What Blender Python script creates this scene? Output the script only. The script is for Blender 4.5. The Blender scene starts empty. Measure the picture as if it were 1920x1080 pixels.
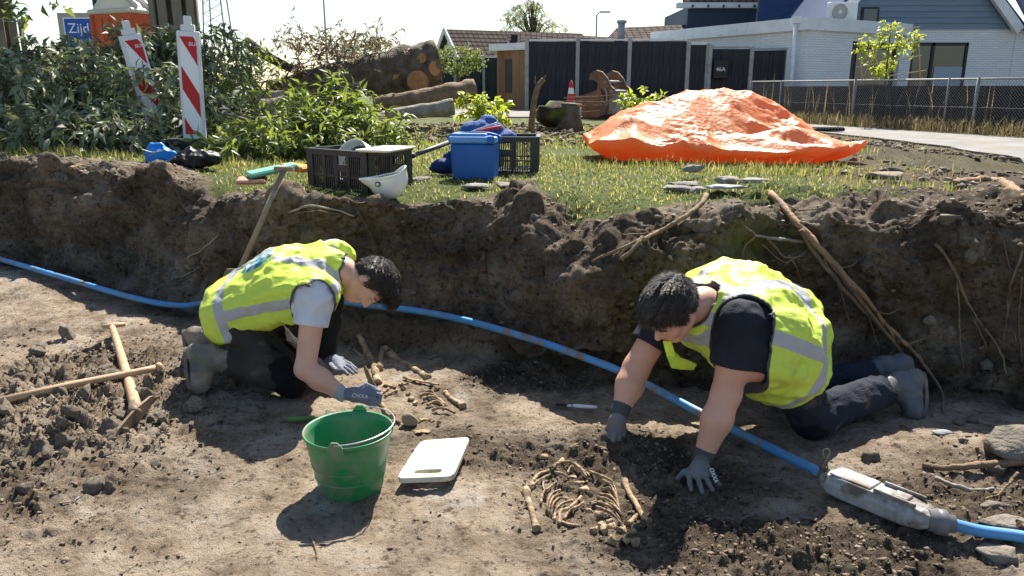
import bpy, math, random
import numpy as np
from mathutils import Vector, Matrix, Euler

random.seed(7)
RNG = np.random.default_rng(11)
SC = bpy.context.scene
COL = SC.collection

# ------------------------------------------------------------------ camera
CAM = np.array([0.0, 0.0, 1.5])
PITCH = math.radians(14.6)
FPX = 1440.0                       # focal length in pixels of a 1920 wide frame
cam_data = bpy.data.cameras.new('camera')
cam_data.sensor_width = 36.0
cam_data.lens = 36.0 * FPX / 1920.0
cam_data.clip_start = 0.05
cam_data.clip_end = 2000.0
cam = bpy.data.objects.new('camera', cam_data)
COL.objects.link(cam)
cam.location = CAM
cam.rotation_euler = (math.pi / 2 - PITCH, 0, 0)
SC.camera = cam

# ------------------------------------------------------------------ sky and sun
SUN_EL = math.radians(47.5)
SUN_FROM = np.array([0.24, 1.0, 0.0]); SUN_FROM /= np.linalg.norm(SUN_FROM)
sun_dir = np.array([SUN_FROM[0] * math.cos(SUN_EL), SUN_FROM[1] * math.cos(SUN_EL), math.sin(SUN_EL)])
world = bpy.data.worlds.new('World')
SC.world = world
world.use_nodes = True
wn = world.node_tree.nodes
wl = world.node_tree.links
wn.clear()
w_out = wn.new('ShaderNodeOutputWorld')
w_bg = wn.new('ShaderNodeBackground')
w_sky = wn.new('ShaderNodeTexSky')
w_sky.sky_type = 'NISHITA'
w_sky.sun_disc = False
w_sky.sun_elevation = SUN_EL
w_sky.sun_rotation = math.atan2(SUN_FROM[0], SUN_FROM[1])
w_sky.air_density = 1.0
w_sky.dust_density = 0.7
w_sky.ozone_density = 1.2
w_bg.inputs['Strength'].default_value = 0.075
wl.new(w_sky.outputs['Color'], w_bg.inputs['Color'])
wl.new(w_bg.outputs['Background'], w_out.inputs['Surface'])

sun_data = bpy.data.lights.new('sun', 'SUN')
sun_data.energy = 5.0
sun_data.angle = math.radians(0.5)
sun_data.color = (1.0, 0.95, 0.86)
sun = bpy.data.objects.new('sun', sun_data)
COL.objects.link(sun)
sun.location = (3, 20, 25)
sun.rotation_euler = Vector((-sun_dir[0], -sun_dir[1], -sun_dir[2])).to_track_quat('-Z', 'Y').to_euler()

SC.view_settings.view_transform = 'Standard'
SC.view_settings.look = 'None'
SC.view_settings.gamma = 1.0
SC.view_settings.use_curve_mapping = False
SC.view_settings.exposure = 1.25
SC.cycles.max_bounces = 8
SC.cycles.transparent_max_bounces = 12
SC.cycles.use_denoising = True

# ------------------------------------------------------------------ placing helpers
_cf = np.array([0, math.cos(PITCH), -math.sin(PITCH)])
_cu = np.array([0, math.sin(PITCH), math.cos(PITCH)])
_cr = np.array([1.0, 0, 0])
def ray(px, py):
    return _cf + (px - 960) / FPX * _cr - (py - 540) / FPX * _cu
def P(px, py, z):
    """world point at height z seen at photo pixel (px, py)"""
    d = ray(px, py); t = (z - CAM[2]) / d[2]
    return CAM + t * d
def D(px, py, y):
    """world point at ground distance y seen at photo pixel (px, py)"""
    d = ray(px, py); t = (y - CAM[1]) / d[1]
    return CAM + t * d

# ------------------------------------------------------------------ noise
_perm = np.random.default_rng(3).permutation(512).astype(np.int32)
_perm = np.concatenate([_perm, _perm, _perm])
_grad = np.random.default_rng(4).normal(size=(512, 3))
_grad = (_grad / np.linalg.norm(_grad, axis=1)[:, None]).astype(np.float32)
def perlin(p):
    p = np.asarray(p, np.float32)
    fl_ = np.floor(p); i = fl_.astype(np.int32); f = p - fl_
    u = f * f * f * (f * (f * 6 - 15) + 10)
    i &= 511
    res = 0
    for dx in (0, 1):
        wx = u[..., 0] if dx else 1 - u[..., 0]
        for dy in (0, 1):
            wy = u[..., 1] if dy else 1 - u[..., 1]
            for dz in (0, 1):
                wz = u[..., 2] if dz else 1 - u[..., 2]
                h = _perm[_perm[_perm[i[..., 0] + dx] + ((i[..., 1] + dy) & 511)] + ((i[..., 2] + dz) & 511)]
                g = _grad[h]
                d = g[..., 0] * (f[..., 0] - dx) + g[..., 1] * (f[..., 1] - dy) + g[..., 2] * (f[..., 2] - dz)
                res = res + wx * wy * wz * d
    return res * 1.5
def fbm(p, scale, octs=4, gain=0.5, off=0.0, billow=False):
    p = np.asarray(p, float) * scale + off
    a = 1.0; s = 0; n = 0
    for o in range(octs):
        v = perlin(p)
        if billow:
            v = np.abs(v) * 2 - 0.5
        s = s + a * v; n += a
        p = p * 2.03 + 17.3; a *= gain
    return s / n
def sstep(a, b, x):
    t = np.clip((np.asarray(x, float) - a) / (b - a), 0, 1)
    return t * t * (3 - 2 * t)

# ------------------------------------------------------------------ materials
MATS = {}
def mat(name, col, rough=0.7, col2=None, nscale=8.0, bump=0.0, bscale=40.0, spec=0.3, metallic=0.0,
        trans=0.0, tcol=None, coat=0.0, stretch=None, lo=0.35, hi=0.65, detail=5.0, emit=None, dirt=None, dirt_amt=0.5, dscale=6.0):
    if name in MATS:
        return MATS[name]
    m = bpy.data.materials.new(name); m.use_nodes = True
    nt = m.node_tree; N = nt.nodes; L = nt.links
    N.clear()
    out = N.new('ShaderNodeOutputMaterial')
    b = N.new('ShaderNodeBsdfPrincipled')
    b.inputs['Roughness'].default_value = rough
    b.inputs['Specular IOR Level'].default_value = spec
    b.inputs['Metallic'].default_value = metallic
    b.inputs['Coat Weight'].default_value = coat
    b.inputs['Base Color'].default_value = (*col, 1)
    tc = N.new('ShaderNodeTexCoord')
    vec = tc.outputs['Object']
    if stretch:
        mp = N.new('ShaderNodeMapping'); mp.inputs['Scale'].default_value = stretch
        L.new(vec, mp.inputs['Vector']); vec = mp.outputs['Vector']
    csock = None
    if col2 is not None:
        nz = N.new('ShaderNodeTexNoise'); nz.inputs['Scale'].default_value = nscale; nz.inputs['Detail'].default_value = detail
        L.new(vec, nz.inputs['Vector'])
        rp = N.new('ShaderNodeValToRGB')
        rp.color_ramp.elements[0].position = lo; rp.color_ramp.elements[0].color = (*col, 1)
        rp.color_ramp.elements[1].position = hi; rp.color_ramp.elements[1].color = (*col2, 1)
        L.new(nz.outputs['Fac'], rp.inputs['Fac'])
        csock = rp.outputs['Color']
    if dirt is not None:
        nz = N.new('ShaderNodeTexNoise'); nz.inputs['Scale'].default_value = dscale; nz.inputs['Detail'].default_value = 7; nz.inputs['Roughness'].default_value = 0.65
        L.new(tc.outputs['Object'], nz.inputs['Vector'])
        rp = N.new('ShaderNodeValToRGB')
        rp.color_ramp.elements[0].position = 0.62 - 0.25 * dirt_amt; rp.color_ramp.elements[0].color = (0, 0, 0, 1)
        rp.color_ramp.elements[1].position = 0.78 - 0.25 * dirt_amt; rp.color_ramp.elements[1].color = (1, 1, 1, 1)
        L.new(nz.outputs['Fac'], rp.inputs['Fac'])
        mx = N.new('ShaderNodeMix'); mx.data_type = 'RGBA'
        L.new(rp.outputs['Color'], mx.inputs[0])
        if csock: L.new(csock, mx.inputs[6])
        else: mx.inputs[6].default_value = (*col, 1)
        mx.inputs[7].default_value = (*dirt, 1)
        csock = mx.outputs[2]
    if csock:
        L.new(csock, b.inputs['Base Color'])
    if bump:
        bz = N.new('ShaderNodeTexNoise'); bz.inputs['Scale'].default_value = bscale; bz.inputs['Detail'].default_value = 6
        L.new(vec, bz.inputs['Vector'])
        bp = N.new('ShaderNodeBump'); bp.inputs['Strength'].default_value = bump; bp.inputs['Distance'].default_value = 0.02
        L.new(bz.outputs['Fac'], bp.inputs['Height'])
        L.new(bp.outputs['Normal'], b.inputs['Normal'])
    sh = b.outputs['BSDF']
    if trans:
        t = N.new('ShaderNodeBsdfTranslucent')
        t.inputs['Color'].default_value = (*(tcol or col), 1)
        mxs = N.new('ShaderNodeMixShader'); mxs.inputs['Fac'].default_value = trans
        L.new(sh, mxs.inputs[1]); L.new(t.outputs['BSDF'], mxs.inputs[2])
        sh = mxs.outputs['Shader']
    if emit:
        b.inputs['Emission Color'].default_value = (*emit[0], 1); b.inputs['Emission Strength'].default_value = emit[1]
    L.new(sh, out.inputs['Surface'])
    MATS[name] = m
    return m

def attr_mix(m, attr, col, rough=None, width=0.0006):
    """mix another colour into material m where the float attribute attr is positive"""
    nt = m.node_tree; N = nt.nodes; L = nt.links
    b = next(n for n in N if n.type == 'BSDF_PRINCIPLED')
    at = N.new('ShaderNodeAttribute'); at.attribute_name = attr
    mr = N.new('ShaderNodeMapRange'); mr.inputs['From Min'].default_value = -width; mr.inputs['From Max'].default_value = width
    L.new(at.outputs['Fac'], mr.inputs['Value'])
    mx = N.new('ShaderNodeMix'); mx.data_type = 'RGBA'
    L.new(mr.outputs['Result'], mx.inputs[0])
    if b.inputs['Base Color'].links:
        L.new(b.inputs['Base Color'].links[0].from_socket, mx.inputs[6])
    else:
        mx.inputs[6].default_value = b.inputs['Base Color'].default_value
    mx.inputs[7].default_value = (*col, 1)
    L.new(mx.outputs[2], b.inputs['Base Color'])
    for t in [n for n in N if n.type == 'BSDF_TRANSLUCENT']:
        mt = N.new('ShaderNodeMix'); mt.data_type = 'RGBA'
        L.new(mr.outputs['Result'], mt.inputs[0])
        if t.inputs['Color'].links:
            L.new(t.inputs['Color'].links[0].from_socket, mt.inputs[6])
        else:
            mt.inputs[6].default_value = t.inputs['Color'].default_value
        mt.inputs[7].default_value = (*[c * 0.5 for c in col], 1)
        L.new(mt.outputs[2], t.inputs['Color'])
    return m

# ------------------------------------------------------------------ objects
def tag(o, label=None, cat=None, group=None, kind=None):
    if label: o['label'] = label
    if cat: o['category'] = cat
    if group: o['group'] = group
    if kind: o['kind'] = kind
    return o
def thing(name, label, cat, loc=(0, 0, 0), rz=0.0, group=None):
    o = bpy.data.objects.new(name, None)
    o.empty_display_size = 0.1
    COL.objects.link(o)
    o.location = Vector([float(c) for c in loc]); o.rotation_euler = (0, 0, rz)
    return tag(o, label, cat, group)
def link(name, me, material=None, parent=None, world=True):
    o = bpy.data.objects.new(name, me)
    COL.objects.link(o)
    if material is not None:
        for m_ in (material if isinstance(material, (list, tuple)) else [material]):
            me.materials.append(m_)
    if parent is not None:
        o.parent = parent
        if world:                      # vertices given in world space: cancel the parents' transforms
            M = Matrix.Identity(4); q = parent
            while q is not None:
                M = q.matrix_basis @ M if q.parent is None else (q.matrix_parent_inverse @ q.matrix_basis) @ M
                q = q.parent
            o.matrix_basis = M.inverted()
    return o
def copy_tree(o, parent=None):
    c = o.copy(); COL.objects.link(c)
    if parent is not None:
        c.parent = parent
    for ch in [k for k in o.children]:
        copy_tree(ch, c)
    return c
def np_mesh(name, V, F, smooth=True, mi=None):
    """mesh from numpy arrays; F is an (n, 3) or (n, 4) array or a list of such arrays"""
    me = bpy.data.meshes.new(name)
    V = np.asarray(V, np.float32)
    Fs = F if isinstance(F, list) else [F]
    Fs = [np.asarray(f, np.int32) for f in Fs if len(f)]
    me.vertices.add(len(V)); me.vertices.foreach_set('co', V.ravel())
    nl = sum(f.size for f in Fs); npoly = sum(len(f) for f in Fs)
    me.loops.add(nl); me.polygons.add(npoly)
    me.loops.foreach_set('vertex_index', np.concatenate([f.ravel() for f in Fs]))
    tot = np.concatenate([np.full(len(f), f.shape[1], np.int32) for f in Fs])
    st = np.concatenate([[0], np.cumsum(tot)[:-1]]).astype(np.int32)
    me.polygons.foreach_set('loop_start', st)
    me.polygons.foreach_set('loop_total', tot)
    if smooth:
        me.polygons.foreach_set('use_smooth', np.ones(npoly, bool))
    if mi is not None:
        me.polygons.foreach_set('material_index', np.asarray(mi, np.int32))
    me.update(calc_edges=True)
    me.validate()
    return me
def set_attr(me, name, vals):
    a = me.attributes.new(name, 'FLOAT', 'POINT')
    a.data.foreach_set('value', np.asarray(vals, np.float32))

class MB:
    """collects shapes; build() links them as one mesh object"""
    def __init__(s): s.v = []; s.f = []; s.m = []; s.sm = []
    def add(s, V, F, mi=0, smooth=False):
        o = len(s.v)
        s.v += [tuple(float(c) for c in p) for p in V]
        for f in F:
            s.f.append(tuple(i + o for i in f)); s.m.append(mi); s.sm.append(smooth)
        return s
    def box(s, c, size, rot=None, mi=0, bev=0.0):
        x, y, z = [d / 2 for d in size]
        R = rot if rot is not None else np.eye(3)
        c = np.asarray(c, float)
        if bev > 0:
            b = min(bev, x * .9, y * .9, z * .9)
            V = []
            for sx in (-1, 1):
                for sy in (-1, 1):
                    for sz in (-1, 1):
                        V += [(sx * x, sy * (y - b), sz * (z - b)), (sx * (x - b), sy * y, sz * (z - b)), (sx * (x - b), sy * (y - b), sz * z)]
            ix = lambda sx, sy, sz, k: ((sx * 2 + sy) * 2 + sz) * 3 + k
            F = []
            F += [[ix(0, 0, 0, 0), ix(0, 0, 1, 0), ix(0, 1, 1, 0), ix(0, 1, 0, 0)], [ix(1, 0, 0, 0), ix(1, 1, 0, 0), ix(1, 1, 1, 0), ix(1, 0, 1, 0)]]
            F += [[ix(0, 0, 0, 1), ix(1, 0, 0, 1), ix(1, 0, 1, 1), ix(0, 0, 1, 1)], [ix(0, 1, 0, 1), ix(0, 1, 1, 1), ix(1, 1, 1, 1), ix(1, 1, 0, 1)]]
            F += [[ix(0, 0, 0, 2), ix(0, 1, 0, 2), ix(1, 1, 0, 2), ix(1, 0, 0, 2)], [ix(0, 0, 1, 2), ix(1, 0, 1, 2), ix(1, 1, 1, 2), ix(0, 1, 1, 2)]]
            for a in (0, 1):
                for b_ in (0, 1):
                    F.append([ix(a, b_, 0, 0), ix(a, b_, 1, 0), ix(a, b_, 1, 1), ix(a, b_, 0, 1)])
                    F.append([ix(a, 0, b_, 0), ix(a, 1, b_, 0), ix(a, 1, b_, 2), ix(a, 0, b_, 2)])
                    F.append([ix(0, a, b_, 1), ix(1, a, b_, 1), ix(1, a, b_, 2), ix(0, a, b_, 2)])
            for a in (0, 1):
                for b_ in (0, 1):
                    for d in (0, 1):
                        F.append([ix(a, b_, d, 0), ix(a, b_, d, 1), ix(a, b_, d, 2)])
            V = [tuple(R @ np.array(p) + c) for p in V]
            F2 = []
            for f in F:                                   # outward winding
                pts = np.array([V[i] for i in f]); n = np.cross(pts[1] - pts[0], pts[2] - pts[0])
                F2.append(f if np.dot(n, pts.mean(0) - c) > 0 else f[::-1])
            return s.add(V, F2, mi)
        V = [(sx * x, sy * y, sz * z) for sx in (-1, 1) for sy in (-1, 1) for sz in (-1, 1)]
        V = [tuple(R @ np.array(p) + c) for p in V]
        F = [(0, 1, 3, 2), (4, 6, 7, 5), (0, 4, 5, 1), (2, 3, 7, 6), (0, 2, 6, 4), (1, 5, 7, 3)]
        return s.add(V, F, mi)
    def bar(s, a, b, w, h, up=(0, 0, 1), mi=0):
        a = np.asarray(a, float); b = np.asarray(b, float); d = b - a; l = np.linalg.norm(d); d /= l
        up = np.asarray(up, float); r = np.cross(d, up)
        if np.linalg.norm(r) < 1e-6: r = np.cross(d, (0, 1, 0))
        r /= np.linalg.norm(r); u = np.cross(r, d)
        return s.box((a + b) / 2, (w, l, h), np.array([r, d, u]).T, mi)
    def tube(s, pts, rad, seg=10, mi=0, caps=True, flat=1.0, smooth=True):
        pts = np.asarray(pts, float); n = len(pts)
        rad = np.full(n, rad) if np.isscalar(rad) else np.asarray(rad, float)
        tn = np.gradient(pts, axis=0); tn /= np.linalg.norm(tn, axis=1)[:, None] + 1e-12
        u = np.cross(tn[0], (0, 0, 1.0))
        if np.linalg.norm(u) < 1e-3: u = np.cross(tn[0], (1.0, 0, 0))
        u /= np.linalg.norm(u)
        V = []; o = 0
        for i in range(n):
            u = u - tn[i] * np.dot(u, tn[i]); u /= np.linalg.norm(u) + 1e-12
            w = np.cross(tn[i], u)
            for k in range(seg):
                a = 2 * math.pi * k / seg
                V.append(pts[i] + rad[i] * (math.cos(a) * u + flat * math.sin(a) * w))
        F = []
        for i in range(n - 1):
            for k in range(seg):
                k2 = (k + 1) % seg
                F.append((i * seg + k, i * seg + k2, (i + 1) * seg + k2, (i + 1) * seg + k))
        s.add(V, F, mi, smooth)
        if caps:
            o = len(s.f)
            base = len(s.v) - len(V)
            s.f.append(tuple(base + k for k in range(seg))[::-1]); s.m.append(mi); s.sm.append(False)
            s.f.append(tuple(base + (n - 1) * seg + k for k in range(seg))); s.m.append(mi); s.sm.append(False)
        return s
    def lathe(s, prof, c=(0, 0, 0), seg=32, mi=0, R=None, smooth=True, squash=(1, 1)):
        V = []; F = []; n = len(prof); c = np.asarray(c, float)
        R = np.eye(3) if R is None else R
        for r, z in prof:
            for k in range(seg):
                a = 2 * math.pi * k / seg
                V.append(R @ np.array([r * math.cos(a) * squash[0], r * math.sin(a) * squash[1], z]) + c)
        for i in range(n - 1):
            for k in range(seg):
                k2 = (k + 1) % seg
                F.append((i * seg + k, i * seg + k2, (i + 1) * seg + k2, (i + 1) * seg + k))
        return s.add(V, F, mi, smooth)
    def prism(s, poly, h, axis=2, mi=0, M=None):
        """extrude a 2-D polygon (counter-clockwise) by h; M maps local xyz to world"""
        n = len(poly)
        V = [(p[0], p[1], 0) for p in poly] + [(p[0], p[1], h) for p in poly]
        F = [tuple(range(n))[::-1], tuple(range(n, 2 * n))] + [(i, (i + 1) % n, n + (i + 1) % n, n + i) for i in range(n)]
        if M is not None:
            V = [tuple(M @ Vector(p)) for p in V]
        return s.add(V, F, mi)
    def build(s, name, material, parent=None, world=True, bevel=0.0):
        me = bpy.data.meshes.new(name)
        me.from_pydata(s.v, [], s.f)
        me.polygons.foreach_set('material_index', np.asarray(s.m, np.int32))
        me.polygons.foreach_set('use_smooth', np.asarray(s.sm, bool))
        me.update()
        o = link(name, me, material, parent, world)
        if bevel:
            b = o.modifiers.new('bevel', 'BEVEL'); b.width = bevel; b.segments = 2; b.limit_method = 'ANGLE'
        return o

def ico(sub=1):
    import bmesh
    bm = bmesh.new(); bmesh.ops.create_icosphere(bm, subdivisions=sub, radius=1.0)
    V = np.array([v.co[:] for v in bm.verts]); F = np.array([[v.index for v in f.verts] for f in bm.faces]); bm.free()
    return V, F
ICO = {k: ico(k) for k in (1, 2, 3)}
def lump(sub, seed, amp=0.35, freq=1.3, flat=(1, 1, 1)):
    V, F = ICO[sub]
    d = 1 + amp * fbm(V, freq, 3, 0.55, off=seed * 13.7)
    V = V * d[:, None]
    # facets, as broken soil has
    r = np.random.default_rng(seed)
    V = V * (r.uniform(0.62, 1.25, len(V)) if sub == 1 else r.uniform(0.86, 1.14, len(V)))[:, None]
    for k in range(9):
        n = r.normal(size=3); n /= np.linalg.norm(n); lim = r.uniform(0.38, 0.72)
        t = V @ n
        V = V - np.where(t > lim, (t - lim) * 0.95, 0)[:, None] * n
    V = V / np.abs(V).max(0)
    return V * np.asarray(flat), F
def shard(seed, npts=11, flat=(1, 1, 0.75), fine=False):
    """angular broken lump: hull of random points, optionally roughened"""
    import bmesh
    r = np.random.default_rng(seed); P_ = r.normal(size=(npts, 3)); P_ /= np.linalg.norm(P_, axis=1)[:, None]; P_ *= r.uniform(0.65, 1.0, (npts, 1))
    bm = bmesh.new()
    for q in P_: bm.verts.new(q)
    g = bmesh.ops.convex_hull(bm, input=bm.verts[:])
    bmesh.ops.delete(bm, geom=[v for v in bm.verts if not v.link_faces], context='VERTS')
    bmesh.ops.triangulate(bm, faces=bm.faces[:])
    if fine: bmesh.ops.subdivide_edges(bm, edges=bm.edges[:], cuts=2, use_grid_fill=True); bmesh.ops.triangulate(bm, faces=bm.faces[:])
    bm.verts.ensure_lookup_table(); bm.verts.index_update(); bmesh.ops.recalc_face_normals(bm, faces=bm.faces[:])
    V = np.array([v.co[:] for v in bm.verts]); F = np.array([[v.index for v in f.verts] for f in bm.faces]); bm.free()
    if fine: V = V * (1 + 0.20 * fbm(V, 2.6, 3, 0.6, off=seed * 3.1)[:, None])
    return V * np.asarray(flat), F
def spline(pts, n):
    """Catmull-Rom through pts"""
    pts = np.asarray(pts, float)
    p = np.vstack([2 * pts[0] - pts[1], pts, 2 * pts[-1] - pts[-2]])
    out = []
    m = len(pts) - 1
    for t in np.linspace(0, m - 1e-6, n):
        i = int(t); f = t - i
        a, b, c, d = p[i], p[i + 1], p[i + 2], p[i + 3]
        out.append(0.5 * ((2 * b) + (-a + c) * f + (2 * a - 5 * b + 4 * c - d) * f ** 2 + (-a + 3 * b - 3 * c + d) * f ** 3))
    return np.array(out)
def text_mesh(s, size, M, name, material, parent, extrude=0.0015):
    cu = bpy.data.curves.new(name, 'FONT'); cu.body = s; cu.size = size; cu.extrude = extrude
    o = bpy.data.objects.new(name, cu); COL.objects.link(o)
    bpy.context.view_layer.update()
    dg = bpy.context.evaluated_depsgraph_get()
    me = bpy.data.meshes.new_from_object(o.evaluated_get(dg))
    bpy.data.objects.remove(o); bpy.data.curves.remove(cu)
    me.transform(M)
    me.materials.clear()
    return link(name, me, material, parent)

# ------------------------------------------------------------------ smooth implicit bodies
def sd_cone(p, a, b, ra, rb):
    a = np.asarray(a, float); b = np.asarray(b, float); ba = b - a
    t = np.clip(((p - a) @ ba) / (ba @ ba + 1e-12), 0, 1)
    q = p - a - t[..., None] * ba
    return np.sqrt((q * q).sum(-1)) - (ra + (rb - ra) * t)
def sd_ell(p, c, r, R=None):
    q = p - np.asarray(c, float)
    if R is not None: q = q @ R
    r = np.asarray(r, float)
    k0 = np.sqrt(((q / r) ** 2).sum(-1)); k1 = np.sqrt(((q / (r * r)) ** 2).sum(-1)) + 1e-9
    return k0 * (k0 - 1.0) / k1
def smin(a, b, k):
    if k <= 0: return np.minimum(a, b)
    h = np.clip(0.5 + 0.5 * (b - a) / k, 0, 1)
    return b + (a - b) * h - k * h * (1 - h)
def field(p, prims, k=0.03):
    f = None
    for pr in prims:
        kk = k
        if pr[0] == 'c': d = sd_cone(p, pr[1], pr[2], pr[3], pr[4]); kk = pr[5] if len(pr) > 5 else k
        else: d = sd_ell(p, pr[1], pr[2], pr[3] if len(pr) > 3 else None); kk = pr[4] if len(pr) > 4 else k
        f = d if f is None else smin(f, d, kk)
    return f
def grid_pts(lo, hi, h):
    n = np.ceil((np.asarray(hi) - np.asarray(lo)) / h).astype(int) + 1
    ax = [lo[i] + h * np.arange(n[i]) for i in range(3)]
    return np.stack(np.meshgrid(*ax, indexing='ij'), -1)
def surface_nets(Fv, lo, h, relax=2):
    S = Fv < 0
    n = np.array(Fv.shape) - 1
    cnt = np.zeros(n, np.int32)
    c8 = [(i, j, k) for i in (0, 1) for j in (0, 1) for k in (0, 1)]
    sl = lambda c: tuple(slice(c[d], c[d] + n[d]) for d in range(3))
    for c in c8: cnt += S[sl(c)]
    act = (cnt > 0) & (cnt < 8)
    ci = np.argwhere(act)
    acc = np.zeros((len(ci), 3)); num = np.zeros(len(ci))
    for a in c8:
        for d in range(3):
            if a[d] == 1: continue
            b = list(a); b[d] = 1
            fa = Fv[ci[:, 0] + a[0], ci[:, 1] + a[1], ci[:, 2] + a[2]]
            fb = Fv[ci[:, 0] + b[0], ci[:, 1] + b[1], ci[:, 2] + b[2]]
            cr = (fa < 0) != (fb < 0)
            t = np.where(cr, fa / np.where(cr, fa - fb, 1), 0)
            pos = np.array(a, float)[None, :] + np.zeros((len(ci), 3)); pos[:, d] = t
            acc += np.where(cr[:, None], pos, 0); num += cr
    V = (ci + acc / num[:, None]) * h + np.asarray(lo)
    idx = np.full(n, -1, np.int64); idx[tuple(ci.T)] = np.arange(len(ci))
    quads = []
    for d in range(3):
        e, g = (d + 1) % 3, (d + 2) % 3
        A = S[tuple(slice(0, -1) if q == d else slice(None) for q in range(3))]
        B = S[tuple(slice(1, None) if q == d else slice(None) for q in range(3))]
        E = np.argwhere(A != B)
        E = E[(E[:, e] > 0) & (E[:, g] > 0) & (E[:, e] < n[e]) & (E[:, g] < n[g])]
        sgn = A[tuple(E.T)]
        q = []
        for oe, og in ((-1, -1), (0, -1), (0, 0), (-1, 0)):
            c = E.copy(); c[:, e] += oe; c[:, g] += og
            q.append(idx[tuple(c.T)])
        q = np.stack(q, 1)
        q[~sgn] = q[~sgn][:, ::-1]
        quads.append(q)
    Q = np.concatenate(quads); Q = Q[(Q >= 0).all(1)]
    for _ in range(relax):
        ia = np.concatenate([Q[:, k] for k in (0, 1, 2, 3)] + [Q[:, k] for k in (1, 2, 3, 0)]); ib = np.concatenate([Q[:, k] for k in (1, 2, 3, 0)] + [Q[:, k] for k in (0, 1, 2, 3)])
        c = np.bincount(ia, minlength=len(V)).astype(float); s = np.stack([np.bincount(ia, weights=V[ib, d], minlength=len(V)) for d in range(3)], 1)
        V = V * 0.5 + 0.5 * s / np.maximum(c, 1)[:, None]
    return V, Q
def blob(fn, lo, hi, h, relax=2):
    g = grid_pts(np.asarray(lo, float), np.asarray(hi, float), h)
    return surface_nets(fn(g), np.asarray(lo, float), h, relax)
# ================================================================== the ground: pit floor, cut bank, grass verge, land to the horizon
G0 = 0.85
_cx = np.array([-9.0, -6.0, -4.4, -3.3, -2.5, -1.8, -1.22, -0.55, -0.12, 0.05, 0.25, 0.5, 1.25, 2.2, 2.7, 4.0, 9.0])
_cb = np.array([7.0, 6.7, 6.15, 5.6, 5.2, 4.92, 4.58, 4.46, 4.40, 4.06, 3.98, 3.95, 3.82, 3.75, 3.55, 3.3, 3.0])     # foot of the bank
_cr_ = np.array([7.2, 6.95, 6.45, 5.95, 5.6, 5.12, 4.66, 4.62, 4.72, 4.76, 4.55, 4.2, 4.0, 3.92, 3.72, 3.5, 3.2])   # rim of the bank
def y_base(x): return np.interp(x, _cx, _cb)
def y_rim(x):
    x = np.asarray(x, float)
    return np.interp(x, _cx, _cr_) + (0.07 * np.sin(x * 4.1 + 0.7) * np.sin(x * 1.7) + 0.04 * np.sin(x * 9.3 + 1.0)) * (1 - 0.8 * np.exp(-((x + 0.9) / 0.35) ** 2))
def bumpat(x, y, cx, cy, rx, ry, h, ang=0.0):
    c, s = math.cos(ang), math.sin(ang)
    u = ((x - cx) * c + (y - cy) * s) / rx; v = (-(x - cx) * s + (y - cy) * c) / ry
    return h * np.exp(-(u * u + v * v))
def floor_z(x, y):
    x = np.asarray(x, float); y = np.asarray(y, float)
    z = 0.20 * sstep(-1.6, -3.8, x) * sstep(3.9, 5.6, y)
    # ledge that carries the pipe in the middle
    ed = np.interp(x, [-3, -1.6, -1.0, -0.5, 0.0, 0.4, 0.9, 1.3], [9, 4.75, 4.42, 4.33, 4.18, 3.98, 3.9, 9])
    z = z + 0.17 * sstep(-0.10, 0.10, y - ed)
    z = z + bumpat(x, y, 0.16, 3.98, 0.22, 0.10, 0.05)
    # heap of broken clods on the left
    z = z + bumpat(x, y, -2.05, 3.35, 0.62, 0.85, 0.13, 0.25) + bumpat(x, y, -2.6, 3.0, 0.6, 0.8, 0.06)
    # loose spoil around the skeletons
    z = z + bumpat(x, y, 0.98, 2.28, 0.35, 0.14, 0.05) + bumpat(x, y, 0.55, 3.05, 0.2, 0.16, 0.05) + bumpat(x, y, 0.18, 3.12, 0.35, 0.12, 0.035)
    z = z - bumpat(x, y, 0.29, 2.62, 0.28, 0.34, 0.045) - bumpat(x, y, -0.42, 3.3, 0.3, 0.28, 0.03)
    z = z + bumpat(x, y, 1.75, 2.35, 0.45, 0.12, 0.07, -0.3) + bumpat(x, y, 2.1, 2.95, 0.35, 0.2, 0.06)
    return z
def top_z(x, y):
    x = np.asarray(x, float); y = np.asarray(y, float)
    z = G0 - 0.21 * sstep(3.5, 6.5, x) * sstep(6.2, 9.0, y)
    z = z - 0.26 * sstep(3.3, 4.3, x) * sstep(6.0, 7.2, y) * sstep(9.35, 9.0, y) * 0.9
    z = z + bumpat(x, y, 1.55, 4.55, 0.4, 0.35, 0.07) + bumpat(x, y, 2.6, 4.1, 0.9, 0.45, 0.09) + bumpat(x, y, 0.1, 4.85, 0.3, 0.16, 0.05)
    z = z - bumpat(x, y, -1.9, 5.6, 0.5, 0.3, 0.05) - bumpat(x, y, -0.7, 4.9, 0.8, 0.22, 0.03)
    z = z + 0.05 * sstep(-2.0, -5.0, x) * sstep(6.5, 7.5, y)
    z = z + 0.09 * sstep(-2.0, -2.8, x) * sstep(1.2, 0.2, y - y_rim(x))
    rim = sstep(0.5, 0.0, y - y_rim(x)) * (1 - np.exp(-((x + 0.9) / 0.4) ** 2)); z = z + rim * (0.035 * np.sin(x * 5.3 + 2.0) + 0.03 * np.sin(x * 11.7) - 0.02 - 0.05 * sstep(0.5, 1.0, np.sin(x * 2.3 + 0.4)))
    return z
def ground_z(x, y):
    """height of the undisplaced ground, for standing things on it"""
    x = np.asarray(x, float); y = np.asarray(y, float)
    t = sstep(0, 1, (y - y_base(x)) / (y_rim(x) - y_base(x)))
    return floor_z(x, y) * (1 - t) + top_z(x, y) * t

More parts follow.
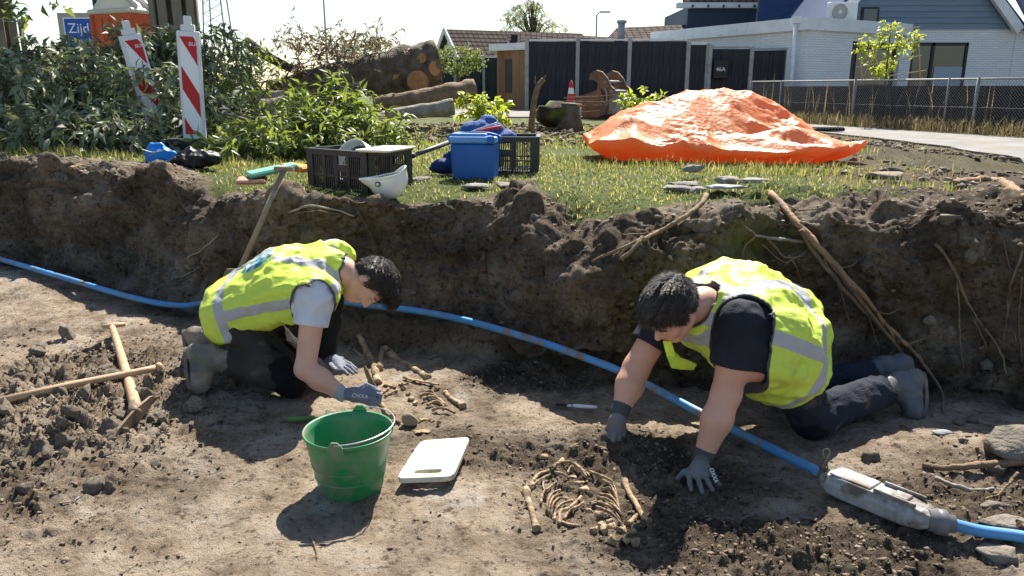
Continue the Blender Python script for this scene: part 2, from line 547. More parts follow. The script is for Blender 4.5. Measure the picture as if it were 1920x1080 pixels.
def make_ground():
    step = 0.0115
    xs = np.concatenate([[-400, -150, -60, -30, -16, -10, -8, -7, -6.4, -5.9, -5.5, -5.2], np.arange(-5.0, 3.6, step),
                         np.arange(3.6, 7.0, 0.05), [7.2, 7.6, 8, 9, 10, 12, 16, 24, 40, 80, 180, 400]])
    # rows: floor (coarse behind, fine in view), face, top (fine), far
    fl = np.concatenate([[-0.6, -0.3], np.linspace(0.0, 1.0, 235)])      # 0 = y 1.95, 1 = base
    fa = np.linspace(0, 1, 112)[1:]
    tp = np.cumsum(np.linspace(0.008, 0.028, 150))
    far = np.array([0.1, 0.25, 0.45, 0.7, 1.0, 1.4, 1.9, 2.5, 3.2, 4.0, 5, 6.2, 8, 10, 13, 17, 23, 32, 45, 70, 110, 180, 300, 450])
    X = xs[None, :]
    yb = y_base(xs)[None, :]; yr = y_rim(xs)[None, :]
    rows = []; kinds = []
    y0 = 1.9
    for t in fl:
        y = (y0 + (yb - y0) * t) if t >= 0 else np.full_like(yb, y0 + t * 8)
        rows.append((X + 0 * y, y, floor_z(X, y))); kinds.append(0)
    zb = floor_z(X, yb)
    zt = top_z(X, yr)
    for t in fa:
        # profile of the cut face: steep, slightly undercut near the foot
        w = t
        under = np.interp(xs, [-4.4, -2.6, -1.2, -0.6, 0.1, 0.5, 1.4, 2.5], [0.05, 0.10, 0.04, -0.05, 0.10, 0.12, 0.1, 0.08])[None, :]
        y = yb + (yr - yb) * (w ** 1.25) + under * np.sin(math.pi * np.clip(w * 1.6, 0, 1)) * 0.9
        lean = np.interp(xs, [-1.4, -0.9, -0.2, 0.05], [0, 1, 1, 0])[None, :]
        y = y + lean * 0.10 * np.sin(math.pi * w)
        bulge = 0.34 * np.exp(-((xs - 0.46) / 0.36) ** 2) + 0.10 * np.exp(-((xs - 2.0) / 0.3) ** 2) - 0.12 * np.exp(-((xs + 2.6) / 0.5) ** 2) - 0.10 * np.exp(-((xs - 1.45) / 0.3) ** 2)
        y = y - bulge[None, :] * np.sin(math.pi * np.clip(w * 0.95 + 0.05, 0, 1)) ** 0.8
        zz = zb + (zt - zb) * (1 - (1 - w) ** 1.25)
        rows.append((X + 0 * y, y, zz)); kinds.append(1)
    for d in tp:
        y = yr + d
        rows.append((X + 0 * y, y, top_z(X, y))); kinds.append(2)
    yl = yr + tp[-1]
    for d in far:
        y = yl + d + (0 * yl if d < 20 else 0)
        rows.append((X + 0 * y, y, top_z(X, y))); kinds.append(3)
    Vv = np.stack([np.stack([a * np.ones_like(X), b * np.ones_like(X), c * np.ones_like(X)], -1).reshape(-1, 3) for a, b, c in rows])
    nr, nc = len(rows), len(xs)
    K = np.repeat(np.array(kinds), nc).reshape(nr, nc)
    # round the rim and the foot by smoothing across rows
    for _ in range(14):
        S = Vv.copy()
        S[1:-1] = 0.5 * Vv[1:-1] + 0.25 * (Vv[2:] + Vv[:-2])
        m = ((K >= 1) & (K <= 2))[:, :, None]
        Vv = np.where(m, S, Vv)
    A = Vv
    du = np.gradient(A, axis=1); dv = np.gradient(A, axis=0)
    Nn = np.cross(du, dv); Nn /= np.linalg.norm(Nn, axis=2)[..., None] + 1e-12
    p = A.reshape(-1, 3); x, y, z = p[:, 0], p[:, 1], p[:, 2]
    Kf = K.ravel()
    fine = ((x > -5.1) & (x < 3.7) & (y > 1.8) & (Kf < 3)).astype(float)
    ybx = y_base(x); yrx = y_rim(x)
    face = (Kf == 1).astype(float)
    rimd = np.where(Kf >= 2, y - yrx, 9)                 # distance behind the rim on top
    facew = np.maximum(face, np.where(Kf == 2, sstep(0.35, 0.0, rimd), np.where(Kf == 0, sstep(0.25, 0.0, ybx - y), 0)))
    rightrough = np.where(Kf >= 2, sstep(0.7, 1.6, x) * sstep(1.3, 0.5, rimd), 0)
    facew = np.maximum(facew, rightrough * 0.8)
    # where the floor is loose and cloddy
    cl = np.zeros_like(x)
    for (cx, cy, rx, ry, w, a) in ((-2.1, 3.3, 0.75, 1.05, 1.0, 0.25), (-2.9, 3.0, 0.8, 1.0, 0.9, 0), (0.95, 2.25, 0.75, 0.28, 0.9, -0.1), (0.35, 2.95, 0.55, 0.28, 0.75, 0),
                               (0.1, 2.55, 0.25, 0.45, 0.35, 0), (1.9, 2.45, 0.6, 0.45, 0.8, 0), (0.6, 2.6, 0.45, 0.5, 0.6, 0), (-0.35, 3.1, 0.45, 0.2, 0.5, 0), (0.05, 3.85, 0.4, 0.25, 0.8, 0)):
        cl = np.maximum(cl, bumpat(x, y, cx, cy, rx, ry, w * 1.25, a))
    cl = np.clip(cl + 0.55 * fbm(p, 2.3, 3) * (Kf == 0), 0, 1) * (Kf == 0)
    nz = np.zeros_like(x)
    m = (facew > 0.01) & (fine > 0); e = p[m]
    nz[m] += (0.15 * fbm(e, 1.9, 2, off=5) + 0.10 * fbm(e, 4.5, 3, 0.5, off=9, billow=True) + 0.036 * (0.35 + sstep(-0.1, 0.3, fbm(e, 2.5, 2, off=77))) * fbm(e, 13, 4, 0.62, off=2, billow=True)) * facew[m]
    m = (Kf == 0) & (fine > 0); e = p[m]
    nz[m] += (0.016 * fbm(e, 2.2, 2, off=31) + 0.008 * fbm(e, 9, 2, 0.6, off=3) + 0.008 * fbm(e, 30, 2, 0.6, off=8, billow=True)) * (1 - facew[m] * 0.5)
    m = (cl > 0.02) & (fine > 0); e = p[m]
    c1 = fbm(e, 10, 3, 0.6, off=12, billow=True); c2 = fbm(e, 26, 3, 0.6, off=22, billow=True)
    heap = bumpat(e[:, 0], e[:, 1], -2.2, 3.3, 0.8, 1.1, 1.0)
    nz[m] += (0.05 * np.maximum(c1, -0.15) + 0.026 * c2) * cl[m] * (1 + 0.9 * heap)
    m = (Kf == 2) & (fine > 0); e = p[m]
    nz[m] += (0.02 * fbm(e, 3.1, 2, off=41) + 0.008 * fbm(e, 14, 2, 0.6, off=51)) * (1 - facew[m])
    nz *= fine
    q = p + Nn.reshape(-1, 3) * nz[:, None]
    i = np.arange(nr * nc).reshape(nr, nc)
    F = np.stack([i[:-1, :-1], i[:-1, 1:], i[1:, 1:], i[1:, :-1]], -1).reshape(-1, 4)
    me = np_mesh('ground', q, F)
    turfn = fbm(p, 3.0, 3, off=61)
    turf = np.where(Kf >= 2, sstep(0.10, 0.4, rimd + 0.35 * turfn - 0.25 * sstep(0.7, 1.5, x) * sstep(0.8, 0.2, rimd) - 0.2 * sstep(-2.0, -2.6, x) * sstep(-5.5, -4.5, x)), 0)
    turf = turf * (1 - sstep(1.9, 2.6, x) * (0.6 + 0.4 * sstep(6.3, 5.7, y)))
    far_soil = sstep(9.5, 12.0, y) * sstep(4.0, 1.0, x)
    turf = turf * (1 - 0.45 * far_soil * (turfn > -0.1))
    turf = np.where(y > 26, 1.0, turf)
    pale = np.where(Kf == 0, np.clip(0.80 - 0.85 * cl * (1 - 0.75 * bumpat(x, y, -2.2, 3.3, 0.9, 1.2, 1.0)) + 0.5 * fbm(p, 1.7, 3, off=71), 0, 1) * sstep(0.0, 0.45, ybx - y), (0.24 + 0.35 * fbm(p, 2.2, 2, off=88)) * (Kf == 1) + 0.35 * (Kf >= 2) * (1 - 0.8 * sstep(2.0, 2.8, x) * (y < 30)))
    moss = np.where((Kf == 1) | (Kf == 2), bumpat(x, z, 1.32, 0.72, 0.3, 0.16, 1.0) * (y < 4.6), 0)
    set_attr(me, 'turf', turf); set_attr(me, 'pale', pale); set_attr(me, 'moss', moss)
    return me, q.reshape(nr, nc, 3), K, turf.reshape(nr, nc), cl.reshape(nr, nc), Nn

def ground_material():
    m = bpy.data.materials.new('soil_and_turf'); m.use_nodes = True
    nt = m.node_tree; N = nt.nodes; L = nt.links; N.clear()
    out = N.new('ShaderNodeOutputMaterial'); b = N.new('ShaderNodeBsdfPrincipled')
    b.inputs['Roughness'].default_value = 0.95; b.inputs['Specular IOR Level'].default_value = 0.15
    L.new(b.outputs['BSDF'], out.inputs['Surface'])
    tc = N.new('ShaderNodeTexCoord')
    def noise(s, d=8, r=0.6):
        n = N.new('ShaderNodeTexNoise'); n.inputs['Scale'].default_value = s; n.inputs['Detail'].default_value = d; n.inputs['Roughness'].default_value = r
        L.new(tc.outputs['Object'], n.inputs['Vector']); return n
    def ramp(src, stops):
        r = N.new('ShaderNodeValToRGB'); els = r.color_ramp.elements
        while len(els) < len(stops): els.new(0.5)
        for e, (p_, c) in zip(els, stops): e.position = p_; e.color = (*c, 1)
        L.new(src, r.inputs['Fac']); return r
    def mix(f, a, b_):
        x = N.new('ShaderNodeMix'); x.data_type = 'RGBA'
        L.new(f, x.inputs[0])
        for s, q in ((6, a), (7, b_)):
            if isinstance(q, tuple): x.inputs[s].default_value = (*q, 1)
            else: L.new(q, x.inputs[s])
        return x.outputs[2]
    n1 = noise(5, 10, 0.65); n2 = noise(38, 6, 0.7); n3 = noise(1.3, 4)
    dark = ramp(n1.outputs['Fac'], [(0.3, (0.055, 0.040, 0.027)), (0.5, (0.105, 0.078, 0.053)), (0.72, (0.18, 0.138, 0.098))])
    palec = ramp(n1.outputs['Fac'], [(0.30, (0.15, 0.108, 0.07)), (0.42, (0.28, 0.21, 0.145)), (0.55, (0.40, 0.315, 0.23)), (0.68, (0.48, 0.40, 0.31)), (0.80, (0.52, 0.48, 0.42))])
    at = N.new('ShaderNodeAttribute'); at.attribute_name = 'pale'
    ad = N.new('ShaderNodeMath'); ad.operation = 'MULTIPLY_ADD'; ad.inputs[1].default_value = 0.5; 
    L.new(n2.outputs['Fac'], ad.inputs[0]); L.new(at.outputs['Fac'], ad.inputs[2])
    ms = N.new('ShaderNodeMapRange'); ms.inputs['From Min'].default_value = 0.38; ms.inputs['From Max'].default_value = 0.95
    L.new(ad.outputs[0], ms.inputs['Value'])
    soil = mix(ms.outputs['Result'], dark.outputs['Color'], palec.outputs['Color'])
    # chalky grey-white patches in the clay
    n8 = noise(2.6, 9, 0.7); wp = ramp(n8.outputs['Fac'], [(0.56, (0, 0, 0)), (0.70, (0.75, 0.75, 0.75))]); wm = N.new('ShaderNodeMath'); wm.operation = 'MULTIPLY'; L.new(wp.outputs['Color'], wm.inputs[0]); L.new(ms.outputs['Result'], wm.inputs[1])
    soil = mix(wm.outputs[0], soil, (0.50, 0.47, 0.42))
    # fine dark crumbs
    n7 = noise(16, 8, 0.75)
    sp0 = ramp(n7.outputs['Fac'], [(0.37, (0.34, 0.31, 0.29)), (0.45, (1, 1, 1))])
    sp1 = ramp(n2.outputs['Fac'], [(0.33, (0.40, 0.37, 0.35)), (0.44, (1, 1, 1))])
    spm = N.new('ShaderNodeMix'); spm.data_type = 'RGBA'; spm.blend_type = 'MULTIPLY'; spm.inputs[0].default_value = 1.0; L.new(sp0.outputs['Color'], spm.inputs[6]); L.new(sp1.outputs['Color'], spm.inputs[7])
    mul = N.new('ShaderNodeMix'); mul.data_type = 'RGBA'; mul.blend_type = 'MULTIPLY'; mul.inputs[0].default_value = 1.0
    L.new(soil, mul.inputs[6]); L.new(spm.outputs[2], mul.inputs[7])
    n4 = noise(60, 4)
    gr = ramp(n4.outputs['Fac'], [(0.3, (0.055, 0.075, 0.02)), (0.55, (0.10, 0.125, 0.035)), (0.8, (0.19, 0.17, 0.08))])
    tf = N.new('ShaderNodeAttribute'); tf.attribute_name = 'turf'
    t2 = N.new('ShaderNodeMath'); t2.operation = 'MULTIPLY_ADD'; t2.inputs[1].default_value = 0.5
    L.new(n4.outputs['Fac'], t2.inputs[0]); L.new(tf.outputs['Fac'], t2.inputs[2])
    t3 = N.new('ShaderNodeMapRange'); t3.inputs['From Min'].default_value = 0.55; t3.inputs['From Max'].default_value = 0.95
    L.new(t2.outputs[0], t3.inputs['Value'])
    c = mix(t3.outputs['Result'], mul.outputs[2], gr.outputs['Color'])
    mo = N.new('ShaderNodeAttribute'); mo.attribute_name = 'moss'
    m2 = N.new('ShaderNodeMath'); m2.operation = 'MULTIPLY'; L.new(mo.outputs['Fac'], m2.inputs[0]); L.new(n1.outputs['Fac'], m2.inputs[1])
    m3 = N.new('ShaderNodeMapRange'); m3.inputs['From Min'].default_value = 0.2; m3.inputs['From Max'].default_value = 0.6
    L.new(m2.outputs[0], m3.inputs['Value'])
    c = mix(m3.outputs['Result'], c, (0.12, 0.13, 0.025))
    L.new(c, b.inputs['Base Color'])
    n5 = noise(70, 8, 0.75); n6 = noise(220, 3, 0.6)
    sm = N.new('ShaderNodeMath'); sm.operation = 'MULTIPLY_ADD'; sm.inputs[1].default_value = 0.35
    L.new(n6.outputs['Fac'], sm.inputs[0]); L.new(n5.outputs['Fac'], sm.inputs[2])
    bp = N.new('ShaderNodeBump'); bp.inputs['Strength'].default_value = 1.0; bp.inputs['Distance'].default_value = 0.022
    L.new(sm.outputs[0], bp.inputs['Height']); L.new(bp.outputs['Normal'], b.inputs['Normal'])
    return m
SOIL = ground_material()
g_me, GV, GK, GT, GC, GN = make_ground()
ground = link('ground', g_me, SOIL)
tag(ground, kind='structure')
from mathutils.bvhtree import BVHTree
_bv = None
def surf(x, y, top=3.0):
    """height of the built ground under (x, y)"""
    global _bv
    if _bv is None:
        s = GV[::2, ::2]
        r, c = s.shape[:2]; i = np.arange(r * c).reshape(r, c)
        F_ = np.stack([i[:-1, :-1], i[:-1, 1:], i[1:, 1:], i[1:, :-1]], -1).reshape(-1, 4)
        _bv = BVHTree.FromPolygons(s.reshape(-1, 3).tolist(), F_.tolist())
    h = _bv.ray_cast(Vector((float(x), float(y), top)), Vector((0, 0, -1)))
    return h[0].z if h[0] is not None else float(ground_z(x, y))
# ================================================================== road
def road_z(x, y): return top_z(x, y) + 0.03
def make_road():
    # left edge sweeps from the cut on the right round to the far left
    le = spline([(6.05, 8.0), (6.2, 9.6), (6.35, 13.0), (5.3, 15.6), (2.6, 17.0), (0.0, 17.6), (-6, 18.4), (-20, 19.5)], 60)
    re = spline([(12.5, 8.0), (12.0, 10.0), (10.2, 14.0), (8.0, 20.5), (5.0, 22.7), (0.0, 23.2), (-8, 24.5), (-22, 26.0)], 60)
    nv = 24; V = []; n = len(le)
    rng = np.random.default_rng(5)
    jag = 0.05 * rng.normal(size=n)
    for i in range(n):
        for k in range(nv):
            t = k / (nv - 1); q = le[i] * (1 - t) + re[i] * t
            if k == 0: q = q + jag[i]
            V.append((q[0], q[1], float(road_z(q[0], q[1])) + 0.012 * math.sin(3 * t)))
    top = len(V)
    F = [(i * nv + k, i * nv + k + 1, (i + 1) * nv + k + 1, (i + 1) * nv + k) for i in range(n - 1) for k in range(nv - 1)]
    for i in range(n):                                # broken edge of the asphalt layer
        v = V[i * nv]; V.append((v[0] + 0.03, v[1], v[2] - 0.16))
    F += [(i * nv, (i + 1) * nv, top + i + 1, top + i) for i in range(n - 1)]
    s0 = len(V)
    for k in range(nv): v = V[k]; V.append((v[0], v[1], v[2] - 0.16))
    F += [(k, s0 + k, s0 + k + 1, k + 1) for k in range(nv - 1)]
    b = MB(); b.add(V, F)
    return b.build('road', mat('asphalt', (0.16, 0.155, 0.15), 0.85, (0.24, 0.23, 0.215), 1.5, 0.5, 90, dirt=(0.20, 0.165, 0.12), dirt_amt=0.6, dscale=1.6))
tag(make_road(), kind='structure')

# ================================================================== houses and fences in the back
WHITE = mat('white_paint', (0.78, 0.79, 0.80), 0.55, (0.70, 0.71, 0.72), 3, dirt=(0.5, 0.5, 0.48), dirt_amt=0.15)
def brick_mat():
    m = bpy.data.materials.new('white_painted_brick'); m.use_nodes = True
    N = m.node_tree.nodes; L = m.node_tree.links; b = N['Principled BSDF']
    b.inputs['Roughness'].default_value = 0.7
    tc = N.new('ShaderNodeTexCoord'); mp = N.new('ShaderNodeMapping'); mp.inputs['Rotation'].default_value = (math.pi / 2, 0, 0)
    br = N.new('ShaderNodeTexBrick'); br.inputs['Scale'].default_value = 1.0
    br.inputs['Color1'].default_value = (0.80, 0.81, 0.82, 1); br.inputs['Color2'].default_value = (0.74, 0.75, 0.77, 1); br.inputs['Mortar'].default_value = (0.62, 0.63, 0.65, 1)
    br.inputs['Mortar Size'].default_value = 0.006; br.inputs['Brick Width'].default_value = 0.22; br.inputs['Row Height'].default_value = 0.065
    L.new(tc.outputs['Object'], mp.inputs['Vector']); L.new(mp.outputs['Vector'], br.inputs['Vector'])
    L.new(br.outputs['Color'], b.inputs['Base Color'])
    bp = N.new('ShaderNodeBump'); bp.inputs['Distance'].default_value = 0.008; bp.invert = True
    L.new(br.outputs['Fac'], bp.inputs['Height']); L.new(bp.outputs['Normal'], b.inputs['Normal'])
    return m
BRICK = brick_mat()
DARKFRAME = mat('dark_window_frame', (0.02, 0.022, 0.025), 0.4)
GLASS = mat('window_glass', (0.02, 0.025, 0.03), 0.04, spec=0.8)
NAVY = mat('navy_cladding', (0.028, 0.045, 0.085), 0.6, (0.035, 0.055, 0.10), 2)
BLUESLATE = mat('navy_slate', (0.022, 0.045, 0.11), 0.45, (0.03, 0.06, 0.14), 3, 0.3, 12, stretch=(1, 1, 6))
SIDING = mat('blue_grey_siding', (0.16, 0.22, 0.29), 0.6, (0.20, 0.26, 0.33), 4, stretch=(0.3, 1, 6))
TILE = mat('roof_tiles', (0.10, 0.075, 0.06), 0.75, (0.16, 0.12, 0.10), 6)
def tile_mat():
    m = bpy.data.materials.new('pantiles'); m.use_nodes = True
    N = m.node_tree.nodes; L = m.node_tree.links; b = N['Principled BSDF']; b.inputs['Roughness'].default_value = 0.95; b.inputs['Specular IOR Level'].default_value = 0.1
    tc = N.new('ShaderNodeTexCoord')
    br = N.new('ShaderNodeTexBrick'); br.offset = 0.0
    br.inputs['Scale'].default_value = 1.0
    br.inputs['Color1'].default_value = (0.085, 0.06, 0.052, 1); br.inputs['Color2'].default_value = (0.125, 0.09, 0.075, 1); br.inputs['Mortar'].default_value = (0.025, 0.02, 0.018, 1)
    br.inputs['Mortar Size'].default_value = 0.03; br.inputs['Brick Width'].default_value = 0.28; br.inputs['Row Height'].default_value = 0.33
    L.new(tc.outputs['UV'], br.inputs['Vector']); L.new(br.outputs['Color'], b.inputs['Base Color'])
    bp = N.new('ShaderNodeBump'); bp.inputs['Distance'].default_value = 0.03; bp.invert = True
    L.new(br.outputs['Fac'], bp.inputs['Height']); L.new(bp.outputs['Normal'], b.inputs['Normal'])
    return m
PANTILE = tile_mat()
def roof_plane(name, a, b, c, d, parent, material=None, th=0.12, tiles=True):
    """roof slope a-b (eave) c-d (ridge, above b and a) with courses of tiles as steps"""
    a, b, c, d = [np.asarray(q, float) for q in (a, b, c, d)]
    mb = MB(); n = np.cross(b - a, d - a); n /= np.linalg.norm(n)
    if n[2] < 0: n = -n
    ln = np.linalg.norm(d - a); rows = max(2, int(ln / 0.33)) if tiles else 1
    for i in range(rows):
        t0, t1 = i / rows, (i + 1) / rows
        p = [a + (d - a) * t0, b + (c - b) * t0, b + (c - b) * t1, a + (d - a) * t1]
        up = n * 0.022 if tiles else n * 0.02
        V = [p[0] + up, p[1] + up, p[2] + n * 0.008, p[3] + n * 0.008, p[0] - n * th, p[1] - n * th, p[2] - n * th, p[3] - n * th]
        mb.add(V, [(0, 1, 2, 3), (4, 7, 6, 5), (0, 4, 5, 1), (1, 5, 6, 2), (3, 2, 6, 7), (0, 3, 7, 4)])
    o = mb.build(name, material or PANTILE, parent)
    me = o.data; uv = me.uv_layers.new(name='UVMap')
    e1 = (b - a) / np.linalg.norm(b - a); e2 = (d - a) / ln
    for lp in me.loops:
        v = np.array(me.vertices[lp.vertex_index].co[:]) 
        uv.data[lp.index].uv = (float((v - a) @ e1), float((v - a) @ e2))
    return o

def wall_box(mb, a, b, z0, z1, th, mi=0):
    """upright slab from a to b (plan), thickness th behind the line"""
    a = np.array([a[0], a[1]]); b = np.array([b[0], b[1]]); d = (b - a) / np.linalg.norm(b - a); n = np.array([-d[1], d[0]])
    if n[1] < 0: n = -n
    c = (a + b) / 2 + n * th / 2; l = np.linalg.norm(b - a)
    R = np.array([[d[0], n[0], 0], [d[1], n[1], 0], [0, 0, 1.0]])
    if np.linalg.det(R) < 0: R[:, 1] *= -1
    mb.box((c[0], c[1], (z0 + z1) / 2), (l, th, z1 - z0), R, mi)

def white_house():
    GZ = 0.6
    c0 = D(1513, 100, 22.0); l0 = D(1222, 100, 28.0); r0 = D(1700, 100, 24.5); r1 = D(1990, 100, 24.6)
    t = thing('white_house', 'white painted brick house with flat-roofed front and blue-grey gable', 'house', (c0[0], 24.0, GZ))
    zr = 3.36; zf = 3.03
    # side wall and front wall of the flat-roofed part, with a doorway between piers
    b = MB(); wall_box(b, l0, c0, GZ, zf, 0.25); b.build('side_wall', BRICK, t)
    def on(px): # point on the front wall line under photo column px
        for y in np.linspace(21, 26, 400):
            q = D(px, 100, y)
            f = (r0[0] - c0[0]) * (q[1] - c0[1]) - (r0[1] - c0[1]) * (q[0] - c0[0])
            if f >= 0: return q
        return q
    d0, d1 = on(1597), on(1688)
    b = MB(); wall_box(b, c0, d0, GZ, zf, 0.25); wall_box(b, d0, d1, 2.80, zf, 0.25); wall_box(b, d1, r0, GZ, zf, 0.25)
    b.build('front_wall', BRICK, t)
    dd = MB(); off = np.array([0.0, 0.16, 0]); wall_box(dd, d0 + off, d1 + off, GZ, 2.80, 0.06)
    dr = dd.build('door', DARKFRAME, t)
    g = MB(); e = (d1 - d0); wall_box(g, d0 + e * 0.14 + off * 0.85, d1 - e * 0.14 + off * 0.85, GZ + 1.0, 2.6, 0.02); g.build('pane', GLASS, dr)
    # fascia boards and flat roof
    n1 = np.array([-0.10, -0.16, 0])
    for a, c, nm in ((l0 + n1, c0 + n1, 'fascia'), (c0 + n1, r0 + np.array([0.02, -0.16, 0]), 'fascia')):
        b = MB(); wall_box(b, a, c, zf - 0.003, zr, 0.14); b.build(nm, WHITE, t)
    b = MB(); bk = r0 + np.array([0, 3.0, 0]); lk = l0 + np.array([3.0, 6.0, 0])
    b.prism([(q[0], q[1]) for q in (l0, c0, r0, bk, lk)], 0.06, M=Matrix.Translation((0, 0, zr - 0.12)))
    b.build('flat_roof', mat('roofing_felt', (0.06, 0.06, 0.065), 0.9), t)
    p = D(1491, 100, 22.35); b = MB(); b.tube([(p[0] - 0.12, p[1] - 0.2, zr - 0.1), (p[0] - 0.12, p[1] - 0.2, 0.7)], 0.05, 10)
    b.box((p[0] - 0.12, p[1] - 0.2, zr - 0.06), (0.2, 0.16, 0.18)); b.build('downpipe', WHITE, t)
    # gable house
    y = 24.5; zs = 3.22
    X = lambda px: float(D(px, 100, y)[0])
    x0, x1 = X(1540), X(1893); xm = (x0 + x1) / 2; zap = zs + (x1 - x0) / 2 * 1.08
    w0, w1 = X(1709), X(1815); wz0, wz1 = 0.72, 2.84
    b = MB()
    for a, c, z0, z1 in ((r0[0], w0, GZ, zs), (w0, w1, wz1, zs), (w1, x1 + 0.1, GZ, zs)):
        wall_box(b, (a, y), (c, y), z0, z1, 0.25)
    b.build('gable_wall', BRICK, t)
    b = MB(); wall_box(b, (x1 + 0.1, y - 0.02), (x1 + 6, y - 0.02), GZ, 3.4, 0.25); b.build('side_bay_wall', BRICK, t)
    k = 0; z = zs
    while z < zap - 0.3:
        hw0 = (zap - z) / 1.08; hw1 = (zap - z - 0.17) / 1.08; 
        a0, a1 = max(x0 - 0.02, xm - hw0), xm + hw0; b0, b1 = max(x0, xm - hw1), xm + hw1
        mb = MB()
        V = [(a0, y - 0.05, z), (a1, y - 0.05, z), (b1, y - 0.02, z + 0.172), (b0, y - 0.02, z + 0.172), (a0, y + 0.1, z), (a1, y + 0.1, z), (b1, y + 0.1, z + 0.172), (b0, y + 0.1, z + 0.172)]
        mb.add(V, [(0, 1, 2, 3), (4, 7, 6, 5), (0, 4, 5, 1), (3, 2, 6, 7), (1, 5, 6, 2), (0, 3, 7, 4)])
        mb.build('siding_board', SIDING, t); z += 0.17
    for sgn in (-1, 1):
        b = MB(); e = np.array([xm + sgn * (x1 - x0) / 2 + sgn * 0.05, y - 0.22, zs - 0.05]); ap = np.array([xm, y - 0.22, zap + 0.05])
        b.bar(e, ap, 0.16, 0.26, up=(sgn * 0.7, 0, 0.7)); b.build('bargeboard', WHITE, t)
        b2 = MB()
        o = np.array([sgn * 0.18, 0, 0.16]); q = [e + o, ap + o * 0.5, ap + o * 0.5 + (0, 7, 0), e + o + (0, 7, 0)]
        b2.add([*q, *[c - np.array([0, 0, 0.14]) for c in q]], [(0, 1, 2, 3), (4, 7, 6, 5), (0, 4, 5, 1), (1, 5, 6, 2), (2, 6, 7, 3), (3, 7, 4, 0)])
        b2.build('roof', BLUESLATE, t)
    # lower roof running off to the right
    b = MB(); q = [(x1 + 0.2, y - 0.5, 3.35), (x1 + 7, y - 0.5, 3.35), (x1 + 7, y + 2.5, 6.2), (x1 + 0.2, y + 2.5, 6.2)]
    b.add([*q, *[(c[0], c[1], c[2] - 0.15) for c in q]], [(0, 1, 2, 3), (4, 7, 6, 5), (0, 4, 5, 1), (1, 5, 6, 2), (2, 6, 7, 3), (3, 7, 4, 0)]); b.build('side_roof', BLUESLATE, t)
    b = MB(); wall_box(b, (x1 + 0.2, y - 0.62), (x1 + 7, y - 0.62), 3.18, 3.40, 0.12); b.build('gutter_board', WHITE, t)
    # big window
    wf = MB()
    for a, c, z0, z1 in ((w0, w0 + 0.07, wz0, wz1), (w1 - 0.07, w1, wz0, wz1), (w0, w1, wz1 - 0.09, wz1), (w0, w1, wz0, wz0 + 0.08), (w0 + (w1 - w0) * 0.36, w0 + (w1 - w0) * 0.36 + 0.09, wz0, wz1)):
        wf.box(((a + c) / 2, y + 0.06, (z0 + z1) / 2), (c - a, 0.08, z1 - z0))
    fo = wf.build('window', DARKFRAME, t)
    for a, c in ((w0 + 0.07, w0 + (w1 - w0) * 0.36), (w0 + (w1 - w0) * 0.36 + 0.09, w1 - 0.07)):
        b = MB(); b.box(((a + c) / 2, y + 0.07, (wz0 + wz1) / 2), (c - a, 0.02, wz1 - wz0 - 0.17)); b.build('pane', GLASS, fo)
    b = MB(); b.box((w0 + (w1 - w0) * 0.7, y + 0.045, 1.75), ((w1 - w0) * 0.5, 0.012, 0.75)); b.build('pale_panel', mat('pale_blue_grey', (0.35, 0.4, 0.46), 0.8), fo)  # pale blue-grey panel just in front of the wider pane
    # small upper window
    u0, u1 = X(1605), X(1637)
    b = MB(); b.box(((u0 + u1) / 2, y - 0.06, 3.62), (u1 - u0, 0.06, 0.46)); uo = b.build('upper_window', DARKFRAME, t)
    b = MB(); b.box(((u0 + u1) / 2, y - 0.10, 3.62), (u1 - u0 - 0.12, 0.02, 0.34)); b.build('pane', GLASS, uo)
    return t
white_house()
# air conditioner on the flat roof
a = D(1578, 25, 23.6)
t = thing('air_conditioner', 'white outdoor air conditioning unit on the flat roof', 'air conditioner', (a[0], a[1], 3.30))
b = MB(); b.box((a[0], a[1], 3.62), (0.80, 0.3, 0.56), bev=0.02); b.box((a[0] - .3, a[1], 3.32), (0.06, 0.34, 0.06)); b.box((a[0] + .3, a[1], 3.32), (0.06, 0.34, 0.06)); b.build('casing', WHITE, t)
b = MB(); b.lathe([(0.0, 0), (0.21, 0), (0.22, 0.012), (0.20, 0.02)], (a[0] - 0.12, a[1] - 0.157, 3.62), 28, R=np.array([[1, 0, 0], [0, 0, -1], [0, 1, 0.0]])); b.build('fan_grille', mat('fan_grey', (0.42, 0.41, 0.40), 0.7), t)
b = MB(); b.lathe([(0.0, 0.024), (0.06, 0.024), (0.06, 0.0)], (a[0] - 0.12, a[1] - 0.157, 3.62), 16, R=np.array([[1, 0, 0], [0, 0, -1], [0, 1, 0.0]])); b.build('fan_hub', WHITE, t)

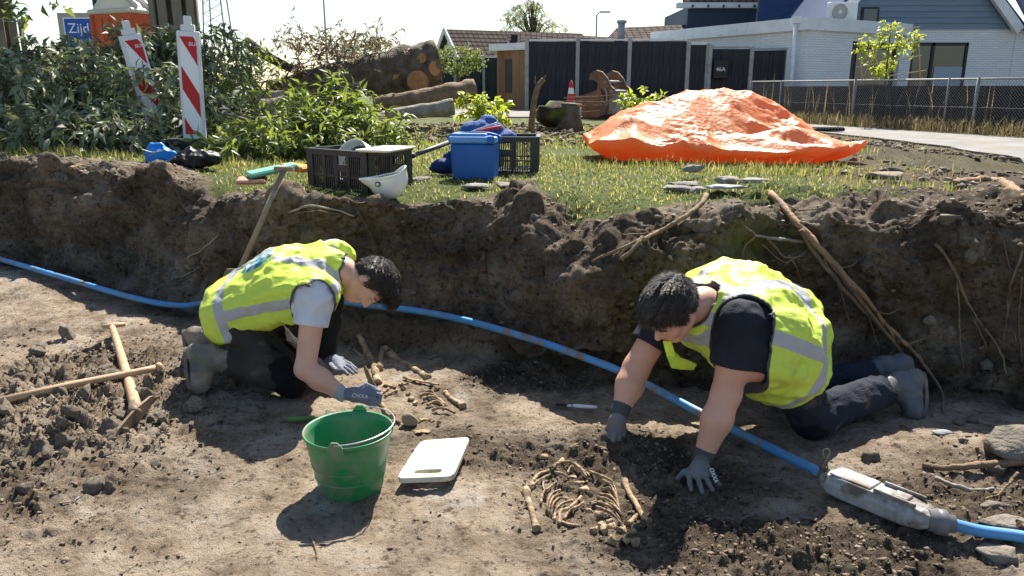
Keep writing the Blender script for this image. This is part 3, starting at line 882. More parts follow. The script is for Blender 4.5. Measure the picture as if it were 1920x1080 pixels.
def navy_house():
    y = 33.0
    p0 = D(1289, 40, y); p1 = D(1570, 40, y); z1 = float(D(1350, 12, y)[2])
    t = thing('navy_house', 'dark navy clad house with white gutter behind the flat roof', 'house', (p0[0], y, 0.6))
    b = MB(); wall_box(b, p0, p1, 0.6, z1, 5.0); b.build('wall', NAVY, t)
    b = MB(); b.box(((p0[0] + p1[0]) / 2 - 0.2, y - 0.15, z1 + 0.02), (p1[0] - p0[0] + 0.6, 0.34, 0.20)); g = b.build('gutter', WHITE, t)
    for k in range(10):
        b = MB(); b.box((p0[0] + 0.1 + k * 0.62, y - 0.36, z1 - 0.02), (0.06, 0.06, 0.1)); b.build('bracket', DARKFRAME, g)
    e = z1 + 0.12
    roof_plane('roof', (p0[0] - 0.2, y - 0.1, e), (p1[0] + 0.3, y - 0.1, e), (p1[0] + 0.3, y + 2.6, e + 2.6), (p0[0] - 0.2, y + 2.6, e + 2.6), t)
    for k in range(3):
        b = MB(); c = np.array([p0[0] + 1.1 + k * 1.75, y + 0.75, e + 0.95]); R = np.array([[1, 0, 0], [0, .707, -.707], [0, .707, .707]])
        b.box(c, (1.6, 1.0, 0.05), R); b.build('solar_panel', mat('solar', (0.01, 0.012, 0.02), 0.15), t)
    # steep slate roof in front of it
    q0 = D(1418, 50, 29.0); q1 = D(1560, 50, 29.0)
    b = MB(); V = [(q0[0], 29, 3.3), (q1[0] + 1.5, 29, 3.3), (q1[0] + 1.5, 31.5, 7.4), (q0[0] + 0.9, 31.5, 7.4)]
    b.add([*V, *[(v[0], v[1] + 0.2, v[2] - 0.1) for v in V]], [(0, 1, 2, 3), (4, 7, 6, 5), (0, 4, 5, 1), (1, 5, 6, 2), (2, 6, 7, 3), (3, 7, 4, 0)]); b.build('slate_roof', BLUESLATE, t)
navy_house()

def low_tiled_house():
    y = 31.0; a = D(1128, 78, y); b_ = D(1290, 70, y); zr = float(D(1165, 52, y + 2.5)[2])
    t = thing('tiled_house', 'low house with grey-brown tiled roof and vent pipe behind the black fence', 'house', (a[0] + 2, y, 0.8))
    b = MB(); wall_box(b, (a[0] + .2, y + .2), (b_[0] + 1, y + .2), 0.7, a[2] - 0.1, 4.5); b.build('wall', WHITE, t)
    roof_plane('roof', (a[0], y, a[2] - 0.1), (b_[0] + 1.5, y, a[2] - 0.1), (b_[0] + 1.5, y + 2.5, zr + 0.15), (a[0] + 0.9, y + 2.5, zr), t)
    v = D(1165, 60, y + 0.9); b = MB(); b.tube([(v[0], v[1], a[2]), (v[0], v[1], zr + 0.05)], 0.14, 12); b.tube([(v[0], v[1], zr + 0.05), (v[0], v[1], zr + 0.16)], 0.2, 12); b.build('vent_pipe', mat('zinc', (0.32, 0.33, 0.34), 0.5), t)
low_tiled_house()
def glint_house():
    y = 40.0; a = D(935, 95, y); b_ = D(1140, 75, y); zr = float(D(950, 64, y + 3)[2])
    t = thing('garden_house', 'low roof with broad tiled slope between the gabled house and the vent pipe', 'house', (a[0] + 2, y, 0.8))
    b = MB(); wall_box(b, (a[0] + .2, y + .2), (b_[0], y + .2), 0.7, 2.5, 5); b.build('wall', WHITE, t)
    roof_plane('roof', (a[0], y, 2.5), (b_[0] + .5, y, 2.5), (b_[0] + .5, y + 3.2, zr - 0.15), (a[0] + 0.6, y + 3.2, zr + 0.15), t)
glint_house()

def gable_house():
    y = 42.0; c = D(845, 90, y); an = math.radians(24)
    r = np.array([math.cos(an), math.sin(an), 0]); s = np.array([-math.sin(an), math.cos(an), 0])
    W = 4.4; Ln = 7.5; ze = 2.75; zr = float(D(843, 57, y)[2]) + 0.05
    t = thing('gabled_house', 'small distant house with brown tiled roof and white gable', 'house', (c[0], c[1], 0.8))
    o = np.array([c[0], c[1], 0.0])
    def q(u, v, z): return o + r * u + s * v + np.array([0, 0, z])
    b = MB(); V = [q(0, -W / 2, 0.7), q(0, W / 2, 0.7), q(0, W / 2, ze), q(0, 0, zr - 0.1), q(0, -W / 2, ze)]
    V2 = [v + r * Ln for v in V]
    b.add(V + V2, [(0, 1, 2, 3, 4), (9, 8, 7, 6, 5), (0, 4, 9, 5), (1, 6, 7, 2), (4, 3, 8, 9), (3, 2, 7, 8)]); b.build('wall', WHITE, t)
    roof_plane('roof', q(-0.3, -W / 2 - 0.25, ze - 0.2), q(Ln + .3, -W / 2 - 0.25, ze - 0.2), q(Ln + .3, 0, zr), q(-0.3, 0, zr), t)
    roof_plane('roof', q(Ln + .3, W / 2 + 0.25, ze - 0.2), q(-0.3, W / 2 + 0.25, ze - 0.2), q(-0.3, 0, zr), q(Ln + .3, 0, zr), t)
    for sg in (-1, 1):
        b = MB(); b.bar(q(-0.34, sg * (W / 2 + 0.25), ze - 0.22), q(-0.34, 0, zr), 0.06, 0.26); b.build('bargeboard', WHITE, t)
    b = MB(); b.bar(q(0.2, -W / 2 - .3, ze - .22), q(Ln, -W / 2 - .3, ze - .22), 0.14, 0.12); b.build('gutter', WHITE, t)
    b = MB(); cc = q(-0.03, 0, ze + 0.35); R = np.stack([r, s, (0, 0, 1)], 1); b.box(cc, (0.05, 0.8, 0.7), R); b.build('window', DARKFRAME, t)
    b = MB(); cc = q(3.2, -1.0, (ze + zr) / 2 + 0.25); b.box(cc, (0.3, 0.2, 0.7), R); b.build('chimney_pipe', DARKFRAME, t)
gable_house()

BLACKWOOD = mat('black_fence_wood', (0.022, 0.023, 0.027), 0.75, (0.04, 0.041, 0.046), 5, 0.3, 30, stretch=(6, 6, 0.6))
CONC = mat('concrete_post', (0.40, 0.39, 0.37), 0.85, (0.30, 0.29, 0.28), 6)
def plank_fence(name, label, pts, H, bw, cap=True):
    p0 = pts[0]
    t = thing(name, label, 'fence', (p0[0], p0[1], float(top_z(p0[0], p0[1]))))
    for i in range(len(pts) - 1):
        a = np.asarray(pts[i], float); c = np.asarray(pts[i + 1], float); d = c - a; l = np.linalg.norm(d); d /= l
        R = np.array([[d[0], -d[1], 0], [d[1], d[0], 0], [0, 0, 1]])
        n = max(1, round(l / bw)); w = l / n
        base = float(top_z(*a))
        me = None
        for k in range(n):
            q = a + d * (k + 0.5) * w
            lift = 0.022 if k % 2 else 0.0
            if me is None:
                b = MB(); b.box((0, 0, 0), (w * 1.18, 0.022, H - 0.08), bev=0.004)
                o = b.build('plank', BLACKWOOD, t, world=False); me = o.data
            else:
                o = bpy.data.objects.new('plank', me); COL.objects.link(o); o.parent = t
            o.location = Vector((q[0] + R[0, 1] * lift - p0[0], q[1] + R[1, 1] * lift - p0[1], base + H / 2 - float(top_z(p0[0], p0[1]))))
            o.rotation_euler = (0, 0, math.atan2(d[1], d[0]))
        if cap:
            b = MB(); m = (a + c) / 2; b.box((m[0], m[1], base + H + 0.003), (l - 0.1, 0.07, 0.045), R); b.build('top_rail', WHITE if cap == 'w' else CONC, t)
    for i, q in enumerate(pts):
        b = MB(); b.box((q[0], q[1] - 0.03, float(top_z(*q)) + H / 2 + 0.03), (0.11, 0.11, H + 0.08), bev=0.012); b.build('post', CONC, t)
    return t
fy = 23.2
fp = [D(988, 100, fy)[:2], D(1083, 100, fy - .1)[:2], D(1180, 100, fy - .2)[:2], D(1290, 100, fy - .3)[:2], D(1327, 100, fy - .35)[:2]]
plank_fence('plank_fence', 'tall black plank fence with concrete posts beside the wooden shed', fp, 1.98, 0.16, 'w')
plank_fence('plank_fence', 'far stretch of black plank fence below the small gabled house', [D(800, 130, 36)[:2], D(853, 130, 36)[:2], D(907, 130, 36)[:2], D(960, 130, 36)[:2]], 1.98, 0.16, 'w')
gt = plank_fence('garden_gate', 'black wooden gate with letter box and house number next to white house', [D(1331, 100, 22.8)[:2], D(1409, 100, 22.9)[:2], D(1486, 100, 22.6)[:2]], 1.93, 0.17, True)
gt['category'] = 'gate'
q = D(1351, 130, 22.7)
b = MB(); b.box((q[0], q[1] - 0.02, q[2]), (0.42, 0.14, 0.52), bev=0.02); lb = b.build('letter_box', mat('black_metal', (0.012, 0.012, 0.014), 0.35), gt)
text_mesh('46A', 0.16, Matrix.Translation((q[0] - 0.15, q[1] - 0.094, q[2] - 0.05)) @ Matrix.Rotation(math.pi / 2, 4, 'X'), 'house_number', mat('white_number', (0.8, 0.8, 0.8), 0.5), lb, 0.003)

def shed():
    y = 23.9; a = D(932, 100, y + 1.2); c = D(987, 100, y); H = float(D(960, 93, y)[2])
    t = thing('wooden_shed', 'brown wooden garden shed with flat white-edged roof', 'shed', (a[0], y, 0.82))
    W = mat('shed_wood', (0.23, 0.12, 0.055), 0.7, (0.30, 0.17, 0.085), 4, stretch=(1, 1, 0.3))
    n = 9
    for k in range(n):
        q0 = a + (c - a) * k / n; q1 = a + (c - a) * (k + 1) / n
        b = MB(); wall_box(b, q0, q0 + (q1 - q0) * 0.965, 0.8, H, 0.05); b.build('plank', W, t)
    b = MB(); wall_box(b, a + (c - a) * 0.28 + np.array([0, -0.03, 0]), a + (c - a) * 0.5 + np.array([0, -0.03, 0]), 1.35, 2.35, 0.04); b.build('window', DARKFRAME, t)
    b = MB(); b.box(((a[0] + c[0]) / 2 + 1.2, y + 2.4, (0.8 + H) / 2), (3.2, 3.0, H - 0.82)); b.build('side_wall', W, t)
    b = MB(); pl = [(a[0] - 0.25, a[1] - 0.25), (c[0] + 0.15, c[1] - 0.2), (c[0] + 3.4, c[1] + 0.3), (c[0] + 3.4, y + 4.2), (a[0] - 0.1, y + 4.4)]
    b.prism(pl, 0.20, M=Matrix.Translation((0, 0, H + 0.003))); b.build('roof', WHITE, t)
shed()

# chain-link fence along the road
def chain_fence():
    A = np.array([9.75, 11.0]); B = np.array([6.45, 21.4]); L_ = np.linalg.norm(B - A); d = (B - A) / L_
    GALV = mat('galvanised', (0.30, 0.295, 0.28), 0.55, (0.22, 0.21, 0.2), 20, metallic=0.3)
    z0 = 0.66; H = 1.0
    t = thing('chain_link_fence', 'waist-high grey chain-link fence along the road before the white house', 'fence', (A[0], A[1], z0))
    Q = lambda u, z: np.array([A[0] + d[0] * u, A[1] + d[1] * u, z])
    marks = []
    for px in (1398, 1460, 1597, 1768, 1822, 1985):
        us = np.linspace(0, L_, 700); pj = np.array([960 + FPX * (A[0] + d[0] * u) / ((A[1] + d[1] * u) * math.cos(PITCH) + 0.7 * math.sin(PITCH)) for u in us])
        marks.append(us[np.argmin(abs(pj - px))])
    for i, u in enumerate(marks):
        b = MB(); b.tube([Q(u, z0 - 0.1), Q(u, z0 + H + 0.03)], 0.032 if i in (0, 2, 4) else 0.02, 10); b.build('post', GALV, t)
    b = MB(); b.tube([Q(0, z0 + H), Q(L_, z0 + H)], 0.018, 8); b.build('top_rail', GALV, t)
    b = MB(); b.tube([Q(0, z0 + 0.5), Q(L_ * .5, z0 + 0.485), Q(L_, z0 + 0.5)], 0.005, 6); b.build('tension_wire', GALV, t)
    b = MB(); sp = 0.062; n = int((L_ + H) / sp)
    for k in range(-int(H / sp), int(L_ / sp) + 1):
        for sg in (1, -1):
            u0 = k * sp; za, zb = z0 + 0.03, z0 + H
            ua, ub = (u0, u0 + H) if sg > 0 else (u0 + H, u0)
            pa, pb = np.array([ua, za]), np.array([ub, zb])
            lo, hi = 0.0, 1.0
            du = ub - ua
            t0 = (0 - ua) / du; t1 = (L_ - ua) / du
            lo = max(0, min(t0, t1)); hi = min(1, max(t0, t1))
            if hi - lo < 0.02: continue
            s_, e_ = pa + (pb - pa) * lo, pa + (pb - pa) * hi
            off = np.array([-d[1], d[0], 0]) * 0.004 * sg
            b.tube([Q(s_[0], s_[1]) + off, Q(e_[0], e_[1]) + off], 0.0032, 3, caps=False)
    b.build('wire_mesh', GALV, t)['kind'] = 'stuff'
    nrm = np.array([d[1], -d[0], 0])
    if nrm[0] < 0: nrm = -nrm
    b = MB(); wall_box(b, (A + nrm[:2] * 0.35), (B + nrm[:2] * 0.35), z0 - 0.1, z0 + 0.88, 0.03); b.build('privacy_screen', mat('black_cloth', (0.012, 0.013, 0.018), 0.9), t)
    return A, B, d
FA, FB, FD = chain_fence()

# ================================================================== foliage
def leaf_mesh(base, dirs, nrm, ln, wd, fold=0.25, curl=0.25):
    base = np.asarray(base); n = len(base)
    dirs = dirs / np.linalg.norm(dirs, axis=1)[:, None]
    side = np.cross(dirs, nrm); side /= np.linalg.norm(side, axis=1)[:, None] + 1e-9
    up = np.cross(side, dirs)
    ln = np.asarray(ln)[:, None] * np.ones((n, 1)); wd = np.asarray(wd)[:, None] * np.ones((n, 1))
    c = base + dirs * ln * 0.48
    Lf = c + side * wd * 0.5 + up * wd * fold; Rt = c - side * wd * 0.5 + up * wd * fold
    tip = base + dirs * ln - up * ln * curl
    V = np.stack([base, Lf, c, Rt, tip], 1).reshape(-1, 3)
    o = np.arange(n)[:, None] * 5
    F = np.concatenate([o + np.array([[0, 2, 1]]), o + np.array([[0, 3, 2]]), o + np.array([[1, 2, 4]]), o + np.array([[2, 3, 4]])])
    return V, F
def sprays(rng, centers, per, length, leaf_l, leaf_w, droop, dirbias=None, whorl=0.5):
    """leafy twigs: returns twig polylines and the leaves on them"""
    B = []; Dd = []; Nn = []; L = []; W = []; tw = []
    for c in centers:
        d = rng.normal(size=3); d[2] = d[2] * 0.5
        if dirbias is not None: d = d + dirbias
        d /= np.linalg.norm(d)
        l = length * rng.uniform(0.6, 1.2)
        pts = [c + d * l * t + np.array([0, 0, -droop * l * t * t]) for t in (0, 0.35, 0.7, 1.0)]
        tw.append(np.array(pts))
        for k in range(per):
            t = (k + rng.random()) / per
            t = t ** (1 - whorl)
            q = c + d * l * t + np.array([0, 0, -droop * l * t * t])
            ld = rng.normal(size=3) * 0.9 + d * 0.7 + np.array([0, 0, -droop])
            B.append(q); Dd.append(ld); Nn.append(rng.normal(size=3) * 0.55 + np.array([0, 0, 1.0]))
            s = rng.uniform(0.65, 1.2); L.append(leaf_l * s); W.append(leaf_w * s)
    return tw, leaf_mesh(np.array(B), np.array(Dd), np.array(Nn), np.array(L), np.array(W))
def leaf_material(name, c1, c2, tc, trans=0.35, rough=0.42, dry=None):
    m = bpy.data.materials.new(name); m.use_nodes = True
    N = m.node_tree.nodes; L = m.node_tree.links; N.clear()
    out = N.new('ShaderNodeOutputMaterial'); b = N.new('ShaderNodeBsdfPrincipled'); b.inputs['Roughness'].default_value = rough; b.inputs['Specular IOR Level'].default_value = 0.5
    g = N.new('ShaderNodeNewGeometry')
    r = N.new('ShaderNodeValToRGB'); els = r.color_ramp.elements
    els[0].position = 0.0; els[0].color = (*c1, 1); els[1].position = 0.9; els[1].color = (*c2, 1)
    if dry:
        e = els.new(0.97); e.color = (*dry, 1)
    L.new(g.outputs['Random Per Island'], r.inputs['Fac'])
    L.new(r.outputs['Color'], b.inputs['Base Color'])
    t = N.new('ShaderNodeBsdfTranslucent'); t.inputs['Color'].default_value = (*tc, 1)
    mx = N.new('ShaderNodeMixShader'); mx.inputs['Fac'].default_value = trans
    L.new(b.outputs['BSDF'], mx.inputs[1]); L.new(t.outputs['BSDF'], mx.inputs[2]); L.new(mx.outputs['Shader'], out.inputs['Surface'])
    return m
BARK = mat('bark', (0.085, 0.062, 0.043), 0.95, (0.16, 0.13, 0.10), 7, 1.0, 18, stretch=(1, 1, 1), dirt=(0.10, 0.12, 0.03), dirt_amt=0.12, dscale=3)
BARKPALE = mat('pale_bark', (0.22, 0.19, 0.15), 0.9, (0.34, 0.30, 0.24), 9, 0.8, 25)
CUTWOOD = mat('cut_wood', (0.42, 0.22, 0.09), 0.8, (0.30, 0.15, 0.06), 14, 0.3, 60)
DEADWOOD = mat('dead_wood', (0.26, 0.17, 0.10), 0.85, (0.17, 0.11, 0.065), 12, 0.8, 40)
TWIG = mat('twig', (0.12, 0.09, 0.06), 0.9)
LEAF_DARK = leaf_material('wilting_leaf', (0.13, 0.16, 0.09), (0.29, 0.32, 0.21), (0.22, 0.27, 0.10), 0.30, 0.5, (0.26, 0.20, 0.12))
LEAF_LIT = leaf_material('lit_leaf', (0.085, 0.12, 0.03), (0.17, 0.20, 0.06), (0.30, 0.38, 0.05), 0.42, 0.4, (0.20, 0.15, 0.06))
LEAF_DRY = leaf_material('dry_leaf', (0.12, 0.085, 0.05), (0.20, 0.16, 0.09), (0.22, 0.15, 0.06), 0.3, 0.7)
LEAF_BRIGHT = leaf_material('young_leaf', (0.16, 0.22, 0.03), (0.26, 0.32, 0.05), (0.55, 0.62, 0.06), 0.45, 0.35)
LEAF_TREE = leaf_material('tree_leaf', (0.06, 0.085, 0.03), (0.13, 0.16, 0.06), (0.28, 0.33, 0.06), 0.4, 0.5)
def foliage_thing(name, label, cat, base, centers, per, length, ll, lw, droop, lm, rng, limbs=(), bias=None, group=None, twig_r=0.006, tip_mat=None):
    t = thing(name, label, cat, base, group=group)
    tw, (V, F) = sprays(rng, centers, per, length, ll, lw, droop, bias)
    link('foliage', np_mesh('foliage', V, F, smooth=False), lm, t)['kind'] = 'stuff'
    b = MB()
    for p_ in tw:
        b.tube(p_, [twig_r, twig_r * .8, twig_r * .6, twig_r * .3], 4, caps=False)
    b.build('twigs', TWIG, t)['kind'] = 'stuff'
    for pts, r0, r1 in limbs:
        b = MB(); s_ = spline(pts, 12); b.tube(s_, np.linspace(r0, r1, 12), 10); b.build('limb', BARK, t)
    return t
def ell_pts(rng, n, c, r, shell=0.5):
    v = rng.normal(size=(n, 3)); v /= np.linalg.norm(v, axis=1)[:, None]
    rad = rng.random(n) ** (1 / 3.0); rad = shell + (1 - shell) * rad
    return np.asarray(c) + v * rad[:, None] * np.asarray(r)
rng = np.random.default_rng(21)
gz = G0
# the big felled crown on the left
def pile(seed, spec, zmin):
    r = np.random.default_rng(seed); C = []
    for n, c, rr in spec:
        C.append(ell_pts(r, n, c, rr, 0.35))
    C = np.concatenate(C); C[:, 2] = np.maximum(C[:, 2], zmin + 0.03 + 0.1 * r.random(len(C)))
    return C
c1 = D(120, 190, 8.9); c2 = D(300, 210, 8.7); c3 = D(40, 165, 9.4); c4 = D(200, 126, 10.2); c5 = D(395, 120, 10.4); c8 = D(290, 100, 10.2); c9 = D(130, 132, 10.0); c6 = D(60, 250, 7.7); c7 = D(215, 255, 7.7)
C = pile(31, [(330, c1, (0.85, 0.7, 0.55)), (280, c2, (0.75, 0.6, 0.5)), (240, c3, (1.0, 0.8, 0.55)), (260, c4, (1.0, 0.7, 0.42)), (90, c5, (0.4, 0.6, 0.5)), (230, c6, (0.8, 0.5, 0.28)), (170, c7, (0.5, 0.4, 0.25)), (150, c8, (0.5, 0.5, 0.38)), (120, c9, (0.5, 0.5, 0.32))], gz)
foliage_thing('branch_heap', 'big heap of dark green wilting branches behind the beacons', 'branches', (c1[0], c1[1], gz), C, 11, 0.36, 0.155, 0.050, 0.7, LEAF_DARK, rng,
              [((D(60, 255, 8.4)), 0, 0)][:0] + [([D(40, 280, 8.3), D(150, 230, 9.0), D(330, 140, 10)], 0.06, 0.02), ([D(300, 260, 8.4), D(200, 190, 9), D(60, 120, 9.8)], 0.05, 0.02)])
# sunlit branches in the middle
c1 = D(560, 255, 7.6); c2 = D(620, 215, 8.0); c3 = D(480, 275, 7.4); c4 = D(690, 250, 7.7); c5 = D(610, 180, 8.3)
C = pile(32, [(150, c1, (0.65, 0.5, 0.2)), (130, c2, (0.42, 0.4, 0.24)), (75, c3, (0.42, 0.3, 0.12)), (80, c4, (0.38, 0.35, 0.15)), (40, c5, (0.22, 0.2, 0.2))], gz)
foliage_thing('felled_branch', 'sunlit leafy cut branches lying behind the front crate', 'branches', (c1[0], c1[1], gz), C, 10, 0.30, 0.13, 0.036, 0.35, LEAF_LIT, rng,
              [([D(420, 215, 7.8), D(540, 245, 7.7), D(700, 255, 7.6)], 0.03, 0.012), ([D(560, 290, 7.4), D(600, 220, 7.9), D(625, 160, 8.3)], 0.03, 0.01)])
# looser branches left of the log
C = pile(33, [(75, D(440, 190, 9.6), (0.42, 0.5, 0.5)), (40, D(470, 130, 11.5), (0.5, 0.4, 0.45)), (40, D(420, 250, 8.4), (0.35, 0.3, 0.15))], gz)
foliage_thing('felled_branch', 'loose tangle of green twigs between the right beacon and the logs', 'branches', (*D(440, 220, 9.6)[:2], gz), C, 8, 0.38, 0.13, 0.036, 0.25, LEAF_LIT, rng,
              [([D(462, 80, 12.0), D(500, 105, 12.0), D(548, 130, 12.1)], 0.09, 0.06), ([D(400, 210, 9), D(470, 222, 8.7), D(560, 240, 8.4)], 0.018, 0.01), ([D(405, 195, 9.4), D(480, 215, 8.9), D(540, 226, 8.7)], 0.014, 0.008)])
# withered sprigs on top of the log
C = pile(34, [(60, D(600, 120, 12.2), (0.7, 0.3, 0.3)), (45, D(690, 95, 12.6), (0.5, 0.3, 0.26)), (30, D(560, 90, 12.4), (0.4, 0.3, 0.3))], gz)
foliage_thing('withered_branch', 'brown withered sprigs standing on top of the big log', 'branches', (*D(640, 130, 12.3)[:2], 1.3), C, 8, 0.42, 0.13, 0.035, 0.1, LEAF_DRY, rng, bias=np.array([0, 0, 0.6]))
# bright plants
for px, py, y, r_, n, lab in ((1205, 205, 12.5, (0.32, 0.22, 0.24), 60, 'bright yellow-green leafy shrub between excavator bucket and orange sheet'), (905, 203, 11.0, (0.34, 0.25, 0.2), 45, 'light green leafy sprout on the soil behind the blue cooler')):
    c = D(px, py, y); zz = float(top_z(c[0], c[1]))
    foliage_thing('leafy_shrub', lab, 'shrub', (c[0], c[1], zz), ell_pts(rng, n, c, r_, 0.3), 9, 0.2, 0.11, 0.06, 0.2, LEAF_BRIGHT, rng, [([(c[0], c[1], zz - 0.05), (c[0] + .02, c[1], c[2] - 0.1), (c[0], c[1], c[2] + 0.1)], 0.014, 0.006)])

# ================================================================== felled logs
def log_thing(name, label, pts, rads, seed, stubs=(), material=None, cat='log', seg=22, n=40):
    r = np.random.default_rng(seed)
    p = spline(pts, n); rr = np.interp(np.linspace(0, 1, n), np.linspace(0, 1, len(rads)), rads)
    t = thing(name, label, cat, (p[n // 2][0], p[n // 2][1], float(top_z(p[n // 2][0], p[n // 2][1]))))
    b = MB(); b.tube(p, rr, seg, caps=True)
    V = np.array(b.v); d = fbm(V, 4.0, 4, off=seed)[:, None]
    cen = np.repeat(p, seg, axis=0); V = cen + (V - cen) * (1 + 0.30 * d); b.v = [tuple(v) for v in V]
    b.m[-2:] = [1, 1]
    b.build('trunk', [material or BARK, CUTWOOD], t)
    for (c, d_, rad, l) in stubs:
        c = np.asarray(c, float); d_ = np.asarray(d_, float); d_ /= np.linalg.norm(d_)
        b = MB(); b.tube([c - d_ * l, c - d_ * l * 0.4, c - d_ * 0.01, c], [rad * 1.35, rad * 1.15, rad, rad * 0.96], 18); b.m[-1] = 1
        b.build('branch_stub', [material or BARK, CUTWOOD], t)
    return t
cd = np.array([0.05, -1.0, 0.12])
log_thing('felled_log', 'big mossy felled trunk with orange branch cuts facing us', [D(505, 172, 12.0), D(600, 158, 12.4), D(690, 143, 12.7), D(760, 130, 12.9), D(822, 118, 13.0)], [0.17, 0.25, 0.31, 0.37, 0.36], 3,
          [(D(737, 137, 12.53), cd, 0.105, 0.2), (D(783, 152, 12.53), cd + (0.15, 0, -0.2), 0.17, 0.25), (D(815, 128, 12.6), cd + (0.9, 0, 0), 0.12, 0.25), (D(790, 110, 12.58), cd, 0.075, 0.15)])
log_thing('cut_log', 'pale log with sawn end left of the big trunk', [D(470, 203, 10.6), D(520, 200, 10.7), D(572, 193, 10.8)], [0.11, 0.115, 0.13], 5, [(D(540, 172, 10.75), (0.0, -0.1, 1), 0.05, 0.15)], BARKPALE)
log_thing('cut_log', 'thin pale log lying above the other sawn log', [D(455, 184, 11.2), D(490, 183, 11.3), D(535, 181, 11.4)], [0.075, 0.08, 0.085], 6, (), BARKPALE)
log_thing('cut_log', 'grey log with sawn end among the leaves before the black fence', [D(725, 216, 10.8), D(790, 208, 11.0), D(850, 200, 11.1)], [0.075, 0.095, 0.12], 8, (), BARKPALE)
log_thing('split_log', 'rough bark-covered log lying behind the sunlit branches', [D(700, 195, 12.0), D(790, 186, 12.1), D(890, 170, 12.3)], [0.10, 0.15, 0.19], 9, (), DEADWOOD)
# uprooted stump with moss and earth
c = D(1043, 215, 12.3); zz = float(top_z(c[0], c[1]))
V, F = lump(3, 77, 0.3, 1.6, (0.36, 0.3, 0.26))
t = thing('tree_stump', 'mossy uprooted stump with earth clinging to it, left of the traffic cone', 'stump', (c[0], c[1], zz))
me = np_mesh('stump', V + np.array([c[0], c[1], zz + 0.2]), F)
link('root_ball', me, mat('mossy_earth', (0.045, 0.034, 0.024), 0.95, (0.12, 0.15, 0.03), 3.0, 1.0, 30, lo=0.42, hi=0.6), t)
b = MB(); b.tube([(c[0] + 0.2, c[1] - 0.1, zz - 0.02), (c[0] + 0.21, c[1] - .1, zz + 0.2), (c[0] + 0.22, c[1] - 0.1, zz + 0.42)], [0.24, 0.17, 0.16], 18); b.m[-1] = 1; b.build('stem', [BARK, CUTWOOD], t)
for k in range(5):
    a_ = rng.uniform(-0.5, 1.0); b = MB(); s0 = np.array([c[0] + 0.1, c[1] - 0.2, zz + 0.3 + 0.05 * k])
    b.tube(spline([s0, s0 + (0.25 + .1 * k, -0.1, 0.06 * a_), s0 + (0.55 + .08 * k, -0.1, 0.03 + 0.08 * a_)], 8), np.linspace(0.012, 0.003, 8), 5); b.build('root', DEADWOOD, t)
# broken stake
c = D(995, 240, 11.8); zz = float(top_z(c[0], c[1])); b = MB()
s_ = spline([(c[0], c[1], zz - 0.05), D(1000, 200, 11.8), D(1008, 165, 11.8), D(1020, 148, 11.8)], 14)
t = thing('broken_branch', 'splintered branch standing upright in the soil', 'branch', (c[0], c[1], zz)); b.tube(s_, np.linspace(0.05, 0.035, 14), 8); b.build('stem', DEADWOOD, t)
b = MB(); b.tube([D(1008, 165, 11.8), D(1003, 152, 11.8), D(1004, 142, 11.8)], [0.025, 0.015, 0.004], 6); b.tube([D(1018, 150, 11.8), D(1024, 140, 11.75)], [0.02, 0.003], 6); b.build('splinter', DEADWOOD, t)

# ================================================================== things beyond the verge
# traffic cone
c = D(1070, 214, 16.5); zz = float(road_z(c[0], c[1])) + 0.003
t = thing('traffic_cone', 'red and white traffic cone beside the excavator bucket', 'cone', (c[0], c[1], zz))
RED = mat('signal_red', (0.62, 0.04, 0.025), 0.45); REFW = mat('reflective_white', (0.85, 0.85, 0.86), 0.4)
prof = lambda z: 0.135 - 0.108 * (z - 0.04) / 0.72
for z0, z1, m_, nm in ((0.04, 0.22, RED, 'cone_body'), (0.22, 0.36, REFW, 'white_band'), (0.36, 0.5, RED, 'red_band'), (0.5, 0.62, REFW, 'white_band'), (0.62, 0.76, RED, 'cone_tip')):
    b = MB(); b.lathe([(prof(z0), z0), (prof(z1), z1)] + ([(0.0, z1 + 0.003)] if z1 > .75 else []), (c[0], c[1], zz), 24); b.build(nm, m_, t)
b = MB(); b.box((c[0], c[1], zz + 0.02), (0.36, 0.36, 0.04), bev=0.01); b.build('foot', RED, t)
# excavator bucket
c = D(1132, 217, 17.2); zz = float(road_z(c[0], c[1])) + 0.004
t = thing('excavator_bucket', 'rusty steel excavator bucket standing on the road by the fence', 'bucket', (c[0], c[1], zz))
RUST = mat('rusty_steel', (0.15, 0.085, 0.06), 0.65, (0.24, 0.13, 0.085), 5, 0.3, 30, metallic=0.2)
GREY = mat('worn_steel', (0.20, 0.18, 0.17), 0.5, (0.28, 0.25, 0.23), 6, metallic=0.4)
cs, sn = math.cos(-0.72), math.sin(-0.72)
def BK(u, v, z): return np.array([c[0] + u * cs - v * sn, c[1] + u * sn + v * cs, zz + z])
# curved shell (profile in u-z, width along v)
pf = [(-0.62, 0.34), (-0.60, 0.16), (-0.48, 0.04), (-0.28, 0.0), (0.05, 0.0), (0.22, 0.06), (0.28, 0.25), (0.28, 0.55), (0.22, 0.62)]
b = MB(); V = []; F = []
for (u, z) in pf: V += [BK(u, -0.30, z), BK(u, 0.42, z), BK(u * 0.93 - 0.02, -0.30, z * 0.9 + 0.03), BK(u * 0.93 - 0.02, 0.42, z * 0.9 + 0.03)]
for i in range(len(pf) - 1):
    o = i * 4; F += [(o, o + 1, o + 5, o + 4), (o + 2, o + 6, o + 7, o + 3), (o, o + 4, o + 6, o + 2), (o + 1, o + 3, o + 7, o + 5)]
b.add(V, F); b.build('shell', GREY, t)
for v in (-0.305, 0.425):
    b = MB(); pl = [(-0.66, 0.40)] + pf[1:7] + [(0.10, 0.60), (-0.2, 0.5)]
    n = len(pl); V = [BK(u, v - 0.012, z) for u, z in pl] + [BK(u, v + 0.012, z) for u, z in pl]
    b.add(V, [tuple(range(n)), tuple(range(n, 2 * n))[::-1]] + [(i, n + i, n + (i + 1) % n, (i + 1) % n) for i in range(n)]); b.build('side_plate', RUST, t)
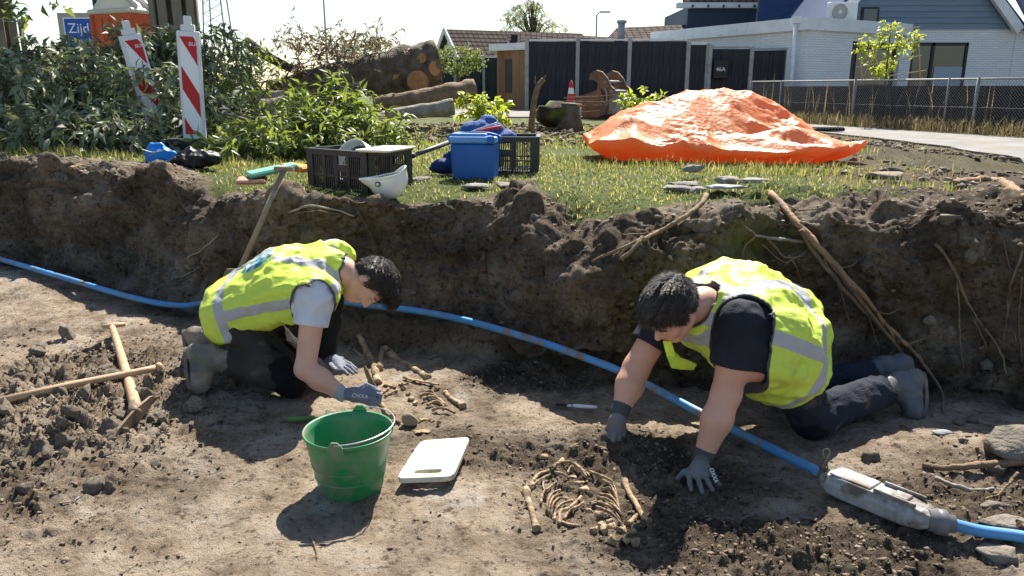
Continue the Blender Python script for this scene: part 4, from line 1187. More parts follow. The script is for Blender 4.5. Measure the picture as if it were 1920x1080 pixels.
ear = [(-0.02, 0.45), (0.0, 0.72), (-0.16, 0.80), (-0.24, 0.78), (-0.20, 0.92), (-0.05, 0.985), (0.10, 0.95), (0.24, 0.82), (0.34, 0.66), (0.42, 0.60), (0.44, 0.50), (0.32, 0.40), (0.26, 0.05), (0.06, 0.05)]
for v in (-0.24, 0.36):
    b = MB(); n = len(ear); V = [BK(u, v - 0.02, z) for u, z in ear] + [BK(u, v + 0.02, z) for u, z in ear]
    b.add(V, [tuple(range(n)), tuple(range(n, 2 * n))[::-1]] + [(i, n + i, n + (i + 1) % n, (i + 1) % n) for i in range(n)]); b.build('ear_plate', RUST, t)
for u, z, r_ in ((0.20, 0.74, 0.03), (0.36, 0.54, 0.035)):
    b = MB(); b.tube([BK(u, -0.28, z), BK(u, 0.40, z)], r_, 12); b.build('pin', GREY, t)
b = MB(); b.bar(BK(-0.62, -0.34, 0.36), BK(-0.62, 0.46, 0.36), 0.16, 0.03); b.build('cutting_edge', GREY, t)
# ribbed block on the road
c = D(1552, 241, 15.2); zz = float(road_z(c[0], c[1])) + 0.015
t = thing('kerb_ramp', 'small black ribbed rubber ramp lying on the road', 'ramp', (c[0], c[1], zz)); RUB = mat('black_rubber', (0.02, 0.02, 0.02), 0.6)
b = MB(); b.box((c[0], c[1], zz + 0.03), (0.56, 0.3, 0.06), bev=0.015); b.build('body', RUB, t)
for k in range(9):
    b = MB(); b.box((c[0] - 0.24 + k * 0.06, c[1], zz + 0.065), (0.025, 0.29, 0.02), bev=0.005); b.build('rib', RUB, t)
# street lamp and flag pole far behind, lattice mast
GREYM = mat('grey_metal', (0.35, 0.36, 0.38), 0.5)
c = D(1140, 90, 60.0); zt = float(D(1140, 23, 60)[2])
t = thing('street_lamp', 'thin distant street lamp above the tiled roofs', 'lamp post', (c[0], c[1], 0.8)); b = MB(); b.tube([(c[0] - .9, c[1], 0.8), (c[0] - .9, c[1], zt - 0.2), (c[0] - .7, c[1], zt)], [0.09, 0.06, 0.05], 8); b.build('pole', GREYM, t)
b = MB(); b.box((c[0] - .3, c[1], zt + 0.02), (0.8, 0.25, 0.12), bev=0.03); b.build('lamp_head', GREYM, t)
c = D(612, 90, 48.0); zt = float(D(612, -60, 48)[2])
t = thing('light_mast', 'tall thin grey pole rising behind the big felled trunk', 'pole', (c[0], c[1], 0.8)); b = MB(); b.tube([(c[0], c[1], 0.8), (c[0], c[1], zt)], [0.07, 0.045], 8); b.build('pole', GREYM, t); b = MB(); b.tube([(c[0], c[1], 0.8), (c[0], c[1], 1.3)], [0.12, 0.11], 10); b.build('foot', GREYM, t)
c = D(412, 100, 90.0); zt = float(D(412, -90, 90)[2])
t = thing('lattice_mast', 'faint steel lattice mast far behind the boarded tree', 'mast', (c[0], c[1], 0.8)); w0, w1 = 1.5, 0.7
for sx in (-1, 1):
    for sy in (-1, 1):
        b = MB(); b.bar((c[0] + sx * w0, c[1] + sy * w0, 0.8), (c[0] + sx * w1, c[1] + sy * w1, zt), 0.12, 0.12); b.build('leg', GREYM, t)
n = 14
for k in range(n):
    za, zb = 0.8 + (zt - .8) * k / n, 0.8 + (zt - .8) * (k + 1) / n; wa, wb = w0 + (w1 - w0) * k / n, w0 + (w1 - w0) * (k + 1) / n
    b = MB(); b.bar((c[0] - wa, c[1] - wa, za), (c[0] + wb, c[1] - wb, zb), 0.06, 0.06); b.bar((c[0] + wa, c[1] - wa, za), (c[0] - wb, c[1] - wb, zb), 0.06, 0.06); b.build('brace', GREYM, t)

# place-name sign
y = 18.5; a = D(107, 24, y); a2 = D(300, 60, y)
t = thing('place_sign', 'blue place-name sign with white lettering behind the portable toilet', 'sign', (a[0] + 0.9, y, 0.85))
zt = a[2]; zb = zt - 1.05; x0 = a[0]; x1 = a[0] + 1.75
b = MB(); b.box(((x0 + x1) / 2, y, (zt + zb) / 2), (x1 - x0, 0.05, zt - zb), bev=0.006); b.build('panel', mat('sign_grey', (0.42, 0.40, 0.37), 0.7), t)
BLUE = mat('sign_blue', (0.012, 0.10, 0.50), 0.4)
b = MB(); b.box(((x0 + x1) / 2, y - 0.027, (zt + zb) / 2), (x1 - x0 - 0.24, 0.012, zt - zb - 0.2), bev=0.004); b.build('white_border', REFW, t)
b = MB(); b.box(((x0 + x1) / 2, y - 0.034, (zt + zb) / 2), (x1 - x0 - 0.30, 0.012, zt - zb - 0.26), bev=0.004); f = b.build('blue_field', BLUE, t)
TX = Matrix.Rotation(math.pi / 2, 4, 'X')
text_mesh('Zijd', 0.31, Matrix.Translation((x0 + 0.22, y - 0.0425, zt - 0.44)) @ TX, 'lettering', REFW, f)
text_mesh('gem.', 0.15, Matrix.Translation((x0 + 0.26, y - 0.0425, zt - 0.66)) @ TX, 'small_lettering', REFW, f)
b = MB(); b.bar((x0 + 0.30, y - 0.045, zb + 0.2), (x1 - 0.2, y - 0.045, zt - 0.2), 0.012, 0.09); b.build('red_stripe', RED, f)
for px in (x0 + 0.25, x1 - 0.25):
    b = MB(); b.tube([(px, y + 0.06, 0.8), (px, y + 0.06, zt - 0.02)], 0.035, 10); b.build('post', GREYM, t)

# portable toilet
y = 16.0; a = D(256, 60, y); zz = 0.85; W2 = 0.56; rot = math.radians(-24)
t = thing('portable_toilet', 'orange portable toilet with white ribbed roof behind the branches', 'toilet', (a[0], y, zz), rot)
ORP = mat('orange_plastic', (0.62, 0.10, 0.025), 0.45, (0.55, 0.085, 0.02), 3); WHP = mat('white_plastic', (0.72, 0.71, 0.68), 0.45)
b = MB(); b.box((0, 0, 0.1), (1.14, 1.14, 0.2), bev=0.03); b.build('base', mat('dark_plastic', (0.03, 0.03, 0.03), 0.6), t, world=False)
b = MB(); b.box((0, 0, 1.12), (1.08, 1.08, 1.84), bev=0.02)
for sx in (-1, 1):
    for sy in (-1, 1): b.box((sx * 0.53, sy * 0.53, 1.12), (0.1, 0.1, 1.85), bev=0.03)
b.build('cabin', ORP, t, world=False)
for k in range(4):
    b = MB(); b.box((-0.3 + k * 0.2, -0.545, 1.2), (0.1, 0.03, 1.5), bev=0.012); b.build('wall_rib', ORP, t, world=False)
b = MB(); b.box((-0.545, 0, 1.05), (0.03, 0.78, 1.66), bev=0.01); dr = b.build('door', ORP, t, world=False)
b = MB(); b.box((-0.562, -0.05, 1.55), (0.012, 0.5, 0.5)); b.build('door_panel', mat('sticker', (0.10, 0.13, 0.07), 0.5), dr, world=False)
b = MB(); b.box((0, 0, 2.07), (1.2, 1.2, 0.09), bev=0.03)
prof2 = [(-0.56, 2.10), (-0.45, 2.22), (-0.25, 2.31), (0, 2.34), (0.25, 2.31), (0.45, 2.22), (0.56, 2.10)]
V = [(x_, -0.5, z_) for x_, z_ in prof2] + [(x_, 0.5, z_) for x_, z_ in prof2]
b.add(V, [(i, i + 1, 8 + i, 7 + i) for i in range(6)] + [tuple(range(7))[::-1], tuple(range(7, 14))]); b.build('roof', mat('translucent_roof', (0.75, 0.73, 0.68), 0.5, trans=0.3), t, world=False)
for k in range(4):
    b = MB(); yy = -0.42 + 0.28 * k
    pts = [(x_, yy, z_ + 0.035) for x_, z_ in prof2]; b.tube(pts, 0.045, 8); b.build('roof_rib', WHP, t, world=False)
b = MB(); b.box((-0.5, -0.42, 2.27), (0.12, 0.12, 0.2), bev=0.02); b.build('vent', mat('dark_plastic', (0.03, 0.03, 0.03), 0.6), t, world=False)

# trees with boarded trunks at the left
def boarded_tree(px, y, r, lab, crown, lean=0.0, nb=9, seed=1, H=1.9, low=None):
    rg = np.random.default_rng(seed)
    p = D(px, 200, y); x0 = p[0]; zz = float(top_z(x0, y))
    t = thing('street_tree', lab, 'tree', (x0, y, zz))
    pts = spline([(x0, y, zz - 0.05), (x0 + 0.01, y, zz + 1.6), (x0 + lean, y, zz + 3.4), (x0 + lean * 2, y + .1, zz + 6.0)], 20)
    b = MB(); b.tube(pts, np.linspace(r * 1.15, r * 0.5, 20), 16); b.build('trunk', BARK, t)
    crx, cry, crz, cox, ch = crown; cz = zz + ch; crad = cry; xc = x0 + cox
    for k in range(7):
        a_ = k * 0.9 + rg.random(); s0 = pts[int(9 + k)]; e = np.array([xc + math.cos(a_) * crx * .75, y + math.sin(a_) * cry * .75, cz + rg.uniform(-.5, .7) * crz])
        b = MB(); b.tube(spline([s0, (s0 + e) / 2 + (0, 0, 0.3), e], 8), np.linspace(r * 0.4, 0.03, 8), 8); b.build('branch', BARK, t)
    C_ = ell_pts(rg, 620, (xc, y, cz), (crx, cry, crz), 0.3)
    if low is not None: C_ = np.concatenate([C_, ell_pts(rg, 7, low, (0.16, 0.2, 0.2), 0.1)])
    tw, (V, F) = sprays(rg, C_, 9, 0.6, 0.17, 0.085, 0.3)
    link('crown', np_mesh('crown', V, F, smooth=False), LEAF_TREE, t)['kind'] = 'stuff'
    W = mat('trunk_board', (0.20, 0.17, 0.13), 0.85, (0.27, 0.23, 0.18), 6, stretch=(4, 4, 0.5))
    for k in range(nb):
        a_ = 2 * math.pi * k / nb + 0.2; R = np.array([[math.cos(a_), -math.sin(a_), 0], [math.sin(a_), math.cos(a_), 0], [0, 0, 1]])
        q = np.array([x0 + math.cos(a_) * (r * 1.2 + 0.045), y + math.sin(a_) * (r * 1.2 + 0.045), zz + H / 2 + rg.uniform(-0.03, 0.03)])
        b = MB(); b.box(q, (0.03, 2 * (r + .06) * math.sin(math.pi / nb) * 0.74, H), R, bev=0.004); b.build('trunk_board', W, t)
    for z_ in (0.5, 1.5):
        b = MB(); aa = np.linspace(0, 2 * math.pi, 24); b.tube([(x0 + math.cos(q_) * (r * 1.2 + .07), y + math.sin(q_) * (r * 1.2 + .07), zz + z_) for q_ in aa], 0.006, 5); b.build('tie_wire', GREYM, t)
    return t
boarded_tree(30, 11.5, 0.15, 'young tree with upright boards round its trunk, far left', (2.2, 2.2, 2.2, 0.0, 6.2), 0.0, 9, 5, 1.55, D(52, 8, 11.4))
boarded_tree(345, 12.5, 0.24, 'thicker tree trunk boxed in with tall boards behind the beacons', (3.2, 1.6, 1.35, 1.2, 4.8), 0.05, 10, 6, 2.75)  # unseen crown, flattened and shifted so its shade falls on the left trench
# low twigs of the left tree reaching into view
r_ = np.random.default_rng(8)

# distant vegetation
def bush(name, lab, px, py, y, rad, n, ll, lm, seed, cat='bush', zb=0.85):
    rg = np.random.default_rng(seed); c = D(px, py, y)
    t = thing(name, lab, cat, (c[0], c[1], zb))
    C_ = ell_pts(rg, n, c, rad, 0.6); C_ = C_[C_[:, 2] > zb]
    tw, (V, F) = sprays(rg, C_, 7, ll * 2.2, ll, ll * 0.5, 0.1)
    link('foliage', np_mesh('foliage', V, F, smooth=False), lm, t)['kind'] = 'stuff'
    b = MB(); b.tube([(c[0], c[1], zb - 0.1), (c[0], c[1], c[2])], [0.12, 0.05], 8); b.build('stem', BARK, t)
    return t
bush('evergreen_bush', 'dark evergreen bush behind the big felled trunk', 705, 118, 20.0, (0.95, 0.7, 0.55), 420, 0.10, LEAF_DARK, 41)
bush('hedge', 'bright green hedge below the gabled house', 858, 112, 33.0, (1.1, 0.6, 0.55), 420, 0.10, LEAF_TREE, 42, 'hedge')
c = D(1000, 60, 46.0)
t = thing('willow_tree', 'airy willow-like tree behind the roofs', 'tree', (c[0], c[1], 0.8)); rg = np.random.default_rng(43)
b = MB(); b.tube(spline([(c[0], c[1], 0.7), (c[0] - .1, c[1], 3), (c[0], c[1], 5.4)], 10), np.linspace(0.3, 0.1, 10), 10); b.build('trunk', BARK, t)
C_ = np.concatenate([ell_pts(rg, 190, D(985, 30, 46), (1.25, 1.1, 0.8), 0.1), ell_pts(rg, 110, D(1025, 52, 46), (1.2, 1.0, 0.5), 0.1), ell_pts(rg, 60, D(952, 42, 46), (0.45, 0.8, 0.6), 0.1), ell_pts(rg, 40, D(1000, 10, 46), (0.6, 0.6, 0.35), 0.1)])
tw, (V, F) = sprays(rg, C_, 10, 0.45, 0.13, 0.05, 0.5)
link('crown', np_mesh('crown', V, F, smooth=False), leaf_material('pale_tree_leaf', (0.13, 0.15, 0.06), (0.22, 0.23, 0.11), (0.34, 0.36, 0.12), 0.45, 0.6), t)['kind'] = 'stuff'
b = MB()
for e in C_[::8]: b.tube(spline([(c[0], c[1], 3.6), ((c[0] + e[0]) / 2, (c[1] + e[1]) / 2, e[2] + 0.2), e], 6), np.linspace(0.04, 0.01, 6), 5, caps=False)
b.build('branches', BARK, t)['kind'] = 'stuff'
# sapling on its cane frame behind the chain-link fence
c = D(1665, 110, 17.6); zb = 0.6
t = thing('espalier_tree', 'young bright-leaved tree tied to a cane frame before the white house', 'tree', (c[0], c[1], zb)); rg = np.random.default_rng(44)
b = MB(); b.tube([(c[0] - .05, c[1], zb), (c[0], c[1], 1.6), (c[0] - .02, c[1], D(1665, 45, 17.6)[2])], [0.03, 0.022, 0.01], 8); b.build('trunk', BARK, t)
C_ = np.concatenate([ell_pts(rg, 50, D(1665, 100, 17.6), (0.5, 0.25, 0.5), 0.1), ell_pts(rg, 16, D(1665, 55, 17.6), (0.16, 0.12, 0.22), 0.1), ell_pts(rg, 24, D(1700, 75, 17.6), (0.3, 0.15, 0.25), 0.1), ell_pts(rg, 18, D(1620, 85, 17.6), (0.25, 0.15, 0.12), 0.1), ell_pts(rg, 20, D(1650, 130, 17.6), (0.25, 0.15, 0.15), 0.1)])
tw, (V, F) = sprays(rg, C_, 8, 0.2, 0.085, 0.05, 0.2)
link('crown', np_mesh('crown', V, F, smooth=False), LEAF_BRIGHT, t)['kind'] = 'stuff'
CANE = mat('bamboo_cane', (0.42, 0.35, 0.22), 0.6)
for a_, e_ in (((1600, 72), (1725, 50)), ((1602, 100), (1728, 78)), ((1606, 126), (1728, 104)), ((1615, 150), (1736, 132)), ((1610, 68), (1618, 160)), ((1722, 50), (1726, 160)), ((1665, 45), (1612, 160))):
    b = MB(); b.tube([D(*a_, 17.65), D(*e_, 17.65)], 0.012, 6); b.build('cane', CANE, t)
# ================================================================== things on the grass verge
def zs(x, y): return surf(x, y)
BLACKPL = mat('black_crate_plastic', (0.012, 0.012, 0.014), 0.35, spec=0.5, dirt=(0.10, 0.085, 0.065), dirt_amt=0.1)
def crate(name, label, loc, rz, L_, W_, H_):
    t = thing(name, label, 'crate', loc, rz)
    def panel(a, b, hand):
        """one lattice side between plan points a and b"""
        a = np.array([*a, 0.0]); b_ = np.array([*b, 0.0]); d = b_ - a; l = np.linalg.norm(d); d /= l; up = np.array([0, 0, 1.0]); n = np.cross(d, up)
        R = np.stack([d, n, up], 1); m = MB()
        def bx(u0, u1, z0, z1, th=0.012): m.box(a + d * (u0 + u1) / 2 + up * (z0 + z1) / 2, (u1 - u0, th, z1 - z0), R)
        bx(0, l, 0.0, 0.022, 0.022); bx(0, l, H_ - 0.035, H_, 0.016); bx(-0.008, l + 0.008, H_ - 0.008, H_ + 0.004, 0.034)
        bx(0, 0.06, 0.0, H_, 0.018); bx(l - 0.06, l, 0, H_, 0.018)
        nb = max(2, round(l / 0.17)); us = np.linspace(0.06, l - 0.06, nb + 1)
        for u in us[1:-1]: bx(u - 0.012, u + 0.012, 0.02, H_ - 0.03, 0.016)
        bx(0, l, H_ * 0.34, H_ * 0.34 + 0.012, 0.013)
        for k in range(nb):
            c0, c1 = us[k] + 0.012, us[k + 1] - 0.012
            if hand and k == nb // 2:
                bx(c0, c1, H_ * 0.50, H_ * 0.66, 0.014)
            nn = max(3, int((c1 - c0) / 0.0165))
            for j in range(nn):
                u = c0 + (c1 - c0) * (j + 0.5) / nn
                bx(u - 0.0042, u + 0.0042, 0.02, H_ * (0.5 if hand and k == nb // 2 else 0.88), 0.008)
        return m
    cs_ = [(0, 0), (L_, 0), (L_, W_), (0, W_)]
    for i in range(4):
        panel(cs_[i], cs_[(i + 1) % 4], True).build('side_panel', BLACKPL, t, world=False)
    b = MB()
    for k in range(12):
        b.box((L_ * (k + 0.5) / 12, W_ / 2, 0.008), (L_ / 12 * 0.55, W_, 0.012))
    for k in range(6): b.box((L_ / 2, W_ * (k + 0.5) / 6, 0.012), (L_, 0.02, 0.01))
    b.build('bottom_grid', BLACKPL, t, world=False)
    return t
# front crate: near corner, one long side running back to the left
u = np.array([-0.80, 0.60]); n0 = np.array([-0.93, 4.99]); L1 = n0 + u * 0.60
zc = max(zs(*n0), zs(*(n0 + u * .3)), zs(*L1)) - 0.012
rz1 = math.atan2(-u[1], -u[0])
crate('plastic_crate', 'black lattice crate at the bank edge with a white board on top', (L1[0], L1[1], zc), rz1, 0.60, 0.40, 0.27)
du = -u; wv = np.array([-du[1], du[0]])
def C1(a, b, z): q = L1 + du * a + wv * b; return np.array([q[0], q[1], zc + z])
# ring of a sieve standing in the crate
t = thing('sieve', 'white sieve ring standing in the front crate', 'sieve', C1(0.22, 0.2, 0.02))
Rz = np.array([[du[0], wv[0], 0], [du[1], wv[1], 0], [0, 0, 1.0]])
tl = math.radians(62); Rt = Rz @ np.array([[1, 0, 0], [0, math.cos(tl), -math.sin(tl)], [0, math.sin(tl), math.cos(tl)]])
b = MB(); b.lathe([(0.150, -0.04), (0.156, -0.04), (0.156, 0.04), (0.150, 0.04), (0.150, -0.04)], C1(0.24, 0.2, 0.175), 40, R=Rt); b.build('ring', mat('white_plastic', (0.72, 0.71, 0.68), 0.45), t)
b = MB()
for k in range(15):
    o = -0.14 + 0.02 * k; h_ = math.sqrt(max(0.0, 0.15 ** 2 - o * o))
    for s_ in ((o, -h_, o, h_), (-h_, o, h_, o)):
        p0 = C1(0.24, 0.2, 0.175) + Rt @ np.array([s_[0], s_[1], 0.0]); p1 = C1(0.24, 0.2, 0.175) + Rt @ np.array([s_[2], s_[3], 0.0]); b.tube([p0, p1], 0.001, 3, caps=False)
b.build('wire_screen', GREYM, t)['kind'] = 'stuff'
t = thing('white_board', 'thin white board laid across the front crate', 'board', C1(0.52, 0.2, 0.275))
b = MB(); b.box(C1(0.60, 0.17, 0.284), (0.24, 0.40, 0.012), Rz @ np.array([[0.95, -0.31, 0], [0.31, 0.95, 0], [0, 0, 1]]), bev=0.003); b.build('sheet', mat('white_board', (0.80, 0.78, 0.72), 0.5, (0.7, 0.67, 0.6), 9), t)
b = MB(); b.box(C1(0.60, 0.17, 0.2745), (0.20, 0.36, 0.006), Rz @ np.array([[0.95, -0.31, 0], [0.31, 0.95, 0], [0, 0, 1]])); b.build('backing', mat('plywood', (0.45, 0.34, 0.2), 0.7), t)
# rear crate
n2 = np.array([-0.46, 6.04]); z2 = zs(-0.1, 6.1)
crate('plastic_crate', 'black lattice crate on the grass behind the blue cooler', (n2[0], n2[1], z2 - 0.005), math.radians(-3), 0.66, 0.42, 0.28)
# cooler
cx, cy = D(892, 335, 5.72)[:2]; zc2 = zs(cx, cy)
t = thing('cool_box', 'blue cool box with lighter blue lid standing on the grass', 'cool box', (cx, cy, zc2), math.radians(-8))
CB = mat('cooler_blue', (0.02, 0.12, 0.42), 0.4, (0.018, 0.11, 0.38), 4); CL = mat('cooler_lid_blue', (0.12, 0.30, 0.62), 0.4)
b = MB(); pr = [(-0.165, -0.115), (0.165, -0.115), (0.165, 0.115), (-0.165, 0.115)]
V = [(x_ * 0.94, y_ * 0.94, 0) for x_, y_ in pr] + [(x_, y_, 0.26) for x_, y_ in pr]
b.add(V, [(3, 2, 1, 0), (4, 5, 6, 7), (0, 1, 5, 4), (1, 2, 6, 5), (2, 3, 7, 6), (3, 0, 4, 7)]); b.build('body', CB, t, world=False, bevel=0.018)
b = MB(); b.box((0, 0, 0.288), (0.352, 0.252, 0.05)); b.build('lid', CL, t, world=False, bevel=0.014)
b = MB(); b.box((-0.03, 0, 0.322), (0.26, 0.2, 0.025)); b.build('lid_top', CL, t, world=False, bevel=0.01)
b = MB(); b.tube(spline([(-0.18, 0, 0.26), (-0.185, -0.02, 0.31), (0.0, -0.03, 0.335), (0.17, -0.03, 0.315), (0.182, 0, 0.26)], 16), 0.009, 8, flat=1.4); b.build('carry_handle', CB, t, world=False)
b = MB(); b.box((0.135, -0.127, 0.29), (0.05, 0.014, 0.05), bev=0.004); b.build('latch', CB, t, world=False)
# rumpled clothing on and beside the rear crate
def cloth_lump(name, label, cat, c, r, seed, m, extra=(), R=None, h=0.012, wr=0.02):
    c = np.asarray(c, float); r = np.asarray(r, float)
    lo = c - r * 1.5 - 0.03; hi = c + r * 1.5 + 0.03
    for e in extra: lo = np.minimum(lo, np.asarray(e[0]) - np.max(e[1]) - .05); hi = np.maximum(hi, np.asarray(e[0]) + np.max(e[1]) + .05)
    def fn(p):
        f = sd_ell(p, c, r, R)
        for e in extra: f = smin(f, sd_ell(p, e[0], e[1], e[2] if len(e) > 2 else None), 0.03)
        return f + wr * fbm(p * np.array([1, 1, 1.0]), 9, 3, off=seed, billow=True)
    V, Q = blob(fn, lo, hi, h, 1)
    t = thing(name, label, cat, (c[0], c[1], lo[2] + 0.05)); link('cloth', np_mesh('cloth', V, Q), m, t)
    return t
NAVYC = mat('blue_cloth', (0.025, 0.07, 0.24), 0.75, (0.04, 0.10, 0.32), 12, 0.4, 60)
j = cloth_lump('blue_jacket', 'crumpled blue jacket thrown over the rear crate', 'jacket', D(905, 243, 6.2), (0.17, 0.12, 0.075), 3, NAVYC, [(D(945, 255, 6.2), (0.10, 0.11, 0.055)), (D(880, 256, 6.2), (0.11, 0.1, 0.04)), (D(915, 228, 6.2), (0.07, 0.06, 0.05))])
b = MB(); b.tube(spline([D(885, 250, 6.05), D(912, 243, 6.05), D(940, 238, 6.05)], 8), 0.014, 8); b.build('red_trim', mat('red_cloth', (0.5, 0.05, 0.06), 0.7), j)
b = MB(); b.tube(spline([D(884, 247, 6.04), D(906, 239, 6.04), D(932, 230, 6.04)], 8), 0.006, 8); b.build('reflective_strip', mat('reflective_tape', (0.55, 0.56, 0.58), 0.35), j)
cloth_lump('blue_bag', 'dark blue cloth bag lying in the grass left of the cool box', 'bag', P(832, 312, zs(-0.5, 5.9) + 0.07), (0.10, 0.08, 0.055), 5, mat('dark_blue_cloth', (0.012, 0.03, 0.12), 0.8), [(P(848, 298, zs(-.5, 5.9) + 0.12), (0.07, 0.06, 0.06)), (P(818, 316, zs(-.5, 5.9) + 0.03), (0.06, 0.05, 0.03))])
# helmet, lying upside down
hx, hy = -0.785, 4.86; hz = zs(hx, hy)
t = thing('safety_helmet', 'white safety helmet lying upside down against the front crate', 'helmet', (hx, hy, hz))
HW = mat('helmet_white', (0.80, 0.79, 0.75), 0.25, (0.74, 0.73, 0.69), 5, coat=0.3)
tl = math.radians(-10); Rh = np.array([[math.cos(tl), 0, math.sin(tl)], [0, 1, 0], [-math.sin(tl), 0, math.cos(tl)]]) @ np.array([[math.cos(.3), -math.sin(.3), 0], [math.sin(.3), math.cos(.3), 0], [0, 0, 1.0]])
prof = [(0.128 * math.cos(a_), -0.142 * math.sin(a_)) for a_ in np.linspace(math.pi / 2, 0.0, 14)]
prof[0] = (0.0005, -0.142)
inn = [(r_ - 0.004 if r_ > 0.01 else 0.0005, z_ + 0.004) for r_, z_ in prof[::-1]]
b = MB(); b.lathe(prof + [(0.132, 0.004), (0.130, 0.012), (0.123, 0.010)] + inn, (hx, hy, hz + 0.142), 40, R=Rh, squash=(1.0, 0.82))
V = np.array(b.v) - np.array([hx, hy, hz + 0.142]); q = V @ Rh            # pull the front into a peak and lift the nape
pk = sstep(0.06, 0.14, -q[:, 0]) * sstep(-0.05, 0.0, q[:, 2]); q[:, 0] -= pk * 0.05; q[:, 2] += pk * 0.012
nk = sstep(0.05, 0.135, q[:, 0]) * sstep(-0.03, 0.0, q[:, 2]); q[:, 2] += nk * 0.035
rid = np.exp(-(q[:, 1] / 0.016) ** 2) * sstep(0.0, -0.05, q[:, 2]); q *= (1 + 0.02 * rid)[:, None]
b.v = [tuple(v) for v in (q @ Rh.T + np.array([hx, hy, hz + 0.142]))]
b.build('shell', HW, t)
b = MB(); b.tube([tuple(Rh @ np.array([0.112 * math.cos(a_), 0.092 * math.sin(a_), -0.01]) + np.array([hx, hy, hz + 0.142])) for a_ in np.linspace(0, 2 * math.pi, 30)], 0.008, 8, flat=1.6); b.build('headband', mat('dark_plastic', (0.03, 0.03, 0.03), 0.6), t)
qd = Rh @ np.array([-0.080, -0.0885, -0.028]); nd = Rh @ np.array([-0.5, -0.84, -0.15]); nd /= np.linalg.norm(nd)
ux = np.cross((0, 0, 1.0), nd); ux /= np.linalg.norm(ux); Rl = np.stack([ux, np.cross(nd, ux), nd], 1)
for r_, o_, m_, nm in ((0.017, 0.0035, mat('dark_green_print', (0.03, 0.07, 0.05), 0.5), 'round_badge'), (0.010, 0.0050, HW, 'badge_centre')):
    b = MB(); b.lathe([(0.0004, o_), (r_, o_), (r_, -0.004)], np.array([hx, hy, hz + 0.142]) + qd, 20, R=Rl); b.build(nm, m_, t)
# foam kneeling pads
def pad(name, label, px, py, y, size, rz, tilt, m, dz=0.0, roll=0.0):
    q = D(px, py, y); R = np.array(Euler((tilt, roll, rz)).to_matrix())
    t = thing(name, label, 'kneeling pad', q); b = MB(); b.box(q, size, R, bev=0.012); b.build('foam', m, t)
    b = MB(); b.box(q + R @ np.array([size[0] * 0.33, 0, 0.0]), (size[0] * 0.05, size[1] * 1.01, size[2] * 1.03), R, bev=0.003); b.build('seam', m, t)
pad('kneeling_pad', 'mint green foam pad on the earth lump left of the front crate', 510, 319, 5.45, (0.34, 0.2, 0.035), 0.5, 0.0, mat('mint_foam', (0.15, 0.42, 0.30), 0.8, dirt=(0.2, 0.17, 0.12), dirt_amt=0.2), roll=-0.16)
pad('kneeling_pad', 'orange foam pad touching the front crate', 556, 314, 5.55, (0.2, 0.16, 0.04), -0.35, 0.0, mat('orange_foam', (0.70, 0.25, 0.05), 0.8), roll=0.1)
pad('kneeling_pad', 'flat reddish-brown pad under the mint green one', 472, 338, 5.35, (0.2, 0.2, 0.03), 0.25, 0.05, mat('red_foam', (0.38, 0.18, 0.12), 0.8, (0.45, 0.26, 0.18), 9))
# bags at the left
BB = mat('blue_bag_plastic', (0.015, 0.20, 0.62), 0.4, (0.02, 0.26, 0.72), 8, trans=0.2, tcol=(0.02, 0.25, 0.7))
c = P(300, 300, zs(-3.0, 6.8) + 0.07)
t = cloth_lump('shopping_bag', 'bright blue plastic shopping bag on the verge below the beacons', 'bag', c, (0.10, 0.08, 0.085), 7, BB, [(c + np.array([-0.02, 0, 0.06]), (0.085, 0.05, 0.075)), (c + np.array([0.05, 0.0, 0.02]), (0.10, 0.06, 0.06))], wr=0.045)
b = MB(); b.tube(spline([c + (-0.10, -0.07, 0.09), c + (0.0, -0.10, 0.07), c + (0.09, -0.08, 0.09)], 8), 0.012, 6, flat=0.3); b.tube(spline([c + (-0.1, -0.08, -0.04), c + (-0.05, -0.1, 0.03), c + (0.03, -0.09, 0.08)], 8), 0.01, 6, flat=0.3); b.build('strap', mat('grey_strap', (0.35, 0.36, 0.38), 0.6), t)
c = P(352, 303, zs(-2.7, 6.6) + 0.06)
cloth_lump('black_bag', 'slumped black bag next to the bright blue bag', 'bag', c, (0.13, 0.10, 0.075), 9, mat('black_bag', (0.014, 0.013, 0.014), 0.5), [(c + np.array([0.12, 0.03, 0.02]), (0.12, 0.09, 0.055)), (c + np.array([0.02, 0.03, 0.06]), (0.08, 0.07, 0.05))], wr=0.05)
